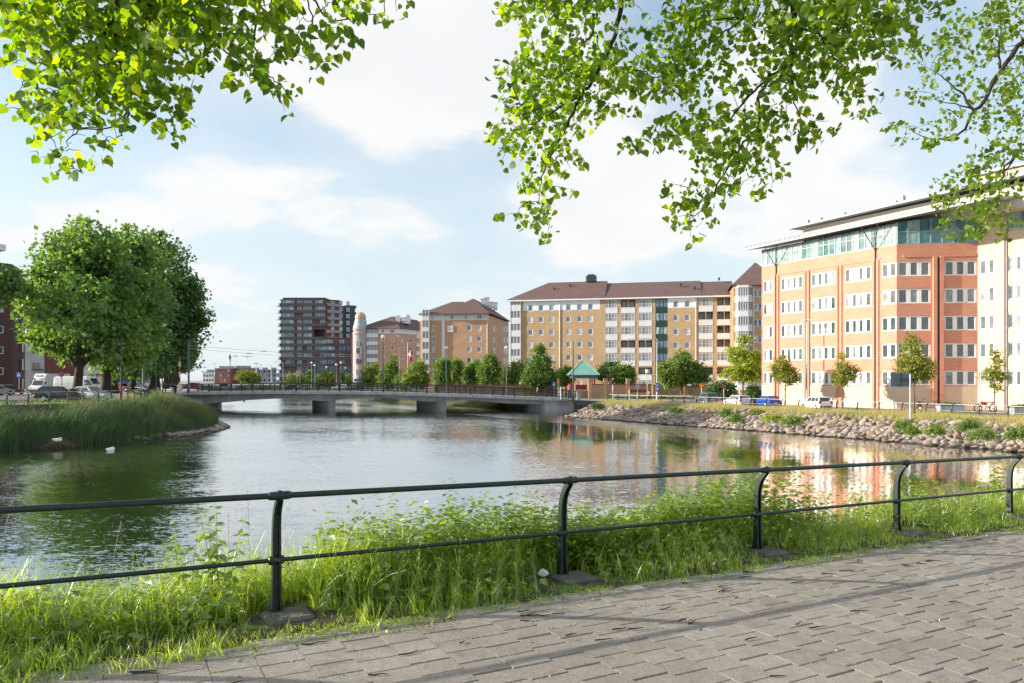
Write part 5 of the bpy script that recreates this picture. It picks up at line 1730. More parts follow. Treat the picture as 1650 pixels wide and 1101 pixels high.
    # moss lines in the joints
    if MOSS:
        M_ = np.array(MOSS); k = 26; s = np.repeat(M_[:,0], k) + .29*r.random(len(M_)*k)*np.repeat(M_[:,2], k); d = np.repeat(M_[:,1], k)+r.normal(0,.006,len(M_)*k)
        x, y = quay(s, d); z = quay_z(s, np.maximum(d,.5)) - .008 + r.uniform(0,.012,len(s)); n = len(s)
        V, Q = leaf_cards(np.stack([x,y,z],1), unit(r.normal(size=(n,3))*np.array([1,1,.4])), unit(r.normal(size=(n,3))*.4+np.array([0,0,1.])), r.uniform(.008,.02,n), r.uniform(.006,.014,n))
        tag(link('joint_moss', npmesh('joint_moss', V, Q, MT['grass'])), 'moss and seedlings in the joints of the paving', 'moss', kind='stuff')
    # litter on the paving
    n = 900
    s = r.uniform(-6, 20, n); d = .45 + np.abs(r.normal(0, .35, n)); far = r.random(n) < .3; d = np.where(far, r.uniform(.5,5,n), d)
    x, y = quay(s, d); z = quay_z(s, np.maximum(d,.5))+.006
    P = np.stack([x,y,z], 1); L = r.uniform(.012,.04,n)
    V, Q = leaf_cards(P, unit(r.normal(size=(n,3))*np.array([1,1,.15])), unit(r.normal(size=(n,3))*.25+np.array([0,0,1.])), L, L*.6, .1)
    tag(link('leaf_litter', npmesh('leaf_litter', V, Q, MT['litter'])), 'scattered dropped leaves and bracts on the paving', 'leaf litter', kind='stuff')
    mb = MB(); rd = random.Random(4)
    for _ in range(130):
        s0 = rd.uniform(-3, 14); d0 = .5+abs(rd.gauss(0, .9)); a = rd.uniform(-.5, .5); L_ = rd.uniform(.05,.2)
        pts = []
        for q in range(4):
            ss = s0+math.cos(a)*L_*q/3; dd = d0+math.sin(a)*L_*q/3+rd.uniform(-.012,.012)
            xx, yy = quay(ss, dd); pts.append((float(xx), float(yy), float(quay_z(ss, max(dd,.5)))+.007+rd.uniform(0,.006)))
        mb.tube(pts, [.0055,.005,.004,.002], 5)
    tag(link('twig_litter', mb.mesh('twig_litter', MT['twig'])), 'thin dead twigs scattered on the paving', 'twigs', kind='stuff')
near_grass()

def nettle_mesh(seed, H):
    r = np.random.default_rng(seed)
    stem = MB(); P, A, L = [], [], []
    for k in range(5):
        a = r.uniform(0, 6.28); b = np.array([math.cos(a)*.05, math.sin(a)*.05, 0]); ln = r.uniform(.02,.14); h = H*r.uniform(.65,1.0)
        pts = [b + np.array([math.cos(a)*ln*t*t, math.sin(a)*ln*t*t, h*t]) for t in np.linspace(0,1,7)]
        stem.tube(pts, [.004*(1-.7*t) for t in np.linspace(0,1,7)], 5)
        for q, t in enumerate(np.linspace(.2,1.0,13)):
            c = np.array([math.cos(a)*ln*t*t, math.sin(a)*ln*t*t, h*t]) + b
            ph = q*1.57
            for s_ in (0, math.pi):
                P.append(c); A.append([math.cos(ph+s_), math.sin(ph+s_), r.uniform(-.75,.05)])
                L.append((.06+.07*math.sin(math.pi*min(1,t*.95)**1.3))*r.uniform(.8,1.2)*(1.15-t*.6))
    P = np.array(P); A = unit(np.array(A)); L = np.array(L)
    V, Q = leaf_cards(P, A, unit(r.normal(size=P.shape)*.25+np.array([0,0,1.])), L, L*.55, .05)
    return stem.mesh('stem', MT['weed']), npmesh('leaves', V, Q, MT['weed'])

def nettles():
    vs = [nettle_mesh(60+i, h) for i, h in enumerate((1.1,.98,.85,1.2))]
    rd = random.Random(8)
    spots = [(-.35,-.45,1),(-.6,-.7,2),(1.95,-.8,0),(2.2,-1.1,3),(2.5,-.7,1),(2.85,-.9,0),(3.1,-1.2,2),(3.6,-.8,1),(4.1,-1.0,0),(4.5,-.7,2),(5.0,-.9,1),(5.25,-.6,3),(5.5,-.8,0),
             (5.75,-.55,3),(6.0,-.8,1),(6.3,-1.0,0),(6.8,-1.2,2),(7.5,-.8,2),(8.6,-1.0,1),(9.6,-.9,0),(10.4,-1.1,2),(11.6,-.8,1),(12.5,-1.0,0),(13.4,-.9,3),(14.3,-.9,1),(1.2,-.7,2),(-2.6,-.5,2)]
    for i, (s, d, k) in enumerate(spots):
        x, y = quay(s, d); z = float(quay_z(s, d))-.02
        root = thing('nettle_plant', 'tall leafy nettle like plant rising behind the railing', 'plant', (float(x), float(y), z), rd.uniform(0,6), 'tall weeds behind the near railing')
        sc = rd.uniform(.85,1.15); root.scale = (sc,sc,sc)
        link('stem', vs[k][0], root); link('leaves', vs[k][1], root)
nettles()

# ------------------------------------------------------------------ bank growth
def left_bank_growth():
    r = np.random.default_rng(9)
    line = np.array(SHORE_L); keep = [i for i, p in enumerate(SHORE_L) if p[0] > -75]
    line = line[keep[0]:]
    seg = np.linalg.norm(np.diff(line, axis=0), axis=1); cum = np.concatenate([[0], np.cumsum(seg)])
    def on(tl, off):
        x = np.interp(tl, cum, line[:,0]); y = np.interp(tl, cum, line[:,1])
        e = .8
        dx = np.interp(np.minimum(tl+e,cum[-1]), cum, line[:,0])-np.interp(np.maximum(tl-e,0), cum, line[:,0])
        dy = np.interp(np.minimum(tl+e,cum[-1]), cum, line[:,1])-np.interp(np.maximum(tl-e,0), cum, line[:,1])
        l = np.hypot(dx, dy)+1e-9
        z = -.4 + (ZL+.4)*np.clip((off+.6)/(WL+.6),0,1)**.85
        return x-dy/l*off, y+dx/l*off, np.where(off < 0, -.05, np.minimum(z, ZL))
    tot = cum[-1]
    def field(name, label, n, t0, t1, o0, o1, h0, h1, w, mat, lean, patch=0, cut=.5):
        tl = r.uniform(t0, t1, n); off = r.uniform(o0, o1, n)
        if patch:
            f = np.sin(tl*patch+np.sin(off*1.1)*1.5)*np.sin(off*.9+tl*.35)
            k = f > cut; tl, off = tl[k], off[k]
        x, y, z = on(tl, off)
        P = np.stack([x,y,z-.05], 1)
        m = len(P)
        h = r.uniform(h0, h1, m)*(1+.18*np.sin(tl*.9)+.12*np.sin(tl*2.3+1))
        a = r.normal(0, .35, m)
        ld = np.stack([np.cos(a), np.sin(a), 0*a], 1)*r.uniform(.1, lean, m)[:,None]
        ld += r.normal(0,.12,ld.shape)*np.array([1,1,0])
        me = blades(name, P, h, np.full(m, w)*r.uniform(.6,1.4,m), ld, mat, r)
        tag(link(name, me), label, 'reeds', kind='stuff')
    # position along the shore of the riprap start
    tip = float(np.interp(0, [0], [0]))
    t_rip = cum[np.argmin(np.hypot(line[:,0]+29.0, line[:,1]-57.5))]
    field('reeds', 'dense dark green reeds leaning along the shaded bank', 23000, 0, t_rip+2, -.5, 3.6, .9, 1.75, .03, 'reed', .6)
    field('bank_grass', 'long grass on the crest of the reedy bank', 15000, 0, tot, 3.2, 7.4, .2, .55, .026, 'reed', .5)
    field('tip_grass', 'lighter green grass on the rounded end of the left bank', 20000, t_rip-1, tot, .7, 5.6, .7, 1.25, .028, 'reed', .5)
    field('pale_grass', 'pale feathery grass plumes on the left bank', 17000, t_rip-4, tot, 1.0, 5.6, .8, 1.35, .024, 'plume', .5, .8, -.25)
    field('dead_stalks', 'straw coloured stalks among the reeds', 4200, 0, t_rip+4, .8, 4.2, .8, 1.5, .022, 'plume', .4, .5, .35)
    # leafy weeds on the crest
    n = 16000
    tl = r.uniform(0, tot, n); off = r.uniform(3.6, 7.2, n); x, y, z = on(tl, off)
    f = .5+.5*np.sin(tl*.8+2*np.sin(off)); k = r.random(n) < .2+.8*f
    P = np.stack([x,y,z+r.uniform(.05,.5,n)*f], 1)[k]; n = len(P)
    L = r.uniform(.12,.24,n)
    V, Q = leaf_cards(P, unit(r.normal(size=(n,3))), unit(r.normal(size=(n,3))*.5+np.array([0,0,1.])), L, L*.6, .06)
    tag(link('undergrowth', npmesh('undergrowth', V, Q, MT['bigtree'])), 'leafy weeds on the crest of the left bank', 'weeds', kind='stuff')
    global LEFT_ON, LEFT_TOT, LEFT_RIP
    LEFT_ON, LEFT_TOT, LEFT_RIP = on, tot, t_rip
left_bank_growth()

def right_bank_growth():
    r = np.random.default_rng(10)
    line = np.array(SHORE_R); line = line[line[:,0] < 62]
    seg = np.linalg.norm(np.diff(line, axis=0), axis=1); cum = np.concatenate([[0], np.cumsum(seg)])
    def on(tl, off):
        x = np.interp(tl, cum, line[:,0]); y = np.interp(tl, cum, line[:,1])
        dx = np.interp(np.minimum(tl+.8,cum[-1]), cum, line[:,0])-np.interp(np.maximum(tl-.8,0), cum, line[:,0])
        dy = np.interp(np.minimum(tl+.8,cum[-1]), cum, line[:,1])-np.interp(np.maximum(tl-.8,0), cum, line[:,1])
        l = np.hypot(dx, dy)+1e-9
        z = np.minimum(ZR, -.5 + (ZR+.5)*np.clip((off+.6)/(WR+.6),0,1)**.85)
        return x+dy/l*off, y-dx/l*off, z
    global RIGHT_ON, RIGHT_TOT
    RIGHT_ON, RIGHT_TOT = on, cum[-1]
    n = 60000
    tl = r.uniform(0, cum[-1], n); off = 4.1+ r.random(n)**.8*3.2 - .6*np.sin(tl*.7)*(r.random(n))
    x, y, z = on(tl, off); P = np.stack([x,y,z-.03], 1)
    me = blades('dry_grass', P, r.uniform(.22,.6,n)*(1+.3*np.sin(tl*.6)), np.full(n,.02), .5, 'drygrass', r)
    tag(link('dry_grass', me), 'sun bleached dry grass along the crest of the stone bank', 'grass', kind='stuff')
    n = 14000
    tl = r.uniform(0, cum[-1], n); off = r.uniform(3.2,6.9,n); f = np.sin(tl*.55+1)*np.sin(tl*.23)+.3*np.sin(off*2); k = f > .1
    x, y, z = on(tl[k], off[k]); P = np.stack([x,y,z-.03], 1)
    me = blades('green_grass', P, r.uniform(.25,.6,len(P)), np.full(len(P),.022), .5, 'grass', r)
    tag(link('green_grass', me), 'greener tufts among the dry grass of the stone bank', 'grass', kind='stuff')
    # bushes growing out of the stones
    bushes = [(963,654,8,5,.8),(1171,664,9,6,.7),(1185,672,12,8,.6),(1218,664,11,7,.7),(1247,672,16,6,.6),(1278,676,15,8,.5),(1456,683,10,6,.6),(1468,692,10,6,.45),(1508,692,11,6,.45),(1562,683,17,9,.55),(1585,698,20,11,.4),(1640,695,16,11,.45),(1090,660,10,4,.8)]
    for i, (px, py, rx, ry, fo) in enumerate(bushes):
        # where that sight line meets the slope
        best = None
        for D in np.arange(40, 110, .25):
            p = W(px, py+ry*.8, D)
            d2 = np.hypot(line[:,0]-p.x, line[:,1]-p.y); j = int(np.argmin(d2)); o = d2[j]
            _, _, zz = on(np.array([cum[j]]), np.array([o]))
            if p.z <= zz[0] and o < 9: best = (p, D); break
        if best is None: continue
        p, D = best; k = D/F
        root = thing('bush', ['low green bush on the dry crest by the bridge','small green bush below the silver estate car','green bush spilling over the stones below the gap between silver and blue cars','green bush on the bank below the blue car',
                              'spreading weed bush among the stones right of the blue car','bright green bush on the stones below the white car','small green bush on the bank under the blue grey sign board','bright low weed among the stones under the sign board',
                              'bright weed clump among the stones below the scooter','dark green bush on the crest below the concrete planter','largest bright green bush on the stones, below the red motorcycle','green bush on the bank at the right edge',
                              'small bush on the dry crest before the big dark tree'][i], 'bush', (p.x,p.y,p.z), 0, 'bushes on the stone bank')
        cm, _ = crown_mesh('foliage', [(0,0,ry*k*.7,rx*k*.8,rx*k*.5,ry*k*.9),(rx*k*.6,-.1,ry*k*.4,rx*k*.5,rx*k*.4,ry*k*.6),(-rx*k*.7,.1,ry*k*.3,rx*k*.45,rx*k*.4,ry*k*.5)], 55, 22, .13, MT['lighttree' if i in (3,5,7,8,10,11) else 'ash' if i == 4 else 'midtree'], 80+i, .3, inner=.05, aspect=.5)
        link('foliage', cm, root)
        st = MB(); 
        for q in range(6):
            a = q*1.05; st.tube([(0,0,-.1),(math.cos(a)*rx*k*.4, math.sin(a)*rx*k*.3, ry*k*.9),(math.cos(a)*rx*k*.7, math.sin(a)*rx*k*.5, ry*k*1.5)], [.02,.012,.004], 5)
        st.build('stem', MT['bark2'], root)
right_bank_growth()

# far bank seen under the bridge
def under_bridge_growth():
    r = np.random.default_rng(12)
    line = np.array(SHORE_R2); seg = np.linalg.norm(np.diff(line, axis=0), axis=1); cum = np.concatenate([[0], np.cumsum(seg)])
    n = 15000
    tl = r.uniform(0, 190, n); off = r.uniform(.2, 6.2, n)
    x = np.interp(tl, cum, line[:,0]); y = np.interp(tl, cum, line[:,1])
    P = np.stack([x+.83*off, y+.56*off, -.35+(ZR+.35)*np.clip(off/5,0,1)], 1)
    k = tl > 45  # farther stretch of the bank takes the darker reed colour
    for msk, mat, nm, lb in ((~k, 'lighttree', 'green_bank_grass', 'sunlit yellow green grass on the bank beyond the bridge'), (k, 'reed', 'dark_bank_grass', 'dark green reeds on the far bank seen under the bridge')):
        m = int(msk.sum())
        me = blades(nm, P[msk], r.uniform(.6,1.4,m), np.full(m,.06), .4, mat, r)
        tag(link(nm, me), lb, 'grass', kind='stuff')
under_bridge_growth()

# ------------------------------------------------------------------ boulders
def rock_mesh(seed, flat=.62):
    import bmesh
    bm = bmesh.new(); bmesh.ops.create_icosphere(bm, subdivisions=3, radius=.5)
    rd = np.random.default_rng(seed)
    pl = unit(rd.normal(size=(9,3))); dist = rd.uniform(.3,.46,9)
    for v in bm.verts:
        c = np.array(v.co)
        for p, q in zip(pl, dist):
            k = c@p - q
            if k > 0: c = c - p*k*.97
        c = c*np.array([1.15,.85,flat])
        c += .012*np.sin(c[[1,2,0]]*23+seed)
        v.co = c
    me = bpy.data.meshes.new('boulder'); bm.to_mesh(me); bm.free()
    me.polygons.foreach_set('use_smooth', [True]*len(me.polygons))
    me.materials.append(MT['rock'])
    return me
def rock_mat():
    m, nt, b, out = new_mat('granite_boulder')
    oi = N(nt, 'ShaderNodeObjectInfo'); g = N(nt, 'ShaderNodeNewGeometry')
    rp = N(nt, 'ShaderNodeValToRGB'); el = rp.color_ramp.elements
    el[0].color = c4((.15,.125,.105)); el[1].color = c4((.22,.2,.185))
    for p, c in ((.25,(.24,.195,.155)),(.45,(.18,.16,.145)),(.6,(.27,.225,.185)),(.75,(.23,.155,.105)),(.88,(.14,.127,.12))):
        e = el.new(p); e.color = c4(c)
    f = math_(nt, 'FRACT', math_(nt, 'ADD', oi.outputs['Random'], g.outputs['Random Per Island']))
    nt.links.new(f, rp.inputs[0])
    n1 = N(nt, 'ShaderNodeTexNoise', i_Scale=3.0, i_Detail=8.0, i_Roughness=.75); nt.links.new(g.outputs['Position'], n1.inputs['Vector'])
    k = maprange(nt, n1.outputs['Fac'], .3, .7, .9, 1.95)
    cm = N(nt, 'ShaderNodeCombineColor')
    for i in range(3): nt.links.new(k, cm.inputs[i])
    col = mixrgb(nt, rp.outputs[0], cm.outputs[0], 1.0, 'MULTIPLY')
    # wet, algae-dark foot at the waterline
    sx = N(nt, 'ShaderNodeSeparateXYZ'); nt.links.new(g.outputs['Position'], sx.inputs[0])
    n2 = math_(nt, 'ADD', sx.outputs[2], math_(nt, 'MULTIPLY', n1.outputs['Fac'], -.25))
    wet = maprange(nt, n2, -.06, .06, 1, 0)
    col = mixrgb(nt, col, (.045,.042,.03,1), wet)
    nt.links.new(col, b.inputs['Base Color']); b.inputs['Roughness'].default_value = .88
    n3 = N(nt, 'ShaderNodeTexNoise', i_Scale=14.0, i_Detail=6.0); nt.links.new(g.outputs['Position'], n3.inputs['Vector'])
    bp = N(nt, 'ShaderNodeBump', i_Strength=.6, i_Distance=.03); nt.links.new(n3.outputs['Fac'], bp.inputs['Height']); nt.links.new(bp.outputs[0], b.inputs['Normal'])
    return m
MT['rock'] = rock_mat()
def boulders():
    vs = [rock_mesh(100+i, .5+.05*(i%4)) for i in range(12)]
    rd = random.Random(2)
    items = []
    line = SHORE_R
    # rows of stones up the slope
    o = .0; row = 0
    while o < 4.9:
        t = rd.uniform(0,.5)
        while t < RIGHT_TOT:
            s = rd.uniform(.5,.98)*(1.08 if o < 1 else .92)
            oo = o + rd.uniform(-.14,.14)
            if not (o > 3.6 and rd.random() < .3):
                items.append((t, oo, s))
            t += s*.78
        o += .54; row += 1
    T = np.array([i[0] for i in items]); O = np.array([i[1] for i in items])
    x, y, z = RIGHT_ON(T, O)
    e = RIGHT_ON(T, O+.3)
    inst = []
    for i, (t, o, s) in enumerate(items):
        px = HX + x[i]/y[i]*F
        vis = 880 < px < 1665
        inst.append((y[i] if vis else 1e6, i))
    inst.sort()
    ind = set(i for d, i in inst[:300] if d < 1e6)
    Vs, Qs = [], []
    def merge(me, M):
        co = np.empty(len(me.vertices)*3, np.float32); me.vertices.foreach_get('co', co); co = co.reshape(-1,3)
        A = np.array(M)[:3,:3]; co = co@A.T + np.array(M)[:3,3]
        fi = np.empty(len(me.polygons)*3, np.int32); me.polygons.foreach_get('vertices', fi)
        Qs.append(fi.reshape(-1,3)+sum(len(v) for v in Vs)); Vs.append(co)
    for i, (t, o, s) in enumerate(items):
        ang = math.atan2(e[1][i]-y[i], e[0][i]-x[i])
        M = Matrix.Translation((x[i], y[i], z[i]+.06)) @ Matrix.Rotation(ang+rd.uniform(-.75,.25), 4, 'Z') @ Matrix.Rotation(rd.uniform(-.3,.5), 4, 'X') @ Matrix.Rotation(rd.uniform(-.5,.5), 4, 'Y') @ Matrix.Diagonal((s*rd.uniform(1.15,1.6), s*rd.uniform(.72,1.0), s*rd.uniform(.85,1.25), 1))
        me = vs[rd.randrange(12)]
        if i in ind:
            ob = link('boulder', me); ob.matrix_world = M
            tag(ob, 'rough grey brown boulder piled on the sunlit canal bank', 'boulder', 'boulders of the stone bank')
        else:
            merge(me, M)
    # darker stones round the end of the left bank
    T = []; O = []; S = []
    for o in (-.1,.35):
        t = LEFT_RIP-1.5*o
        while t < LEFT_TOT-14:
            s = rd.uniform(.5,.85); T.append(t); O.append(o+rd.uniform(-.12,.12)); S.append(s); t += s*.85
    x, y, z = LEFT_ON(np.array(T), np.array(O))
    for i in range(len(T)):
        me = vs[rd.randrange(12)]; M = Matrix.Translation((x[i],y[i],max(-.1, z[i])+.02)) @ Matrix.Rotation(rd.uniform(0,6.28),4,'Z') @ Matrix.Rotation(rd.uniform(-.4,.4),4,'X') @ Matrix.Diagonal((S[i],S[i],S[i],1))
        merge(me, M)
    me = npmesh('riprap', np.concatenate(Vs), np.concatenate(Qs), MT['rock'], False)
    tag(link('riprap', me), 'remaining smaller looking boulders of both canal banks', 'boulders', kind='stuff')
boulders()
# ------------------------------------------------------------------ near railing
def sweep(mb, path, prof, scales, frames, mi=0):
    """pull a closed profile (across, out) along a path; frames give the across and out axes"""
    rings = []
    for p, sc, (ax, ay) in zip(path, scales, frames):
        rings.append([Vector(p) + ax*(q[0]*sc[0]) + ay*(q[1]*sc[1]) for q in prof])
    mb.loft(rings, mi=mi)

POSTS = [-5.4,-2.7,0.0,2.68,5.36,8.0,10.83,13.5,16.2,18.9,21.6]
def near_railing():
    x0, y0 = quay(0, 0); z0 = 3.15
    root = thing('railing', 'dark green painted iron railing with curved posts and two pipe rails along the path', 'railing', (float(x0), float(y0), z0))
    O = Vector((float(x0), float(y0), z0))
    def P(s, d, h):
        x, y = quay(s, d); return Vector((float(x), float(y), 3.15-.0258*min(max(s,-12),22) + h)) - O
    HT, HB, OUT = .95, .425, .135
    for s in POSTS:
        e = .01
        ax = (P(s+e,0,0)-P(s-e,0,0)); ax.z = 0; ax.normalize()
        ay = (P(s,.1,0)-P(s,0,0)); ay.z = 0; ay.normalize()
        path, sc, fr = [], [], []
        pts = [(0,0.03),(0,.15),(0,.42),(0,.6),(.008,.7),(.03,.785),(.065,.85),(.105,.895),(OUT,.925)]
        for i, (o, h) in enumerate(pts):
            path.append(P(s, o, h))
            a = pts[max(i-1,0)]; b = pts[min(i+1,len(pts)-1)]
            t = Vector((b[0]-a[0], b[1]-a[1])).normalized()
            out = ay*t.y - Vector((0,0,1))*t.x
            k = 1.0 - .32*i/(len(pts)-1)
            if i == 0: k = 1.25
            fr.append((ax, out)); sc.append((k, k))
        # two ribs with a sunk web between them
        W_, g, T, t_ = .037, .018, .034, .01
        prof = [(-W_,-T),(-g,-T),(-g,-t_),(g,-t_),(g,-T),(W_,-T),(W_,T),(g,T),(g,t_),(-g,t_),(-g,T),(-W_,T)]
        mb = MB(); sweep(mb, path, prof, sc, fr)
        post = mb.build('post', MT['iron'], root)
        c = MB()
        k = P(s, OUT, HT)
        c.ball(k, .042, 14, 9); 
        c.tube([k-ax*.085, k-ax*.06, k+ax*.06, k+ax*.085], [.028,.033,.033,.028], 14)
        c.build('collar', MT['iron'], post, True)
        c = MB(); q = P(s, .0, HB)
        c.tube([q-ax*.06, q-ax*.048, q+ax*.048, q+ax*.06], [.027,.036,.036,.027], 12)
        c.build('collar', MT['iron'], post, True)
        pl = MB(); rr = random.Random(int(s*10)+100)
        Mx = Matrix.Translation(P(s,.06,-.065)) @ Matrix(((ax.x,ay.x,0,0),(ax.y,ay.y,0,0),(0,0,1,0),(0,0,0,1))) @ Matrix.Rotation(rr.uniform(-.06,.06),4,'Z')
        pl.cbox((0.06,0.05,.0), .36, .31, .19, Mx, bev=.02); pl.build('plinth', MT['stone'], root)
    def rail(name, o, h, r):
        pts = [P(s, o, h) for s in np.arange(POSTS[0]-3, POSTS[-1]+3, .3)]
        mb = MB(); mb.tube(pts, r, 14); mb.build(name, MT['iron'], root, True)
    rail('top_rail', OUT, HT, .0235); rail('lower_rail', 0, HB, .0175)
near_railing()
def crumple():
    x, y = quay(2.5, -.06); z = float(quay_z(2.5, 0))
    mb = MB(); rd = random.Random(3)
    mb.ball((0,0,.04), (.05,.035,.032), 14, 9)
    mb.v = [tuple(c*(1+rd.uniform(-.25,.25)) for c in v) for v in mb.v]
    o = mb.build('plastic_litter', MT['white']); o.location = (float(x), float(y), z+.0)
    tag(o, 'crumpled white plastic litter at the foot of the second railing post from the left', 'litter')
crumple()

# ------------------------------------------------------------------ bridge
BY0, BY1 = 106.0, 119.0
def bridge():
    x0 = XY(345, BY0)[0]
    root = thing('bridge', 'low grey concrete road bridge on two skewed piers with a dark bar railing', 'bridge', (XY(640,BY0)[0], BY0, 0))
    L = root.location
    X = lambda px: (px-HX)/F*BY0
    topz = [(250,2.95),(331,3.02),(400,3.1),(450,3.12),(520,3.1),(600,3.03),(700,2.76),(780,2.52),(855,2.26),(925,2.0),(960,1.93)]
    def zt(px): return float(np.interp(px, [a for a,_ in topz], [b for _,b in topz]))
    botz = [(250,.9),(330,1.2),(351,1.42),(400,1.78),(445,1.98),(480,1.93),(501,1.72),(520,1.6),(537,1.68),(560,1.95),(600,2.2),(640,1.95),(660,1.72),(690,1.5),(717,1.55),(745,1.72),(764,1.72),(790,1.5),(808,1.3),(880,1.1),(960,.9)]
    def zb(px): return float(np.interp(px, [a for a,_ in botz], [b for _,b in botz]))
    pxs = list(range(250, 961, 5))
    # deck slab with its edge beam
    d = MB(); V = []; n = len(pxs)
    for (y, o) in ((BY0, 0), (BY0, -.42), (BY1, -.42), (BY1, 0)):
        V += [(X(p)-L.x, y-L.y, zt(p)+o) for p in pxs]
    fs = []
    for k in range(4):
        for i in range(n-1): fs.append((k*n+i, ((k+1)%4)*n+i, ((k+1)%4)*n+i+1, k*n+i+1))
    d.add(V, fs); d.build('deck', MT['concrete'], root)
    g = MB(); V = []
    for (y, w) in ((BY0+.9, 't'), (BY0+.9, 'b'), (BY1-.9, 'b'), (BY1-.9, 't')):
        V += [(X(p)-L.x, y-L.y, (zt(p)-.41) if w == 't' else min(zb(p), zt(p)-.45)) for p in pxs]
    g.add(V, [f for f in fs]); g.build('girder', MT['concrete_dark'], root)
    # skewed wall piers
    for (fx, fD, bx, bD, th) in ((535,101.5,500,108.0,1.1),(715,101.0,660,107.5,.9)):
        a = Vector(XY(fx, 107.2)); b = Vector(XY(bx, 107.2 + 9))
        a = Vector((X(fx), BY0+.7)); w_ = (fx-bx)/F*BY0
        b = a + Vector((-w_*1.02, w_*1.5)).normalized()*(w_*1.05+6.5)
        b = a + Vector((-.56,.83))*8.5
        t = (b-a).normalized(); nrm = Vector((t.y, -t.x))
        th = .36
        poly = [a, a+nrm*th, b+nrm*th, b]
        poly = [a-nrm*th, a+nrm*th, b+nrm*th, b-nrm*th]
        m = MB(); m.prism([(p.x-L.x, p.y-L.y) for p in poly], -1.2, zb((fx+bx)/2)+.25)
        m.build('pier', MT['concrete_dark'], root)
    # abutment on the right: skewed wall then the face towards the stones
    a = Vector((X(880), BY0+.6)); b = a + Vector((-.56,.83))*11
    m = MB(); m.prism([(p[0]-L.x, p[1]-L.y) for p in (tuple(a), (X(925), BY0+.6), (X(960), BY0+4), (X(960), BY1), tuple(b))], -1, 1.75)
    m.build('abutment', MT['concrete'], root)
    m = MB(); m.prism([(p[0]-L.x, p[1]-L.y) for p in ((X(250), BY0+.8), (X(322), BY0+.8), (X(300), BY1), (X(250), BY1))], -1, 1.9)
    m.build('abutment', MT['concrete'], root)
    # railings: edge posts and four bars
    for (y, nm) in ((BY0+.12, 0), (BY1-.25, 1)):
        r = MB()
        for h, rr in ((1.12,.075),(.78,.042),(.5,.042),(.24,.042)):
            pts = [(X(p)-L.x, y-L.y, zt(p)+h) for p in range(262, 941, 8)]
            r.tube(pts, rr, 6)
        ro = r.build('handrail', MT['iron_far'], root)
        pm = MB(); pm.box(-.065,.065,-.05,.05,0,1.1); pme = pm.mesh('post', MT['iron_far'])
        k = 0
        for xx in np.arange(X(266), X(940), 1.62):
            px = HX + xx/BY0*F
            o = link('post', pme, ro, Matrix.Translation((xx-L.x, y-L.y, zt(px))) @ Matrix.Diagonal(((1.6 if k % 4 == 0 else 1),1,1,1)))
            k += 1
    rd = MB(); V = []
    for y in (BY0+2.2, BY1-2.2): V += [(X(p)-L.x, y-L.y, zt(p)+.006) for p in pxs]
    rd.add(V, [(i, i+1, n+i+1, n+i) for i in range(n-1)]); rd.build('carriageway', MT['asphalt'], root)
    sp = MB(); p = 390; sp.ball((X(394)-L.x, BY0-.2-L.y, zb(394)-.1), .16, 8, 6); sp.build('navigation_lamp', MT['black'], root)
    return zt, X
BZ, BX = bridge()

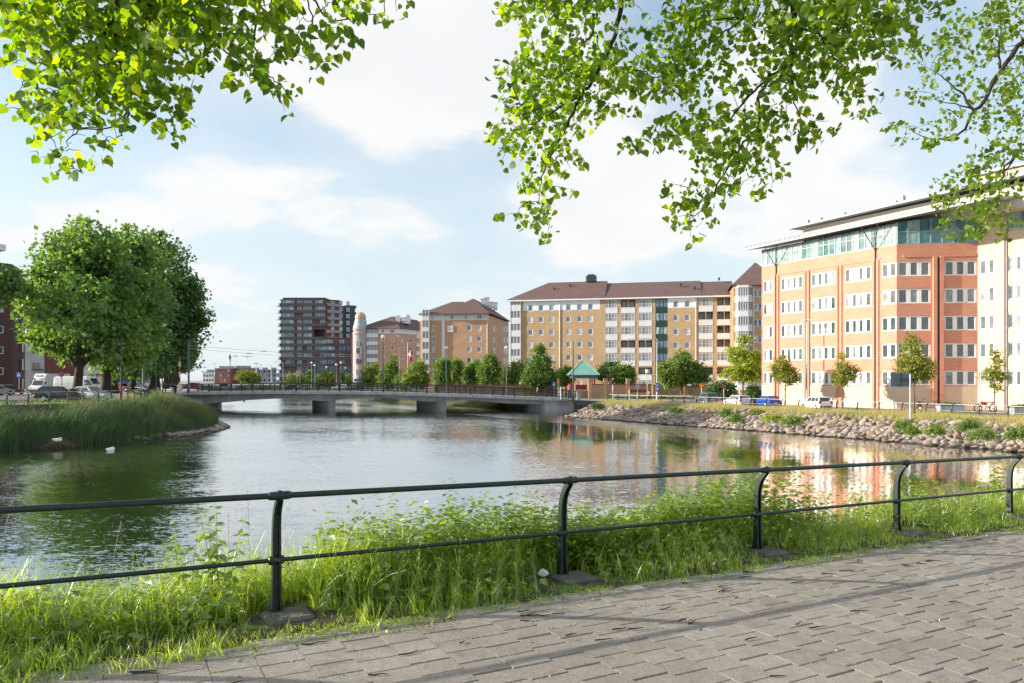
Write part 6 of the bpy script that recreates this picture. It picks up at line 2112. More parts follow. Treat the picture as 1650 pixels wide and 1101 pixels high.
# ------------------------------------------------------------------ vehicles
def car(label, loc, heading, kind='hatch', col=(.5,.5,.5), sc=.85, group=None, roof=None):
    """heading: compass angle of the nose, radians from +x"""
    spec = dict(hatch=dict(L=4.2,W=1.75,H=1.46,hood=.92,xc=.75,xf=.15,xt=-1.55,xr=-2.02,belt=.95),
                wagon=dict(L=4.75,W=1.8,H=1.47,hood=.9,xc=.9,xf=.25,xt=-1.75,xr=-2.28,belt=.94),
                suv=dict(L=4.4,W=1.85,H=1.72,hood=1.08,xc=.8,xf=.3,xt=-1.85,xr=-2.12,belt=1.12),
                mpv=dict(L=4.15,W=1.72,H=1.58,hood=1.0,xc=1.15,xf=.35,xt=-1.65,xr=-1.98,belt=.98),
                saloon=dict(L=4.55,W=1.77,H=1.44,hood=.9,xc=.8,xf=.2,xt=-1.15,xr=-1.75,belt=.93))[kind]
    L, Wd, H = spec['L'], spec['W'], spec['H']; hl = L/2; hw = Wd/2
    root = thing('parked_car', label, 'car', loc, heading, group)
    root.scale = (sc,)*3
    paint = vcol(col)
    b = MB()
    st = []
    bh = spec['belt']; hd = spec['hood']
    prof = [(-hl, .42, .72, .86),(-hl+.08, .3, bh-.06, .93),(-hl+.35, .22, bh, .985),(-hl*.45, .2, bh, 1.0),(0, .2, bh-.01, 1.0),(spec['xc'], .2, bh-.03, 1.0),(spec['xc']+.25, .2, hd-.0, .99),(hl-.55, .2, hd-.1, .97),(hl-.15, .24, hd-.22, .9),(hl, .36, .62, .78)]
    for (x, zb_, zt_, k) in prof:
        w = hw*k
        st.append([(x,-w*.86,zb_),(x,w*.86,zb_),(x,w*.98,zb_+.1),(x,w,(zb_+zt_)/2),(x,w*.96,zt_-.06),(x,w*.82,zt_),(x,-w*.82,zt_),(x,-w*.96,zt_-.06),(x,-w,(zb_+zt_)/2),(x,-w*.98,zb_+.1)])
    b.loft(st)
    # cabin
    wb, wt = hw*.93, hw*.74
    xc, xf, xt, xr = spec['xc'], spec['xf'], spec['xt'], spec['xr']
    z0, z1 = bh-.06, H
    A = lambda x, y, z: (x, y, z)
    cab = [A(xc,-wb*.92,z0),A(xc,wb*.92,z0),A(xr,wb*.95,z0),A(xr,-wb*.95,z0),
           A(xf,-wt,z1-.06),A(xf,wt,z1-.06),A(xt,wt,z1-.05),A(xt,-wt,z1-.05),
           A(xf-.15,-wt*.7,z1),A(xf-.15,wt*.7,z1),A(xt+.12,wt*.7,z1),A(xt+.12,-wt*.7,z1)]
    b.add(cab, [(0,1,5,4),(1,2,6,5),(2,3,7,6),(3,0,4,7),(4,5,9,8),(5,6,10,9),(6,7,11,10),(7,4,8,11),(8,9,10,11)])
    body = b.build('body', paint, root, False)
    if kind in ('suv', 'wagon'):
        rr = MB()
        for s_ in (-1,1): rr.tube([(xf-.1,s_*wt*.9,z1-.03),(xf-.2,s_*wt*.9,z1+.05),(xt+.2,s_*wt*.9,z1+.05),(xt+.1,s_*wt*.9,z1-.03)], .018, 6)
        rr.build('roof_rail', MT['darkmetal'], body)
    # glass, a few millimetres proud
    def pane(name, quad, ins=(.08,.1), off=.006):
        q = [Vector(p) for p in quad]      # bl, br, tr, tl
        n = (q[1]-q[0]).cross(q[3]-q[0]).normalized()
        def bil(u, v): return (q[0]*(1-u)+q[1]*u)*(1-v) + (q[3]*(1-u)+q[2]*u)*v
        m = MB(); a, c = ins
        pts = [bil(a,c), bil(1-a,c), bil(1-a,1-c*.7), bil(a,1-c*.7)]
        m.add([p+n*off for p in pts] + [p-n*.004 for p in pts], [(0,1,2,3),(0,4,5,1),(1,5,6,2),(2,6,7,3),(3,7,4,0)])
        return m.build(name, MT['carglass'], root)
    pane('windscreen', [cab[0],cab[1],cab[5],cab[4]], (.06,.08))
    pane('rear_window', [cab[2],cab[3],cab[7],cab[6]], (.08,.2 if kind != 'saloon' else .1))
    for s_, (i0, i1, i2, i3) in ((1,(1,2,6,5)),(-1,(3,0,4,7))):
        q = [Vector(cab[i]) for i in (i0,i1,i2,i3)]
        def bil(u, v): return (q[0]*(1-u)+q[1]*u)*(1-v) + (q[3]*(1-u)+q[2]*u)*v
        cuts = [.05,.36,.68,.94] if kind in ('wagon','suv','mpv') else [.06,.46,.9]
        n = (q[1]-q[0]).cross(q[3]-q[0]).normalized()
        for a, c in zip(cuts, cuts[1:]):
            m = MB(); pts = [bil(a+.015,.14), bil(c-.015,.14), bil(c-.015,.88), bil(a+.015,.88)]
            if s_ < 0: pts = [bil(a+.015,.14), bil(c-.015,.14), bil(c-.015,.88), bil(a+.015,.88)]
            m.add([p+n*.006 for p in pts]+[p-n*.004 for p in pts], [(0,1,2,3),(0,4,5,1),(1,5,6,2),(2,6,7,3),(3,7,4,0)]); m.build('side_window', MT['carglass'], root)
    # wheels
    rw = .31 if kind != 'suv' else .35
    ty = MB(); ty.tube([(0,-.1,0),(0,-.085,0),(0,.085,0),(0,.1,0)], [rw*.88, rw, rw, rw*.88], 20); tme = ty.mesh('wheel', MT['rubber'], False)
    ri = MB(); ri.tube([(0,.07,0),(0,.108,0)], [rw*.66, rw*.62], 16)
    for k in range(5):
        a = k*2*math.pi/5; ri.tube([(0,.112,0),(math.cos(a)*rw*.6,.112,math.sin(a)*rw*.6)], .035, 6)
    rme = ri.mesh('rim', MT['chrome'])
    for x in (hl*.62, -hl*.6):
        for s_ in (-1,1):
            o = link('wheel', tme, root, Matrix.Translation((x, s_*(hw-.1), rw)) @ Matrix.Rotation(0 if s_ > 0 else math.pi, 4, 'Z'))
            link('rim', rme, o)
            ar = MB(); ar.tube([(x, s_*(hw-.16), rw+.02),(x, s_*(hw+.003), rw+.02)], [rw*1.17]*2, 20); ar.build('wheel_arch', MT['black'], body)
    for s_ in (-1,1):
        t = MB(); t.cbox((-hl+.1, s_*hw*.78, bh-.2 if kind not in ('mpv','suv') else bh-.05), .16, .3, .22 if kind not in ('mpv','wagon') else .34, bev=.03); t.build('tail_light', MT['taillight'], root)
        h = MB(); h.cbox((hl-.16, s_*hw*.68, hd-.27), .26, .36, .15, bev=.03); h.build('headlight', MT['headlight'], root)
        mi = MB(); mi.cbox((xc-.1, s_*(hw+.06), bh+.03), .1, .2, .13, bev=.02); mi.build('mirror', paint, root)
    bp = MB(); bp.cbox((-hl+.0, 0, .42), .1, Wd*.82, .2, bev=.03); bp.cbox((hl-.04, 0, .42), .12, Wd*.72, .2, bev=.03); bp.build('bumper', MT['black'] if kind in ('suv','mpv') else paint, root)
    pt = MB(); pt.cbox((-hl-.055, 0, .6 if kind != 'suv' else .75), .02, .5, .11); pt.cbox((hl+.03,0,.42), .02, .5, .11); pt.build('number_plate', MT['plate'], root)
    hd_ = MB()
    for s_ in (-1,1):
        for x in (.0, -.95): hd_.cbox((x, s_*(hw+.006), bh-.16), .18, .03, .03)
    hd_.build('door_handle', MT['chrome'] if kind != 'suv' else MT['black'], root)
    return root

def vehicles():
    zr = ZR+.008
    hd = R(98)
    g = 'cars parked along the right quay'
    def at(px, D, z): x, y = XY(px, D); return (x, y, z)
    car('grey blue off road car with black roof rails, parked first from the bridge', at(1139,83.5,zr), R(95), 'suv', (.1,.14,.17), group=g)
    car('silver estate car parked between the grey off road car and the blue hatchback', at(1187,79.2,zr), R(101), 'wagon', (.55,.57,.58), group=g)
    car('bright blue hatchback parked in front of the office block corner', at(1235,76.8,zr), R(101), 'hatch', (.01,.06,.32), group=g)
    car('white small family car standing alone under the young street trees', at(1315,70.2,zr), R(97), 'mpv', (.75,.75,.74), group=g)
    zl = ZL+.008
    g = 'cars on the left quay'
    car('black hatchback seen from behind beside the first avenue trunk', at(98,63.5,zl), R(22), 'hatch', (.012,.013,.015), .92, g)
    car('silver saloon half hidden behind the first avenue trunk', at(147,66,zl), R(-14), 'saloon', (.35,.38,.4), .92, g)
    car('dark red car parked at the left edge before the brown block', at(15,92,zl), R(75), 'hatch', (.16,.03,.045), .85, g)
    car('silver car cut by the left edge of the picture', at(-4,86,zl), R(80), 'hatch', (.3,.32,.34), .85, g)
    car('bright red car glimpsed between the avenue trunks', at(197,112,zl), R(-8), 'hatch', (.4,.02,.025), .9, g)
    car('white car parked behind the bright red one', at(178,118,zl), R(-10), 'saloon', (.6,.6,.6), .9, g)
    car('pale grey car parked by the avenue lamp', at(224,128,zl), R(10), 'hatch', (.42,.44,.46), .9, g)
    g = 'cars on the far road beyond the bridge'
    car('silver car driving on the far road, seen over the bridge railing', at(361,150,2.6), R(172), 'saloon', (.5,.53,.55), .95, g)
    car('red car on the far road beside the tall dark pole', at(309,148,2.75), R(172), 'hatch', (.45,.03,.03), .95, g)
    far_cars = [(468,178,(.05,.05,.055),'dark car behind the bridge railing below the tower'),(489,182,(.4,.4,.42),'grey car behind the bridge railing left of the tower trees'),
                (548,185,(.6,.6,.6),'white car behind the bridge railing right of the tower trees'),(568,188,(.2,.22,.25),'slate coloured car under the blue sign board')]
    for px, D, c, lb in far_cars: car(lb, at(px,D,2.0), R(176), 'hatch', c, 1.0, g)
    # box truck, nose towards the camera
    x, y = XY(79, 96)
    root = thing('box_truck', 'white box truck facing the camera in front of the red house', 'truck', (x,y,zl), R(-96))
    root.scale = (.85,)*3
    c = MB()
    prof = [(0,.35),(1.75,.35),(1.85,.8),(1.8,1.15),(1.35,1.3),(.85,2.15),(0,2.2)]
    c.add([(p[0]+1.2,-1,p[1]) for p in prof]+[(p[0]+1.2,1,p[1]) for p in prof], [tuple(range(7)), tuple(range(13,6,-1))]+[((i+1)%7,i,7+i,7+(i+1)%7) for i in range(7)])
    c.build('cab', MT['white'], root)
    bx = MB(); bx.box(-3.2,1.25,-1.1,1.1,.75,3.15); bx.add([(1.25,-1.1,2.35),(1.25,1.1,2.35),(1.25,1.1,3.15),(1.25,-1.1,3.15),(2.0,-.95,2.45),(2.0,.95,2.45),(1.75,.95,3.1),(1.75,-.95,3.1)], [(4,5,6,7),(0,4,7,3),(1,2,6,5),(3,7,6,2),(0,1,5,4)])
    cg = bx.build('cargo_box', MT['white'], root)
    lt = MB()
    for k in range(7): lt.box(1.86, 1.95, -.62+.18*k, -.5+.18*k, 2.72, 2.9 if k not in (1,2,3,4) else 2.86)
    lt.build('lettering', MT['darkmetal'], cg)
    ws = MB(); ws.add([(2.55+.02,-.85,1.36),(2.55+.02,.85,1.36),(2.09,.8,2.1),(2.09,-.8,2.1)], [(0,1,2,3)]); ws.v = [(v[0]+.03,v[1],v[2]+.01) for v in ws.v]; ws.build('windscreen', MT['carglass'], root)
    for s_ in (-1,1):
        m = MB(); m.cbox((2.2,s_*1.18,1.75), .1,.2,.4,bev=.03); m.build('mirror', MT['black'], root)
        h = MB(); h.cbox((3.02,s_*.72,.92), .08,.3,.2,bev=.03); h.build('headlight', MT['headlight'], root)
        for xx in (2.3,-2.0):
            t = MB(); t.tube([(xx,s_*.8,.36),(xx,s_*1.02,.36)], .36, 18); o = t.build('wheel', MT['rubber'], root)
            r = MB(); r.tube([(xx,s_*.95,.36),(xx,s_*1.03,.36)], .2, 14); r.build('rim', MT['galv'], o)
    bp = MB(); bp.cbox((3.05,0,.5), .14,1.9,.3,bev=.04); bp.build('bumper', MT['darkmetal'], root)
    # panel van, side on
    x, y = XY(128, 88)
    root = thing('panel_van', 'long white high roofed panel van behind the first two avenue trunks', 'van', (x,y,zl), R(-3))
    root.scale = (.85,)*3
    v = MB(); w = .98
    st = []
    for (xx, zb_, zt_, k) in ((-3.2,.45,2.55,.96),(-3.1,.35,2.68,1),(0,.35,2.72,1),(1.6,.35,2.68,1),(2.0,.35,2.45,.98),(2.55,.35,1.6,.96),(3.0,.38,1.25,.92),(3.25,.5,.95,.8)):
        st.append([(xx,-w*k*.9,zb_),(xx,w*k*.9,zb_),(xx,w*k,zb_+.15),(xx,w*k,zb_+(zt_-zb_)*.6),(xx,w*k*.9,zt_-.12),(xx,w*k*.78,zt_),(xx,-w*k*.78,zt_),(xx,-w*k*.9,zt_-.12),(xx,-w*k,zb_+(zt_-zb_)*.6),(xx,-w*k,zb_+.15)])
    v.loft(st); bo = v.build('body', MT['white'], root)
    sl = MB()
    for s_ in (-1,1):
        for xx in (-1.1,.65): sl.box(xx-.012,xx+.012,s_*w-.004 if s_ > 0 else s_*w-.006, s_*w+.006 if s_ > 0 else s_*w+.004,.5,2.0)
        sl.box(-3,1.4,s_*w-.006,s_*w+.008,1.28,1.33)
    sl.build('panel_seam', MT['galv'], bo)
    ws = MB(); ws.add([(2.62,-.8,1.62),(2.62,.8,1.62),(2.06,.74,2.42),(2.06,-.74,2.42)], [(0,1,2,3)]); ws.build('windscreen', MT['carglass'], root)
    for s_ in (-1,1):
        g_ = MB(); g_.add([(1.35,s_*(w+.012),1.45),(2.45,s_*(w*.965+.012),1.45),(2.02,s_*(w*.955+.012),2.2),(1.35,s_*(w*.97+.012),2.2)], [(0,1,2,3) if s_ < 0 else (3,2,1,0)]); g_.build('side_window', MT['carglass'], root)
        for xx in (2.2,-2.0):
            t = MB(); t.tube([(xx,s_*.8,.36),(xx,s_*1.0,.36)], .36, 18); o = t.build('wheel', MT['rubber'], root)
            r = MB(); r.tube([(xx,s_*.95,.36),(xx,s_*1.015,.36)], .2, 14); r.build('rim', MT['galv'], o)
        h = MB(); h.cbox((3.08,s_*.72,.95), .2,.3,.2,bev=.03); h.build('headlight', MT['headlight'], root)
    # blue delivery lorry glimpsed far down the street
    x, y = XY(187, 152)
    root = thing('blue_lorry', 'blue lorry glimpsed between the second and third avenue trunks', 'truck', (x,y,zl), R(-95))
    b = MB(); b.box(-3,1,-1.15,1.15,.7,3.3); b.build('cargo_box', MT['signblue'], root)
    b = MB(); b.cbox((1.9,0,1.45), 1.7,2.1,2.0,bev=.15); b.build('cab', MT['white'], root)
    b = MB(); b.box(2.74,2.78,-.85,.85,1.5,2.2); b.build('windscreen', MT['carglass'], root)
    for xx in (1.9,-1.8):
        for s_ in (-1,1):
            b = MB(); b.tube([(xx,s_*.8,.42),(xx,s_*1.05,.42)], .42, 16); b.build('wheel', MT['rubber'], root)
vehicles()

# ------------------------------------------------------------------ street furniture
def lamp_post(label, px, D, zb, ytop, r, head='globe', mat='darkmetal', cat='street lamp', name='street_lamp', group=None, arm=0.0):
    x, y = XY(px, D); zt = Zat(ytop, D)
    root = thing(name, label, cat, (x,y,zb), 0, group)
    h = zt-zb
    p = MB(); p.tube([(0,0,0),(0,0,.9),(0,0,.95),(0,0,h)], [r*1.5,r*1.5,r,r*.62], 10); p.build('pole', MT[mat], root)
    if head == 'globe':
        b = MB(); b.lathe([(.1,-.05),(.24,.02),(.3,.16),(.27,.34),(.14,.46),(.02,.48)], (0,0,h), 14); b.build('lamp_head', MT['white'], root)
    elif head == 'dome':
        b = MB(); b.lathe([(.05,0),(.2,.02),(.38,.22),(.36,.34),(.22,.5),(.03,.58)], (0,0,h-.05), 14); b.build('lamp_head', MT['white'], root)
    elif head == 'arm':
        b = MB(); b.tube([(0,0,h-.6),(arm*.15,0,h-.1),(arm*.5,0,h),(arm,0,h)], [r*.5]*4, 8); b.build('arm', MT[mat], root)
        b = MB(); b.cbox((arm*1.12,0,h-.02), abs(arm)*.42, .26, .14, bev=.04); b.build('lamp_head', MT['white'], root)
    elif head == 'flat':
        b = MB(); b.cbox((0,0,h+.05), .95,.3,.16,bev=.05); b.build('lamp_head', MT['white'], root)
    return root

def sign_round(label, px, py, D, zb, r, ring, face, mark=None, pole='galv', name='road_sign', thick=.04, yaw=0.0, prad=.04):
    x, y = XY(px, D); zc = Zat(py, D)-zb
    root = thing(name, label, 'road sign', (x,y,zb), yaw)
    p = MB(); p.cyl((0,.06,0), (0,.06,zc+r*.9), prad, n=8); p.build('pole', MT[pole], root)
    d = MB(); d.tube([(0,0,zc),(0,-thick,zc)], [r,r], 24); so = d.build('sign_plate', MT[ring], root)
    if face:
        f = MB(); f.tube([(0,-thick,zc),(0,-thick-.006,zc)], [r*.78,r*.78], 24); f.build('sign_face', MT[face], so)
    if mark:
        m = MB()
        if mark == 'slash':
            m.box(-r*.75,r*.75,-thick-.012,-thick-.007,-.05,.05, Matrix.Translation((0,0,zc)) @ Matrix.Rotation(R(45),4,'Y'))
            m.build('sign_symbol', MT['signred'], so)
        elif mark == 'arrow':
            Mx = Matrix.Translation((0,-thick-.012,zc)) @ Matrix.Rotation(R(-45),4,'Y')
            m.box(-r*.1,r*.1,-.004,.004,-r*.55,r*.35, Matrix.Translation((0,-thick-.012,zc)) @ Matrix.Rotation(R(135),4,'Y'))
            m.add([(-r*.36,0,r*.12),(r*.36,0,r*.12),(0,0,r*.62)], [(0,1,2)], Matrix.Translation((0,-thick-.013,zc)) @ Matrix.Rotation(R(135),4,'Y'))
            m.build('sign_symbol', MT['white'], so)
        elif mark == 'bar':
            m.box(-r*.55,r*.55,-thick-.012,-thick-.007,zc-r*.12,zc+r*.12); m.build('sign_symbol', MT['white'], so)
    return root

def sign_board(label, px, D, zb, y0, y1, wpx, mat, name='road_sign', cat='road sign', pole='galv', poles=(0,), mark=None, prad=.04, ptop=None):
    x, y = XY(px, D); za, zc = Zat(y1, D)-zb, Zat(y0, D)-zb; w = wpx/F*D
    root = thing(name, label, cat, (x,y,zb))
    p = MB()
    for o in poles: p.cyl((o*w,.06,0), (o*w,.06,zc if ptop is None else Zat(ptop,D)-zb), prad, n=8)
    p.build('pole', MT[pole], root)
    d = MB(); d.cbox((0,-.02,(za+zc)/2), w, .05, zc-za, bev=.012); so = d.build('sign_plate', MT[mat], root)
    if mark == 'walk':
        m = MB(); h = zc-za
        m.add([(-w*.36,-.05,za+h*.12),(w*.36,-.05,za+h*.12),(0,-.05,za+h*.88)], [(0,1,2)]); m.build('sign_symbol', MT['white'], so)
        f = MB(); c = za+h*.38
        f.ball((0.0,-.06,za+h*.6), (w*.05,.006,w*.05), 8, 5); f.box(-w*.04,w*.05,-.062,-.056,c-h*.02,c+h*.18)
        f.box(-w*.03,w*.03,-.062,-.056,-h*.2,0, Matrix.Translation((w*.03,0,c)) @ Matrix.Rotation(R(-24),4,'Y')); f.box(-w*.03,w*.03,-.062,-.056,-h*.2,0, Matrix.Translation((-w*.02,0,c)) @ Matrix.Rotation(R(24),4,'Y'))
        f.build('sign_figure', MT['black'], so)
    elif mark == 'white':
        m = MB(); h = zc-za; m.box(-w*.28,w*.28,-.055,-.047,za+h*.2,za+h*.48); m.box(-w*.2,w*.2,-.055,-.047,za+h*.62,za+h*.8); m.build('sign_symbol', MT['white'], so)
    return root

def traffic_light(label, px, D, zb, ytop, lit=None):
    x, y = XY(px, D); zt = Zat(ytop, D)-zb
    root = thing('traffic_light', label, 'traffic light', (x,y,zb))
    p = MB(); p.cyl((0,.08,0),(0,.08,zt), .055, n=8); p.build('pole', MT['offwhite'], root)
    h = MB(); h.cbox((0,-.06,zt-.45), .34,.26,.95,bev=.04)
    ho = h.build('housing', MT['black'], root)
    for k, m in enumerate(('lampred','darkamber','darkgreen')):
        b = MB(); b.tube([(0,-.19,zt-.15-.3*k),(0,-.21,zt-.15-.3*k)], .105, 14); b.build('lens', MT[m if k or lit else 'darkred'], ho)
        v = MB(); v.tube([(0,-.19,zt-.13-.3*k),(0,-.34,zt-.12-.3*k)], [.12,.12], 12, cap=False); v.build('visor', MT['black'], ho)
    return root
MT['darkred'] = plain('unlit_red', (.12,.01,.01), .3); MT['darkamber'] = plain('unlit_amber', (.12,.06,.01), .3); MT['darkgreen'] = plain('unlit_green', (.01,.06,.03), .3)
m_, nt_, b_, o_ = new_mat('lit_red_lamp'); b_.inputs['Base Color'].default_value = (.6,.02,.02,1); b_.inputs['Emission Color'].default_value = (1,.05,.03,1); b_.inputs['Emission Strength'].default_value = 1.5; MT['lampred'] = m_

def furniture():
    zr, zl = ZR, ZL
    # --- left quay
    sign_board('blue square pedestrian crossing sign before the brown brick block', 30.5, 108, zl, 600, 607.5, 8, 'signblue', mark='walk', prad=.035)
    sign_round('large round no parking sign in front of the white van', 99, 603.3, 80, zl, .31, 'signred', 'signblue', 'slash', 'darkmetal')
    sign_round('smaller round no parking sign beside the second avenue trunk', 156.5, 604.5, 84, zl, .22, 'signred', 'signblue', 'slash', 'darkmetal', prad=.03)
    lamp_post('dark lamp post in front of the second avenue trunk', 195, 72, zl, 545, .085, 'none')
    lamp_post('thick dark tram wire post among the avenue trunks', 231, 90, zl, 540, .14, 'none', 'bluegrey', 'post', 'wire_post')
    lamp_post('thin dark post with a dome lamp high in the dark avenue crown', 262, 84, zl, 527, .05, 'dome')
    lamp_post('low dark lamp post with a white dome beside the avenue path', 252, 100, zl, 577, .05, 'dome')
    lamp_post('tall blue grey tram wire post at the left end of the bridge', 304, 98, zl, 548, .14, 'none', 'bluegrey', 'post', 'wire_post')
    # barrier arm standing upright
    x, y = XY(289.5, 96); root = thing('barrier_arm', 'raised red and white barrier arm beside the tall blue grey post', 'barrier', (x,y,zl))
    for k in range(6):
        a = MB(); a.box(-.09,.09,-.04,.04,.9+k*.68,.9+(k+1)*.68); a.build('arm', MT['white' if k % 2 == 0 else 'signred'], root)
    b = MB(); b.cbox((0,0,.5), .45,.4,1.0,bev=.05); b.build('motor_box', MT['white'], root)
    b = MB(); b.tube([(.1,0,.3),(.35,-.1,.5),(.6,0,1.3)], .06, 8); b.build('counterweight', MT['signred'], root)
    x, y = XY(280.5, 98); root = thing('litter_bin', 'dark cylindrical litter bin on the path near the barrier', 'litter bin', (x,y,zl))
    b = MB(); b.lathe([(.3,0),(.36,.1),(.36,.85),(.4,.9),(.3,1.0)], (0,0,0), 16); b.build('body', MT['black'], root)
    b = MB(); b.lathe([(.38,1.0),(.38,1.06),(.2,1.15)], (0,0,0), 16); b.build('lid', MT['darkmetal'], root)
    for i, (px, D) in enumerate(((235,82),(255,96),(278,97))):
        x, y = XY(px, D); root = thing('bollard', ['white bollard beside the thick tram wire post','white bollard at the foot of the low dome lamp','white bollard left of the dark litter bin'][i], 'bollard', (x,y,zl), 0, 'white bollards on the avenue')
        b = MB(); b.lathe([(.13,0),(.11,.1),(.1,.75),(.07,.82)], (0,0,0), 12); b.build('post', MT['white'], root)
        b = MB(); b.lathe([(.105,.6),(.105,.68)], (0,0,0), 12); b.build('band', MT['darkmetal'], root)
    # green dustbin by the black hatchback
    x, y = XY(118, 60.5); root = thing('waste_bin', 'dark green waste bin standing against the first avenue trunk', 'litter bin', (x,y,zl))
    b = MB(); b.cbox((0,0,.55), .5,.45,1.1,bev=.06); b.build('body', MT['iron'], root)
    b = MB(); b.cbox((0,0,1.14), .54,.5,.09,bev=.03); b.build('lid', MT['iron'], root)
    # --- hooped railings on both banks
    def hoops(line, z, label, idx, step=2.35, name='railing', h=.95):
        pts = resample(line, step)
        root = thing(name, label, 'railing', (*pts[0], z))
        o = Vector((*pts[0], 0))
        rail = MB(); P3 = []
        for i, p in enumerate(pts):
            a = pts[max(i-1,0)]; b = pts[min(i+1,len(pts)-1)]
            t = Vector((b[0]-a[0], b[1]-a[1])).normalized(); nn = Vector((t.y,-t.x))*idx
            q = Vector(p)-o.xy
            m = MB(); path = [(q.x,q.y,0),(q.x,q.y,h*.62),(q.x+nn.x*.03,q.y+nn.y*.03,h*.82),(q.x+nn.x*.12,q.y+nn.y*.12,h*.95),(q.x+nn.x*.24,q.y+nn.y*.24,h)]
            m.tube(path, [.07,.065,.06,.055,.045], 8); m.build('post', MT['iron'], root)
            P3.append((q.x+nn.x*.24,q.y+nn.y*.24,h))
        rail.tube(P3, .028, 8); rail.build('top_rail', MT['galv'], root)
        P3 = [(p[0]-0,p[1]-0,h*.45) for p in P3]; r2 = MB(); r2.tube(P3, .016, 6); r2.build('lower_rail', MT['galv'], root)
    cr = [p for p in offset(SHORE_R, -(WR+.7)) if p[0] < 45]
    hoops(cr, zr, 'hooped iron railing along the top of the stone bank', 1)
    cl = [p for p in offset(SHORE_L, WL+.6) if -52 < p[0] and p[1] < 92]
    hoops(cl, zl, 'hooped iron railing along the top of the left bank', -1)
    # --- on and beside the bridge
    zb = lambda px: BZ(px)
    def bl(px): return zb(px)
    lamp_post('slim dark lamp post on the bridge before the white balconies', 584.5, 112, bl(584), 553, .07, 'none', group='dark posts on the bridge')
    lamp_post('tall dark lamp post on the bridge with a pale lamp head at the top', 617, 110, bl(617), 545, .085, 'globe', group='dark posts on the bridge')
    r_ = lamp_post('pale lamp post with a short arm before the pointed green tree', 644, 150, zr, 571, .08, 'arm', 'galv', arm=-.9)
    lamp_post('pale lamp post rising from the bridge before the orange flats', 719, 116, bl(719), 563, .07, 'globe', 'galv')
    lamp_post('pale lamp post between the orange flats and the ochre block', 816, 114, bl(816), 562, .075, 'globe', 'galv')
    lamp_post('tall dark lamp post at the right end of the bridge in front of the kiosk', 923.5, 100, zr, 550, .1, 'none', 'darkmetal')
    lamp_post('tall grey lamp post with long arms before the green cladding strip', 1058.5, 100, zr, 546, .085, 'arm', 'galv', arm=-3.2)
    lamp_post('tall grey lamp post in front of the office block ribs', 1300, 79, zr, 517, .08, 'flat', 'galv')
    lamp_post('low lamp with a white globe by the brick wall', 1043, 106, zr, 601, .06, 'globe', 'galv')
    lamp_post('street light with a long flat head in front of the tower', 456, 170, 2.0, 583, .07, 'arm', 'galv', arm=-1.6)
    lamp_post('dark post before the left part of the tower', 468.5, 168, 2.0, 576, .06, 'none', 'darkmetal', 'post', 'street_post')
    for i, (px, py, D) in enumerate(((502,586,190),(507,590,200),(526,593,210),(542,589,190),(549.5,586,180),(556.5,594.5,176))):
        lamp_post(['white globe lamp, leftmost of six before the tower','white globe lamp, second from the left before the tower','white globe lamp above the broad bright bush tree','white globe lamp, third from the right before the tower','highest right globe lamp before the tower','white globe lamp on a pale post at the right edge of the tower'][i],
                  px, D, 2.0, py, .05, 'globe', 'galv', group='globe lamps before the tower')
    # stadium masts and far marker pole on the left skyline
    for i, (px, yt, w) in enumerate(((379.5,574,1.4),(399,574.5,3.0),(413,586,1.2))):
        D = 430; x, y = XY(px, D); h = Zat(yt, D)-zr
        root = thing('floodlight_mast', ['thin floodlight mast left on the far skyline','wide headed floodlight mast over the round bush tree','short mast right on the far skyline'][i], 'mast', (x,y,zr))
        m = MB(); m.tube([(0,0,0),(0,0,h)], [.25,.16], 6); m.build('pole', MT['galv'], root)
        m = MB(); m.box(-w,w,-.1,.1,h-.1,h+.15); 
        for k in range(4): m.cbox((-w+2*w*k/3,-.1,h+.0), .5,.4,.5)
        m.build('lamp_bar', MT['galv'], root)
    D = 420; x, y = XY(370.5, D); h = Zat(571, D)-zr
    root = thing('marker_tower', 'slender pale tower with a diamond shaped head on the far skyline', 'tower', (x,y,zr))
    m = MB(); 
    for s_ in (-.45,.55): m.tube([(s_,0,0),(s_*.8,0,h-3)], [.2,.2], 6)
    for k in range(8): m.tube([(-.45,0,h*.1*k+1),(.55,0,h*.1*k+1.8)], .07, 5)
    m.build('mast', MT['galv'], root)
    m = MB(); m.lathe([(.05,-3.6),(.85,-1.9),(.6,-1.0),(.1,.2)], (0,0,h), 6); m.build('head', MT['bluegrey'], root)
    for i, (px, D, yt) in enumerate(((346,300,586),(420,290,588),(437,300,590))):
        x, y = XY(px, D); h = Zat(yt, D)-zr
        m = MB(); m.cyl((0,0,0),(0,0,h), .16, .1, 6)
        root = thing('far_mast', ['thin dark mast before the red brick far block','thin mast right of the round bush tree','thin mast near the left edge of the tower'][i], 'mast', (x,y,zr)); m.build('pole', MT['galv'], root)
        m = MB(); m.cbox((0,0,h), .5,.4,.3,bev=.05); m.build('lamp_head', MT['galv'], root)
    # tram wires from the tall post across to the tower side
    a = W(304, 556, 98); 
    for i, (ya, yb, xb) in enumerate(((557,571,640),(561,574,575))):
        p0 = W(304, ya, 98); p1 = W(xb, yb, 165); mb = MB(); pts = []
        for k in range(21):
            t = k/20; p = p0.lerp(p1, t); pts.append((p.x,p.y,p.z-1.1*4*t*(1-t)*.5))
        mb.tube(pts, .022, 5)
        for t in (.25,.6):
            q = pts[int(t*20)]; mb.cbox(q, .9,.06,.12)
        o = mb.build('overhead_wire', MT['galv']); tag(o, ['upper overhead wire running right from the tall blue grey post','lower overhead wire running right from the tall blue grey post'][i], 'wire', 'overhead wires')
    # red flag
    x, y = XY(657, 172); D = 172; h = Zat(554, D)-zr
    root = thing('flagpole', 'white flagpole with a hanging red and white flag before the far flats', 'flag', (x,y,zr))
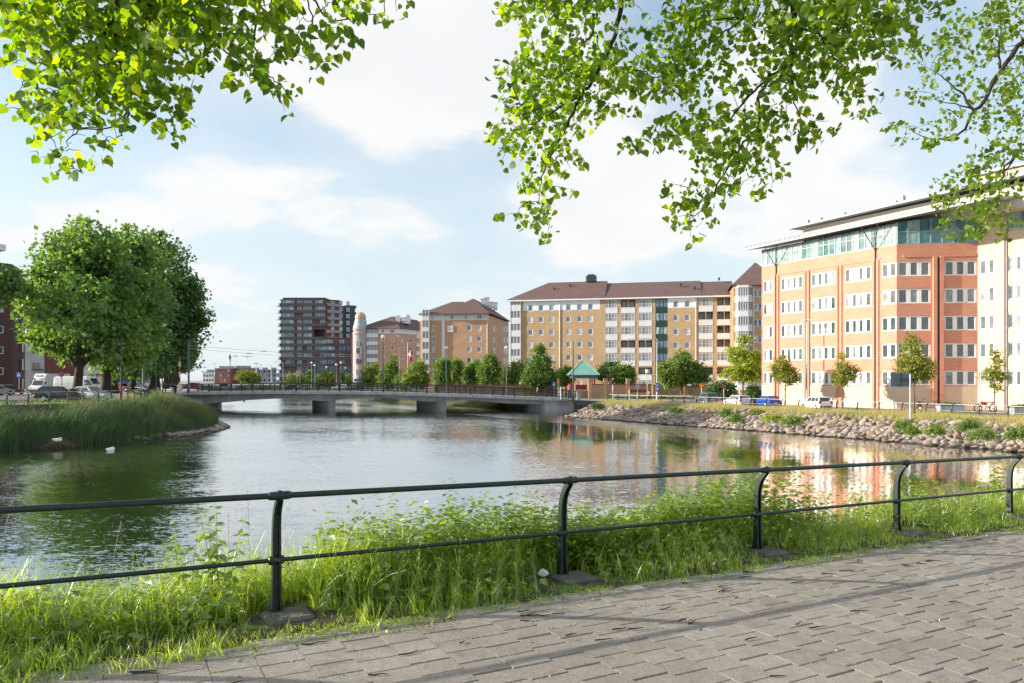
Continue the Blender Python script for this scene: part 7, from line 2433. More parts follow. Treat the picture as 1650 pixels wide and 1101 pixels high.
    m = MB(); m.cyl((0,0,0),(0,0,h), .1,.06,8); m.ball((0,0,h+.1), .13, 8, 6); m.build('pole', MT['white'], root)
    m = MB(); n = 8; V = []
    for i in range(n+1):
        for j in range(7):
            u = i/n; t = j/6
            V.append((.1+u*(.85+.25*t)+.1*math.sin(t*5), .18*math.sin(u*7+t*2), h-1.0-t*2.7-.7*u+.2*math.sin(t*3)))
    m.add(V, [(i*7+j, i*7+j+1, (i+1)*7+j+1, (i+1)*7+j) for i in range(n) for j in range(6)])
    fo = m.build('flag', MT['flag'], root)
    m = MB(); m.add([(v[0],v[1]-.01,v[2]) for v in V], [(i*7+j, i*7+j+1, (i+1)*7+j+1, (i+1)*7+j) for i in range(n) for j in range(6) if j == 3 or i == 3]); m.build('flag_cross', MT['white'], fo)
    sign_board('tall yellow banner on a thin pole behind the bridge railing', 728, 122, bl(728), 598, 611, 2.6, 'yellow', 'banner', 'banner', prad=.04)
    sign_board('two pale panels standing before the tower', 481, 190, 2.0, 598, 607, 6, 'galv', 'notice_panel', 'panel', poles=(-.4,.4))
    # --- right end of the bridge
    def tl(px): return zr
    sign_board('light blue parking sign under the cone shaped tree', 892.5, 112, zr, 615, 623, 4.5, 'signblue', mark='white', prad=.04)
    sign_board('narrow orange marker on a thin post left of the first traffic light', 899.2, 104, zr, 610, 617, 2.0, 'signorange', 'marker_post', 'marker', prad=.03)
    traffic_light('black traffic light turned off, beside the orange marker', 903.5, 105, zr, 613)
    traffic_light('traffic light with its red lamp lit, before the brick wall', 987.5, 99, zr, 609, 'red')
    sign_round('small round blue sign on the tall dark lamp post by the kiosk', 921.5, 626, 99.5, zr, .21, 'signblue', None, None, 'darkmetal', prad=.03)
    sign_round('round blue arrow sign on a striped post before the brick wall', 1027.2, 623.3, 99, zr, .29, 'white', 'signblue', 'arrow', 'offwhite')
    sign_board('orange and white marker post left of the blue arrow sign', 1014, 99.5, zr, 624, 628.5, 2.6, 'signorange', 'marker_post', 'marker', prad=.06, pole='offwhite')
    sign_board('stack of two light blue signs on the tall grey lamp post', 1059, 98.5, zr, 617, 631.5, 4.4, 'signblue', mark='white', prad=.04)
    sign_board('pale direction sign on two thin posts before the dark tree', 1111, 92, zr, 619.5, 621.8, 6, 'white', 'direction_sign', poles=(.35,.62), prad=.03, pole='darkmetal', ptop=617)
    sign_board('small blue and white sign beside the pale direction sign', 1120, 92.2, zr, 617, 621, 4, 'bluegrey', 'direction_sign', poles=(-.3,), prad=.03, pole='darkmetal')
    sign_round('round orange sign above the grey blue off road car', 1130.5, 621.5, 88, zr, .27, 'signorange', None, 'bar', 'offwhite')
    sign_round('round red and blue no stopping sign above the silver estate car', 1166.5, 623.7, 86, zr, .25, 'signred', 'signblue', 'slash', 'galv', prad=.06)
    x, y = XY(1192, 92); root = thing('street_post', 'plain white post behind the silver estate car', 'post', (x,y,zr)); m = MB(); m.lathe([(.1,0),(.07,.1),(.06,Zat(622,92)-zr),(.02,Zat(621,92)-zr)], (0,0,0), 10); m.build('pole', MT['white'], root)
    # large sign seen from behind
    D = 55; x, y = XY(1463, D); root = thing('road_sign', 'large blue grey road sign seen from behind on a single post', 'road sign', (x,y,zr))
    za, zc = Zat(623.5,D)-zr, Zat(601,D)-zr
    m = MB(); m.cyl((.12,-.1,0),(.12,-.1,Zat(603,D)-zr), .055, n=10); m.build('pole', MT['galv'], root)
    m = MB(); m.box(-1.33,.27,.0,.05,za,zc); so = m.build('sign_plate', MT['bluegrey'], root)
    m = MB()
    for k in range(1,6): zz = za+(zc-za)*k/6; m.box(-1.33,.27,-.02,-.002,zz-.012,zz+.012)
    m.box(-.56,-.5,-.05,-.021,za,zc); m.box(-.72,.16,-.09,-.051,za+(zc-za)*.48,za+(zc-za)*.56); m.build('bracket', MT['darkmetal'], so)
    # kiosk with the green pyramid roof
    D = 113; x, y = XY(939, D); root = thing('kiosk', 'small pavilion with a green copper pyramid roof and dark red posts', 'kiosk', (x,y,zr))
    k = D/F; ze = Zat(604,D)-zr; za = Zat(580,D)-zr; hw = 24.5*k
    m = MB(); m.add([(-hw,-hw,ze),(hw,-hw,ze),(hw,hw,ze),(-hw,hw,ze),(0,0,za),(-hw,-hw,ze-.08),(hw,-hw,ze-.08),(hw,hw,ze-.08),(-hw,hw,ze-.08)], [(0,1,4),(1,2,4),(2,3,4),(3,0,4),(0,5,6,1),(1,6,7,2),(2,7,8,3),(3,8,5,0),(8,7,6,5)])
    for s0, s1 in (((-1,-1),(0,0)),((1,-1),(0,0))): m.tube([(s0[0]*hw,s0[1]*hw,ze+.02),(0,0,za+.02)], .05, 6)
    m.build('roof', MT['copper'], root)
    h2 = 19.5*k; zf = Zat(610,D)-zr
    m = MB(); m.box(-h2,h2,-h2,-h2+.12,zf,ze-.09); m.box(-h2,h2,h2-.12,h2,zf,ze-.09); m.box(-h2,-h2+.12,-h2+.121,h2-.121,zf,ze-.09); m.box(h2-.12,h2,-h2+.121,h2-.121,zf,ze-.09); m.build('fascia', MT['bluegrey'], root)
    for sx in (-1,1):
        for sy in (-1,1):
            m = MB(); m.box(sx*(h2-.25)-.11,sx*(h2-.25)+.11,sy*(h2-.25)-.11,sy*(h2-.25)+.11,0,zf); m.build('post', MT['kioskred'], root)
    m = MB(); m.box(-13*k,5*k,-h2+.3,-h2+.42,Zat(628,D)-zr,Zat(620,D)-zr); m.build('counter_board', MT['kioskred'], root)
    m = MB(); m.box(-14*k,7*k,-h2+.31,-h2+1.2,0,Zat(629,D)-zr); m.build('counter', MT['brickW'], root)
    D = 108; x, y = XY(918.5, D); root = thing('advert_pillar', 'red drum topped stone pillar at the bridge end', 'pillar', (x,y,zr))
    m = MB(); m.cbox((0,0,(Zat(627.5,D)-zr)/2), .42,.42,Zat(627.5,D)-zr,bev=.03); m.build('base', MT['stone'], root)
    m = MB(); m.lathe([(.2,0),(.2,.75),(.14,.85),(.02,.88)], (0,0,Zat(627.5,D)-zr), 14); m.build('drum', MT['signred'], root)
    D = 103; x, y = XY(932, D); root = thing('stone_pillar', 'pale granite pillar ending the bridge parapet', 'pillar', (x,y,zr))
    m = MB(); m.cbox((0,0,.56), .5,.5,1.12,bev=.03); m.cbox((0,0,1.16), .56,.56,.1,bev=.02); m.build('shaft', MT['concrete'], root)
    # brick garden wall with piers, in runs
    def wallrun(label, pxa, pxb, D, ytop, pier_px, ptop):
        x, y = XY((pxa+pxb)/2, D); root = thing('brick_wall', label, 'wall', (x,y,zr)); k = D/F; c = (pxa+pxb)/2
        zt = Zat(ytop,D)-zr
        m = MB(); m.box((pxa-c)*k,(pxb-c)*k,0,.3,0,zt); m.build('panel', MT['brickW'], root)
        m = MB(); m.box((pxa-c)*k,(pxb-c)*k,-.05,.35,zt+.002,zt+.14); m.build('coping', MT['brickX'], root)
        for p in pier_px:
            m = MB(); m.box((p-c)*k-.26,(p-c)*k+.26,-.14,.42,0,Zat(ptop,D)-zr); po = m.build('pier', MT['brickW'], root)
            m = MB(); m.box((p-c)*k-.31,(p-c)*k+.31,-.19,.47,Zat(ptop,D)-zr+.002,Zat(ptop,D)-zr+.1); m.build('pier_cap', MT['brickW'], po)
    wallrun('tan brick wall behind the bridge railing under the trees', 700, 898, 122, 621, (735,790,850), 620)
    wallrun('pale lit brick wall with tall piers beside the kiosk', 949, 1050, 109, 620.5, (951,975.5,1012), 611)
    wallrun('shaded brick wall behind the big dark tree, right of the blue signs', 1052, 1152, 110, 621.5, (1060,1105,1143), 620)
    m_ = MB(); D = 107; x, y = XY(1030, D); root = thing('planted_panel', 'dark red panel fixed low along the brick wall', 'panel', (x,y,zr)); k = D/F
    m_.box(-15*k,14*k,-.05,.1,Zat(632,D)-zr,Zat(628,D)-zr); m_.build('board', MT['kioskred'], root)
    # white rail and hedge in front of the wall
    D = 104; x, y = XY(990, D); root = thing('guard_rail', 'low white guard rail between the quay road and the brick wall', 'railing', (x,y,zr)); k = D/F
    m_ = MB(); m_.box(0,126*k,-.05,.05,.5,.66); m_.build('rail', MT['offwhite'], root)
    for p in range(0, 127, 18):
        m_ = MB(); m_.box(p*k-.05,p*k+.05,.052,.14,0,.7); m_.build('post', MT['galv'], root)
    cm, _ = crown_mesh('foliage', [((q+.5)*2.2-6.0,0,.3,1.5,.35,.35) for q in range(6)], 130, 22, .16, MT['midtree'], 300, .2, inner=.1)
    x, y = XY(1040, 105.5); root = thing('hedge', 'low clipped hedge behind the white guard rail', 'hedge', (x,y,zr)); link('foliage', cm, root)
    st = MB()
    for q in range(12): st.cyl((q*1.1-6,0,-.05),(q*1.1-6,0,.35), .025, n=5)
    st.build('stem', MT['bark2'], root)
    # planters
    for i, (px, D, w, lab) in enumerate(((1530.5, 62.5, 2.0, 'concrete planter with a blue rim and green plants before the office block'),(1652, 58.5, 2.2, 'concrete planter cut by the right edge of the picture'))):
        x, y = XY(px, D); root = thing('planter', lab, 'planter', (x,y,zr+.12), R(-6))
        m = MB(); m.cbox((0,0,.3), w,.9,.6,bev=.03); m.build('trough', MT['concrete'], root)
        m = MB(); m.cbox((0,0,.66), w*1.02,.94,.12,bev=.02); m.build('rim', MT['bluegrey'], root)
        cm, _ = crown_mesh('plants', [(0,0,.72,w*.46,.36,.12)], 60, 20, .12, MT['midtree'], 310+i, .15, inner=.1); link('plants', cm, root)
furniture()

# ------------------------------------------------------------------ two wheelers
def motorcycle():
    D = 63.0; x, y = XY(1588, D)
    root = thing('motorcycle', 'red and white off road motorcycle leaning by the cream wall', 'motorcycle', (x,y,ZR+.12), R(176)); root.scale = (.95,)*3
    for xx, r, nm in ((.68,.34,'wheel'),(-.68,.33,'wheel')):
        t = MB(); n = 24
        ring = [(xx+r*math.cos(2*math.pi*k/n), 0, r+.02+r*math.sin(2*math.pi*k/n)) for k in range(n+1)]
        t.tube(ring, .05, 8, cap=False); o = t.build(nm, MT['rubber'], root)
        s = MB(); s.cyl((xx,-.05,r+.02),(xx,.05,r+.02), .05, n=10)
        for k in range(12): a = k*math.pi/6; s.cyl((xx,0,r+.02),(xx+(r-.05)*math.cos(a),0,r+.02+(r-.05)*math.sin(a)), .006, n=4)
        s.build('rim', MT['galv'], o)
    f = MB(); f.tube([(.68,-.07,.36),(.42,-.07,1.02)], .028, 8); f.tube([(.68,.07,.36),(.42,.07,1.02)], .028, 8); f.build('fork', MT['chrome'], root)
    f = MB(); f.tube([(.44,0,.95),(.1,0,.78),(-.25,0,.72),(-.3,0,.42),(.15,0,.3),(.44,0,.9)], .035, 8); f.tube([(-.25,0,.45),(-.68,0,.35)], .04, 8); f.build('frame', MT['white'], root)
    f = MB(); f.cbox((0.02,0,.5), .42,.28,.36,bev=.06); f.build('engine', MT['white'], root)
    f = MB(); f.loft([[(.42,-.1,.8),(.42,.1,.8),(.42,.1,.98),(.42,-.1,.98)],[(.2,-.17,.62),(.2,.17,.62),(.2,.14,.98),(.2,-.14,.98)],[(-.12,-.1,.74),(-.12,.1,.74),(-.12,.09,.9),(-.12,-.09,.9)]]); f.build('fuel_tank', MT['red'], root)
    f = MB(); f.loft([[(-.1,-.11,.84),(-.1,.11,.84),(-.1,.09,.92),(-.1,-.09,.92)],[(-.45,-.11,.86),(-.45,.11,.86),(-.45,.09,.93),(-.45,-.09,.93)],[(-.72,-.07,.9),(-.72,.07,.9),(-.72,.05,.97),(-.72,-.05,.97)]]); f.build('seat', MT['kioskred'], root)
    f = MB(); f.loft([[(-.6,-.09,.82),(-.6,.09,.82),(-.6,.09,.86),(-.6,-.09,.86)],[(-1.02,-.06,.92),(-1.02,.06,.92),(-1.02,.05,.95),(-1.02,-.05,.95)]]); f.build('mudguard', MT['red'], root)
    f = MB(); f.loft([[(.42,-.06,.8),(.42,.06,.8),(.42,.06,.83),(.42,-.06,.83)],[(.98,-.07,.74),(.98,.07,.74),(.98,.05,.77),(.98,-.05,.77)]]); f.build('mudguard', MT['red'], root)
    f = MB(); f.tube([(.36,-.36,1.12),(.42,-.12,1.06),(.42,.12,1.06),(.36,.36,1.12)], .018, 8); f.build('handlebar', MT['black'], root)
    f = MB(); f.tube([(.1,-.14,.4),(-.35,-.16,.55),(-.7,-.14,.78)], [.03,.05,.05], 8); f.build('exhaust', MT['galv'], root)
    f = MB(); f.cyl((-.05,.12,.3),(-.12,.3,.0), .015, n=6); f.build('side_stand', MT['darkmetal'], root)
motorcycle()
def scooter():
    D = 63.5; x, y = XY(1482, D)
    root = thing('scooter', 'dark motor scooter parked nose in against the office block', 'scooter', (x,y,ZR+.12), R(62)); root.scale = (.9,)*3
    for xx in (.6,-.55):
        t = MB(); t.tube([(xx,-.06,.24),(xx,-.045,.24),(xx,.045,.24),(xx,.06,.24)], [.2,.24,.24,.2], 18); o = t.build('wheel', MT['rubber'], root)
        r = MB(); r.tube([(xx,-.062,.24),(xx,.062,.24)], .12, 12); r.build('rim', MT['galv'], o)
    b = MB(); b.loft([[(-.85,-.12,.5),(-.85,.12,.5),(-.85,.1,.72),(-.85,-.1,.72)],[(-.45,-.2,.3),(-.45,.2,.3),(-.45,.16,.74),(-.45,-.16,.74)],[(0,-.18,.24),(0,.18,.24),(0,.12,.62),(0,-.12,.62)],[(.12,-.18,.22),(.12,.18,.22),(.12,.18,.3),(.12,-.18,.3)],[(.42,-.18,.24),(.42,.18,.24),(.42,.18,.32),(.42,-.18,.32)]]); b.build('body', MT['black'], root)
    b = MB(); b.loft([[(.42,-.2,.28),(.42,.2,.28),(.46,.2,.28),(.46,-.2,.28)],[(.5,-.19,.7),(.5,.19,.7),(.58,.12,.7),(.58,-.12,.7)],[(.42,-.1,1.0),(.42,.1,1.0),(.5,.07,1.0),(.5,-.07,1.0)]]); b.build('leg_shield', MT['darkmetal'], root)
    b = MB(); b.cbox((-.4,0,.8), .78,.3,.12,bev=.05); b.build('seat', MT['black'], root)
    b = MB(); b.tube([(.36,-.36,1.04),(.44,-.1,1.02),(.44,.1,1.02),(.36,.36,1.04)], .02, 8); b.build('handlebar', MT['black'], root)
    for s_ in (-1,1):
        b = MB(); b.cyl((.4,s_*.28,1.04),(.42,s_*.34,1.25), .01, n=5); b.ball((.42,s_*.35,1.28), (.02,.07,.05), 8, 6); b.build('mirror', MT['black'], root)
    b = MB(); b.cbox((-.87,0,.62), .05,.16,.1,bev=.02); b.build('tail_light', MT['taillight'], root)
    b = MB(); b.cbox((-.82,0,.42), .02,.2,.16); b.build('number_plate', MT['plate'], root)
    b = MB(); b.cbox((.58,0,.82), .06,.14,.12,bev=.03); b.build('headlight', MT['headlight'], root)
scooter()

# ------------------------------------------------------------------ people
def skin_body(name, verts, edges, radii, mat, parent, sub=1):
    me = bpy.data.meshes.new(name); me.from_pydata(verts, edges, []); me.materials.append(mat)
    o = link(name, me, parent)
    md = o.modifiers.new('skin', 'SKIN'); md.use_smooth_shade = True
    sv = me.skin_vertices[0].data
    for i, r in enumerate(radii): sv[i].radius = (r, r) if not hasattr(r,'__len__') else r
    sv[0].use_root = True
    s = o.modifiers.new('subdivision', 'SUBSURF'); s.levels = sub; s.render_levels = sub
    return o
def person(label, loc, rz, top, legs, hair, sc=.86, stride=.28):
    root = thing('person', label, 'person', loc, rz); root.scale = (sc,)*3
    s = stride
    V = [(0,0,.95),(0,0,1.15),(0,0,1.38),(0,0,1.5),(.01,0,1.56),(.02,0,1.68),(.0,0,1.76),
         (0,-.17,1.42),(-.06,-.23,1.16),(.08,-.22,.95),(.12,-.21,.86),
         (0,.17,1.42),(.06,.23,1.16),(.16,.2,.96),(.2,.19,.88),
         (0,-.09,.9),(s*.5,-.1,.5),(s*.9,-.1,.08),(s*.9+.16,-.1,.035),
         (0,.09,.9),(-s*.25,.1,.5),(-s*1.1,.1,.12),(-s*1.1+.14,.1,.04)]
    E = [(0,1),(1,2),(2,3),(3,4),(4,5),(5,6),(2,7),(7,8),(8,9),(9,10),(2,11),(11,12),(12,13),(13,14),(0,15),(15,16),(16,17),(17,18),(0,19),(19,20),(20,21),(21,22)]
    Rr = [(.13,.1),(.12,.1),(.14,.1),.06,.055,(.085,.1),.06,.06,.043,.033,.035,.06,.043,.033,.035,.085,.058,.04,.035,.085,.058,.04,.035]
    skin_body('body', V, E, Rr, MT['skin'], root)
    idx = [1,2,7,8,11,12,0]; mp = {v:i for i,v in enumerate(idx)}
    skin_body('jacket', [V[i] for i in idx], [(mp[a],mp[b]) for a,b in E if a in mp and b in mp], [(.15,.13),(.165,.125),.078,.058,.078,.058,(.15,.125)], MT[top], root)
    idx = [0,15,16,17,19,20,21]; mp = {v:i for i,v in enumerate(idx)}
    skin_body('trousers', [V[i] for i in idx], [(mp[a],mp[b]) for a,b in E if a in mp and b in mp], [(.15,.12),.1,.072,.055,.1,.072,.055], MT[legs], root)
    for (a, b) in ((17,18),(21,22)):
        m = MB(); p = Vector(V[a]); q = Vector(V[b]); m.ball((p.x*.4+q.x*.6,p.y,.045), (.14,.05,.05), 10, 6); m.build('shoe', MT['black'], root, True)
    m = MB(); m.ball((-.015,0,1.72), (.105,.095,.1), 12, 8); m.build('hair', MT[hair], root, True)
    for s_ in (-1,1):
        m = MB(); m.ball((.1,s_*.035,1.68), .012, 6, 5); m.build('eye', MT['black'], root)
        h = MB(); 
        hx, hy, hz = V[10] if s_ < 0 else V[14]
        for k in range(5):
            a = (k-2)*.012; L_ = (.06,.075,.08,.072,.05)[k]
            h.tube([(hx+a*1.2,hy,hz-.02),(hx+a*1.5,hy+.005,hz-.02-L_*.6),(hx+a*1.4-.008,hy+.012,hz-.02-L_)], [.009,.008,.006], 6)
        h.build('hand', MT['skin'], root)
    return root
def people():
    x, y = XY(1045.5, 96); person('person in a red top and black trousers walking past the guard rail', (x,y,ZR), R(200), 'signred', 'black', 'twig')
    x, y = XY(866, 109); person('person in a white top walking on the right end of the bridge', (x,y,BZ(866)), R(190), 'white', 'darkmetal', 'twig')
    x, y = XY(871, 113); root = thing('litter_bin', 'black box shaped bin behind the bridge railing under the cone shaped tree', 'litter bin', (x,y,BZ(870)))
    m = MB(); m.cbox((0,0,.95), .62,.4,.55,bev=.04); m.build('body', MT['black'], root); m = MB(); m.cyl((0,0,0),(0,0,.7), .05, n=8); m.build('post', MT['darkmetal'], root)
people()

# ------------------------------------------------------------------ swans
def swan(label, loc, rz, pose, sc):
    root = thing('swan', label, 'swan', loc, rz); root.scale = (sc,)*3
    b = MB(); rings = []
    n = 14
    for (x, zc, w, h) in ((-.62,.3,.015,.015),(-.52,.28,.07,.05),(-.38,.24,.15,.12),(-.2,.2,.215,.19),(0,.18,.24,.22),(.2,.18,.215,.21),(.34,.2,.15,.17),(.43,.23,.08,.1),(.46,.25,.02,.03)):
        rings.append([(x, w*math.cos(2*math.pi*k/n), zc+h*math.sin(2*math.pi*k/n)) for k in range(n)])
    b.loft(rings)
    neck = [(.34,0,.24),(.46,0,.36),(.44,0,.55),(.34,0,.68),(.3,0,.78),(.36,0,.85),(.43,0,.84)] if pose == 'up' else [(.32,0,.24),(.45,0,.36),(.4,0,.5),(.26,0,.53),(.12,.03,.48),(.02,.06,.45),(-.04,.08,.44)]
    b.tube(neck, [.1,.07,.052,.045,.043,.05,.045], 10)
    h = neck[-1]; d = 1 if pose == 'up' else -1
    b.ball((h[0]+d*.02,h[1],h[2]), (.075,.048,.05), 12, 8)
    b.build('body', MT['swan'], root, True)
    bl = MB(); bl.tube([(h[0]+d*.07,h[1],h[2]-.005),(h[0]+d*.12,h[1],h[2]-.02),(h[0]+d*.18,h[1],h[2]-.03)], [.028,.022,.01], 8); bl.build('bill', MT['bill'], root, True)
    kn = MB(); kn.ball((h[0]+d*.075,h[1],h[2]+.025), .022, 8, 6); kn.build('bill_knob', MT['black'], root, True)
    for s_ in (-1,1):
        e = MB(); e.ball((h[0]+d*.05,h[1]+s_*.042,h[2]+.01), .008, 6, 5); e.build('eye', MT['black'], root)
        w = MB(); rg = []
        for (x, o, zc, hh, t) in ((.26,.17,.3,.05,.02),(.12,.2,.32,.12,.05),(-.1,.19,.33,.15,.06),(-.32,.13,.34,.12,.05),(-.5,.06,.36,.07,.03),(-.66,.02,.39,.02,.01)):
            rg.append([(x, s_*(o+t*math.cos(2*math.pi*k/8)), zc+hh*math.sin(2*math.pi*k/8)) for k in range(8)])
        w.loft(rg); w.build('wing', MT['swan'], root, True)
def swans():
    D = EYE*F/117.0; x, y = XY(178.5, D)
    swan('white swan resting on the water with its neck folded back', (x,y,-.04), R(66), 'folded', .56)
    D = 50.4; x, y = XY(93, D)
    nx, ny = x, y
    swan('white swan sitting on a reed nest at the foot of the left bank', (x,y,Zat(708.5,D)-.16), R(20), 'folded', .55)
    r = np.random.default_rng(3); n = 2600
    a = r.uniform(0,6.28,n); q = np.sqrt(r.random(n))
    P = np.stack([x+q*np.cos(a)*.95, y+q*np.sin(a)*.7, -.1+(1-q**2)*.6*r.random(n)], 1)
    me = blades('nest', P, r.uniform(.2,.6,n), np.full(n,.02), np.stack([np.cos(a),np.sin(a),-.25+0*a],1)*.8, 'nest', r)
    root = thing('swan_nest', 'heap of brown dead reeds under the sitting swan', 'nest', (0,0,0)); link('nest_straw', me, root)
swans()
# ------------------------------------------------------------------ boughs hanging in over the path
def heart_leaves(P, A, Nn, L, r):
    """broad pointed leaves folded along the midrib: nine points, four faces each"""
    side = unit(np.cross(A, Nn)); n = unit(np.cross(side, A))
    m = len(P)
    fold = r.uniform(.04,.22,m)[:,None]; curl = r.uniform(-.18,.05,m)[:,None]
    l = L[:,None]
    def pt(a, s, h): return P + A*l*a + side*l*s + n*l*h
    v = [pt(0,0,0), pt(.33,0,0), pt(.7,0,curl*.4), pt(1.06,0,curl)]
    for sg in (-1,1):
        v += [pt(-.08,sg*.22,fold*.6), pt(.1,sg*.45,fold), pt(.42,sg*.47,fold), pt(.76,sg*.25,fold*.6+curl*.5)]
    V = np.stack(v, 1).reshape(-1,3)
    b = np.arange(m)[:,None]*12
    q = [np.concatenate([b+i for i in f], 1) for f in ((0,4,5,1),(1,5,6,2),(2,6,7,3),(0,1,9,8),(1,2,10,9),(2,3,11,10))]
    return V, np.concatenate(q, 0)

def bough_tree(label, foot, crotch, masks, x0, y0, rows, depth, dspread, leaf, leafpx, boughs, mat, seed, cov=1.0, barkrad=.3):
    """a lime at the path side; its low boughs carry leaves over the cells of the density chart"""
    r = np.random.default_rng(seed); rd = random.Random(seed)
    root = thing('lime_tree', label, 'tree', foot)
    O = Vector(foot)
    Pk = []
    # wood
    mb = MB()
    c = Vector(crotch)
    for b in boughs:
        pts = [W(px, py, D) for (px, py, D) in b['pts']]
        st = pts[0]
        lead = [c, c.lerp(st, .35)+Vector((0,0,.5)), c.lerp(st, .75)+Vector((0,0,.35))]
        path = (lead if b.get('lead', True) else []) + pts
        n = len(path); r0 = b['r0']; r1 = b['r1']
        rs = []
        for i in range(n):
            t = i/(n-1); rs.append((r0*1.6 if b.get('lead', True) and i < 2 else r0)*(1-t)+r1*t)
        # wander a little between the given points
        fine, fr = [], []
        for i in range(n-1):
            for k in range(4):
                t = k/4; p = path[i].lerp(path[i+1], t)
                w = .012 if i >= (3 if b.get('lead', True) else 0) else .05
                fine.append(p + Vector((rd.uniform(-w,w), rd.uniform(-w,w), rd.uniform(-w,w)))); fr.append(rs[i]*(1-t)+rs[i+1]*t)
        fine.append(path[-1]); fr.append(rs[-1])
        mb.tube([p-O for p in fine], fr, 7)
        Pk += [p for p in fine if p.y > .5]
    tr = MB(); h = c.z-foot[2]
    tr.tube([(0,0,-.1),(0,0,.3),(0,0,h*.5),tuple(c-O),tuple(c-O+Vector((.3,-.5,3.5)))], [barkrad*1.4,barkrad*1.05,barkrad*.9,barkrad*.75,barkrad*.3], 12); tr.build('trunk', MT['bark'], root, True)
    # leaves
    P = []; cells = []
    for j, row in enumerate(rows):
        for i, ch in enumerate(row):
            d = int(ch) if ch.isdigit() else 0
            if not d: continue
            cx, cy = x0+25*i+12.5, y0+25*j+12.5-leafpx
            a = leafpx*leafpx*.275
            nl = -math.log(1-min(.97, d/9.7*cov))*625/a
            nl = int(nl) + (rd.random() < nl % 1)
            cells.append((cx, cy, d))
            dep = depth + dspread*.45*math.sin(cx*.011+seed)*math.cos(cy*.013)
            nt_ = max(1, round(nl/7))
            tw = [(cx+rd.uniform(-11,11), cy+rd.uniform(-11,11), dep+rd.uniform(-dspread,dspread)) for _ in range(nt_)]
            for q in range(nl):
                t = tw[q % nt_]
                sp = 6 + (3 if d > 4 else 0)
                P.append(W(t[0]+rd.gauss(0,sp), t[1]+rd.gauss(0,sp*.8), t[2]+rd.gauss(0,.06)))
    P = np.array([tuple(p) for p in P]); m = len(P)
    ang = r.uniform(0, 2*np.pi, m)
    A = unit(np.stack([np.cos(ang)*.7, np.sin(ang)*.7, -r.uniform(.15,1.2,m)], 1))
    Nn = unit(r.normal(size=(m,3))*.75 + np.array([0,-.1,.55]))
    L = leaf*r.uniform(.5,1.25,m)
    V, Q = heart_leaves(P-np.array(foot), A, Nn, L, r)
    fo = link('foliage', npmesh('foliage', V, Q, MT[mat], False), root)
    # twigs: from the boughs towards the leaf clusters
    tw = mb
    BP = np.array([tuple(p) for p in Pk])
    done = [tuple(p) for p in Pk]
    cs = sorted(cells, key=lambda c_: float(np.min(np.linalg.norm(BP - np.array(tuple(W(c_[0], c_[1], depth))), axis=1))))
    nodes = BP
    for (cx, cy, d) in cs:
        if d < 2 and rd.random() < .4: continue
        t = np.array(tuple(W(cx+rd.uniform(-8,8), cy+rd.uniform(-8,8), depth + dspread*.45*math.sin(cx*.011+seed)*math.cos(cy*.013))))
        j = int(np.argmin(np.linalg.norm(nodes-t, axis=1))); s = nodes[j]
        dist = float(np.linalg.norm(t-s))
        if dist < .02: continue
        k = 4; up = .12*dist
        pts = []
        for q in range(k+1):
            f = q/k; p = s*(1-f)+t*f; p = p + np.array([0,0,up*4*f*(1-f)*.6]) + (r.normal(size=3)*.005 if 0 < q < k else 0)
            pts.append(p)
        rad = min(.007, .0025+.006*dist)
        tw.tube([Vector(p)-O for p in pts], [rad*(1-.6*q/k) for q in range(k+1)], 5)
        nodes = np.concatenate([nodes, np.array(pts[2:])])
    mb.build('branch', MT['twig'], root, True)
    return root

LEFT = ["99999999999998654642146532",
        "99999999999998854883267351",
        "99999999999998763787665000",
        "67899999999887872456553000",
        "26679999999765587421530000",
        "03579999986330466500000000",
        "06788999998760002560000000",
        "35677776656630000020000000",
        "00455533235520000000000000",
        "00551442000300000000000000",
        "00254530100000000000000000",
        "00032200000000000000000000"]
CENT = ["03678887640036778777788988873530",
        "06767876401588888887899988872300",
        "00335455533578776778999888740000",
        "00057777644888655568888877744000",
        "04678888877788754568887652300000",
        "06888998878887333567665653000000",
        "05888887545666143456524661000000",
        "05788776650024455664400053000000",
        "46777642003667666766553000000000",
        "46777500055665667764530000000000",
        "03566540000003367730000000000000",
        "01056200000000566663000000000000",
        "00466200000025655240000000000000",
        "00434000000056520000000000000000",
        "04565000000055400000000000000000",
        "00034000000012000000000000000000"]
RIGHT = ["000000367",
         "000045676",
         "000456665",
         "030553443",
         "003443325",
         "003332257",
         "043331456",
         "000232556",
         "333331435",
         "034430245",
         "000003553",
         "000045562",
         "000466653",
         "000435541",
         "000345543",
         "000044430"]
# continue above the frame so that the boughs do not stop at its edge
LEFT = ["99999999999999876665554320", "99999999999999876665554420"] + LEFT
CENT = ["03688888886668888888888888886530", "03678888876667888888888888886530"] + CENT
RIGHT = ["000004677", "000000577"] + RIGHT

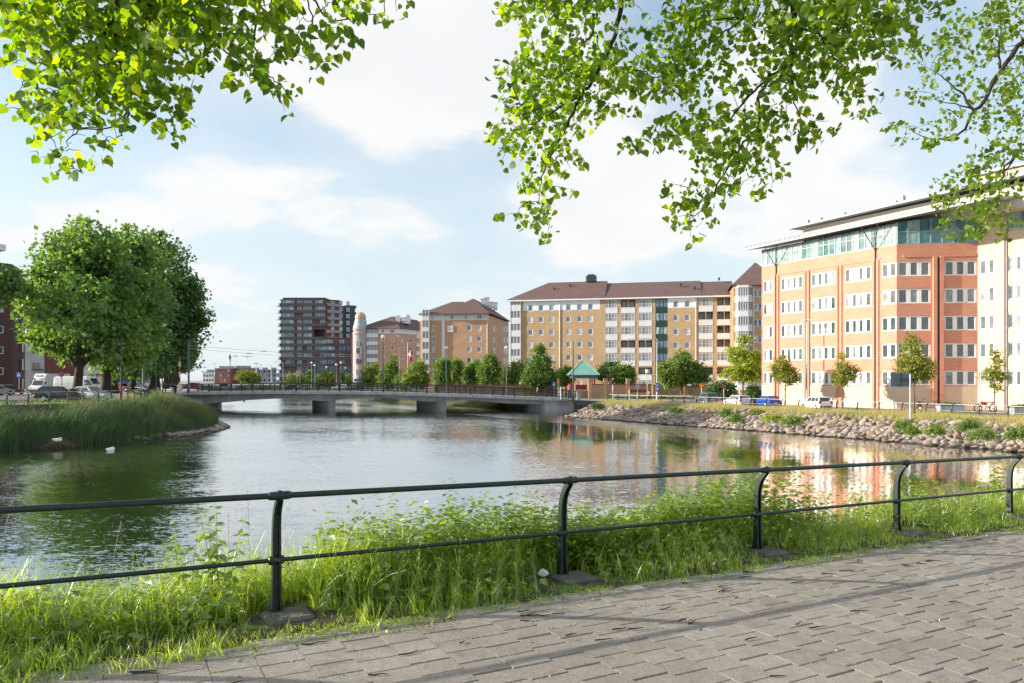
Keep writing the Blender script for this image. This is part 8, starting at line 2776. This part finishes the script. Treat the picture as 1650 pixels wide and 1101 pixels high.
bough_tree('leafy lime bough hanging into the upper left corner, backlit yellow green', (-4.6,-2.6,3.2), (-4.4,-2.2,7.2), None, 0, -50, LEFT, 4.7, .5, .06, 14,
    [dict(pts=[(150,-260,4.2),(178,-60,4.6),(186,25,4.7),(188,70,4.7),(196,112,4.7),(203,150,4.7),(207,175,4.75),(200,205,4.75),(196,216,4.75),(175,233,4.8)], r0=.022, r1=.003),
     dict(pts=[(186,25,4.7),(160,60,4.75),(136,95,4.8),(118,120,4.8)], r0=.012, r1=.004, lead=False),
     dict(pts=[(186,90,4.7),(155,112,4.6),(140,120,4.6)], r0=.012, r1=.004, lead=False),
     dict(pts=[(196,112,4.7),(235,125,4.7),(260,150,4.7),(268,170,4.75)], r0=.01, r1=.003, lead=False),
     dict(pts=[(300,-240,4.4),(215,-30,4.7),(228,8,4.7),(285,12,4.75),(340,20,4.8)], r0=.025, r1=.006),
     dict(pts=[(420,-200,4.6),(405,-20,4.9),(415,30,4.9),(410,75,4.9),(425,115,4.95),(450,138,5.0),(470,160,5.0)], r0=.012, r1=.003),
     dict(pts=[(500,-160,4.7),(494,-10,5.0),(502,25,5.0),(499,60,5.0),(508,90,5.0)], r0=.01, r1=.003),
     dict(pts=[(494,-10,5.0),(520,20,5.05),(535,35,5.1),(580,25,5.1),(620,20,5.1)], r0=.008, r1=.002, lead=False),
     dict(pts=[(300,20,4.75),(335,60,4.8),(380,95,4.85),(400,125,4.9)], r0=.01, r1=.003, lead=False),
     dict(pts=[(207,175,4.75),(180,205,4.8),(128,210,4.8),(110,230,4.8),(105,240,4.8)], r0=.007, r1=.002, lead=False)],
    'lime', 51)
bough_tree('wide lime boughs hanging over the middle of the view, lit from the left', (2.0,-3.0,3.1), (2.0,-2.6,7.6), None, 775, -50, CENT, 6.0, .6, .058, 11,
    [dict(pts=[(1010,-240,5.2),(1002,-40,5.8),(998,30,5.9),(985,75,6.0),(955,130,6.0),(938,152,6.0),(918,190,6.0),(902,225,6.05),(880,262,6.1),(872,290,6.1),(868,325,6.15)], r0=.03, r1=.003),
     dict(pts=[(975,-120,5.6),(965,0,5.8),(955,55,5.9),(920,90,5.9),(897,112,6.0)], r0=.015, r1=.004),
     dict(pts=[(938,152,6.0),(905,170,6.0),(862,200,6.0),(820,212,6.0)], r0=.01, r1=.003, lead=False),
     dict(pts=[(1290,-240,5.4),(1283,-40,5.9),(1278,20,6.0),(1279,45,6.0),(1268,60,6.0),(1282,95,6.0),(1272,108,6.0),(1240,122,6.0),(1222,160,6.0),(1224,205,6.05),(1205,222,6.1),(1178,260,6.1),(1150,310,6.1),(1128,340,6.15),(1105,358,6.15)], r0=.034, r1=.003),
     dict(pts=[(1215,-200,5.6),(1210,-20,5.9),(1198,28,6.0),(1160,60,6.0),(1120,85,6.0)], r0=.02, r1=.004),
     dict(pts=[(1198,28,6.0),(1170,30,6.0),(1125,38,6.0)], r0=.01, r1=.003, lead=False),
     dict(pts=[(1240,122,6.0),(1215,145,6.0),(1180,190,6.05),(1110,215,6.05),(1060,222,6.05)], r0=.012, r1=.003, lead=False),
     dict(pts=[(1000,110,6.0),(1040,118,6.0),(1065,130,6.0),(1110,165,6.0)], r0=.008, r1=.002, lead=False),
     dict(pts=[(1279,45,6.0),(1315,50,6.0),(1345,92,6.0),(1365,118,6.0),(1385,150,6.0)], r0=.012, r1=.003, lead=False),
     dict(pts=[(1400,-160,5.8),(1390,-10,6.1),(1400,20,6.1),(1410,60,6.1),(1450,100,6.15)], r0=.014, r1=.003),
     dict(pts=[(1275,130,6.0),(1280,165,6.0),(1290,190,6.05),(1325,230,6.1)], r0=.008, r1=.002, lead=False)],
    'lime', 52)
bough_tree('thin leaved lime bough slanting in from the right edge before the office block', (12.5,8.6,2.6), (12.2,8.8,7.4), None, 1425, -50, RIGHT, 9.2, .7, .062, 8,
    [dict(pts=[(1720,-10,9.0),(1668,48,9.1),(1640,75,9.2),(1602,130,9.2),(1580,172,9.2),(1568,180,9.2),(1556,208,9.2),(1530,226,9.25),(1500,224,9.25),(1470,212,9.3)], r0=.05, r1=.004),
     dict(pts=[(1568,180,9.2),(1552,152,9.25),(1540,144,9.25),(1515,122,9.3),(1492,108,9.3)], r0=.018, r1=.003, lead=False),
     dict(pts=[(1568,176,9.2),(1540,168,9.25),(1505,160,9.3)], r0=.012, r1=.003, lead=False),
     dict(pts=[(1612,110,9.2),(1608,70,9.2),(1620,35,9.2)], r0=.016, r1=.004, lead=False),
     dict(pts=[(1720,200,9.0),(1668,232,9.1),(1640,248,9.2),(1620,268,9.2),(1611,300,9.2),(1606,330,9.25),(1590,360,9.3)], r0=.034, r1=.003),
     dict(pts=[(1640,248,9.2),(1620,275,9.3),(1580,300,9.3),(1540,318,9.3)], r0=.014, r1=.003, lead=False)],
    'limefar', 53)
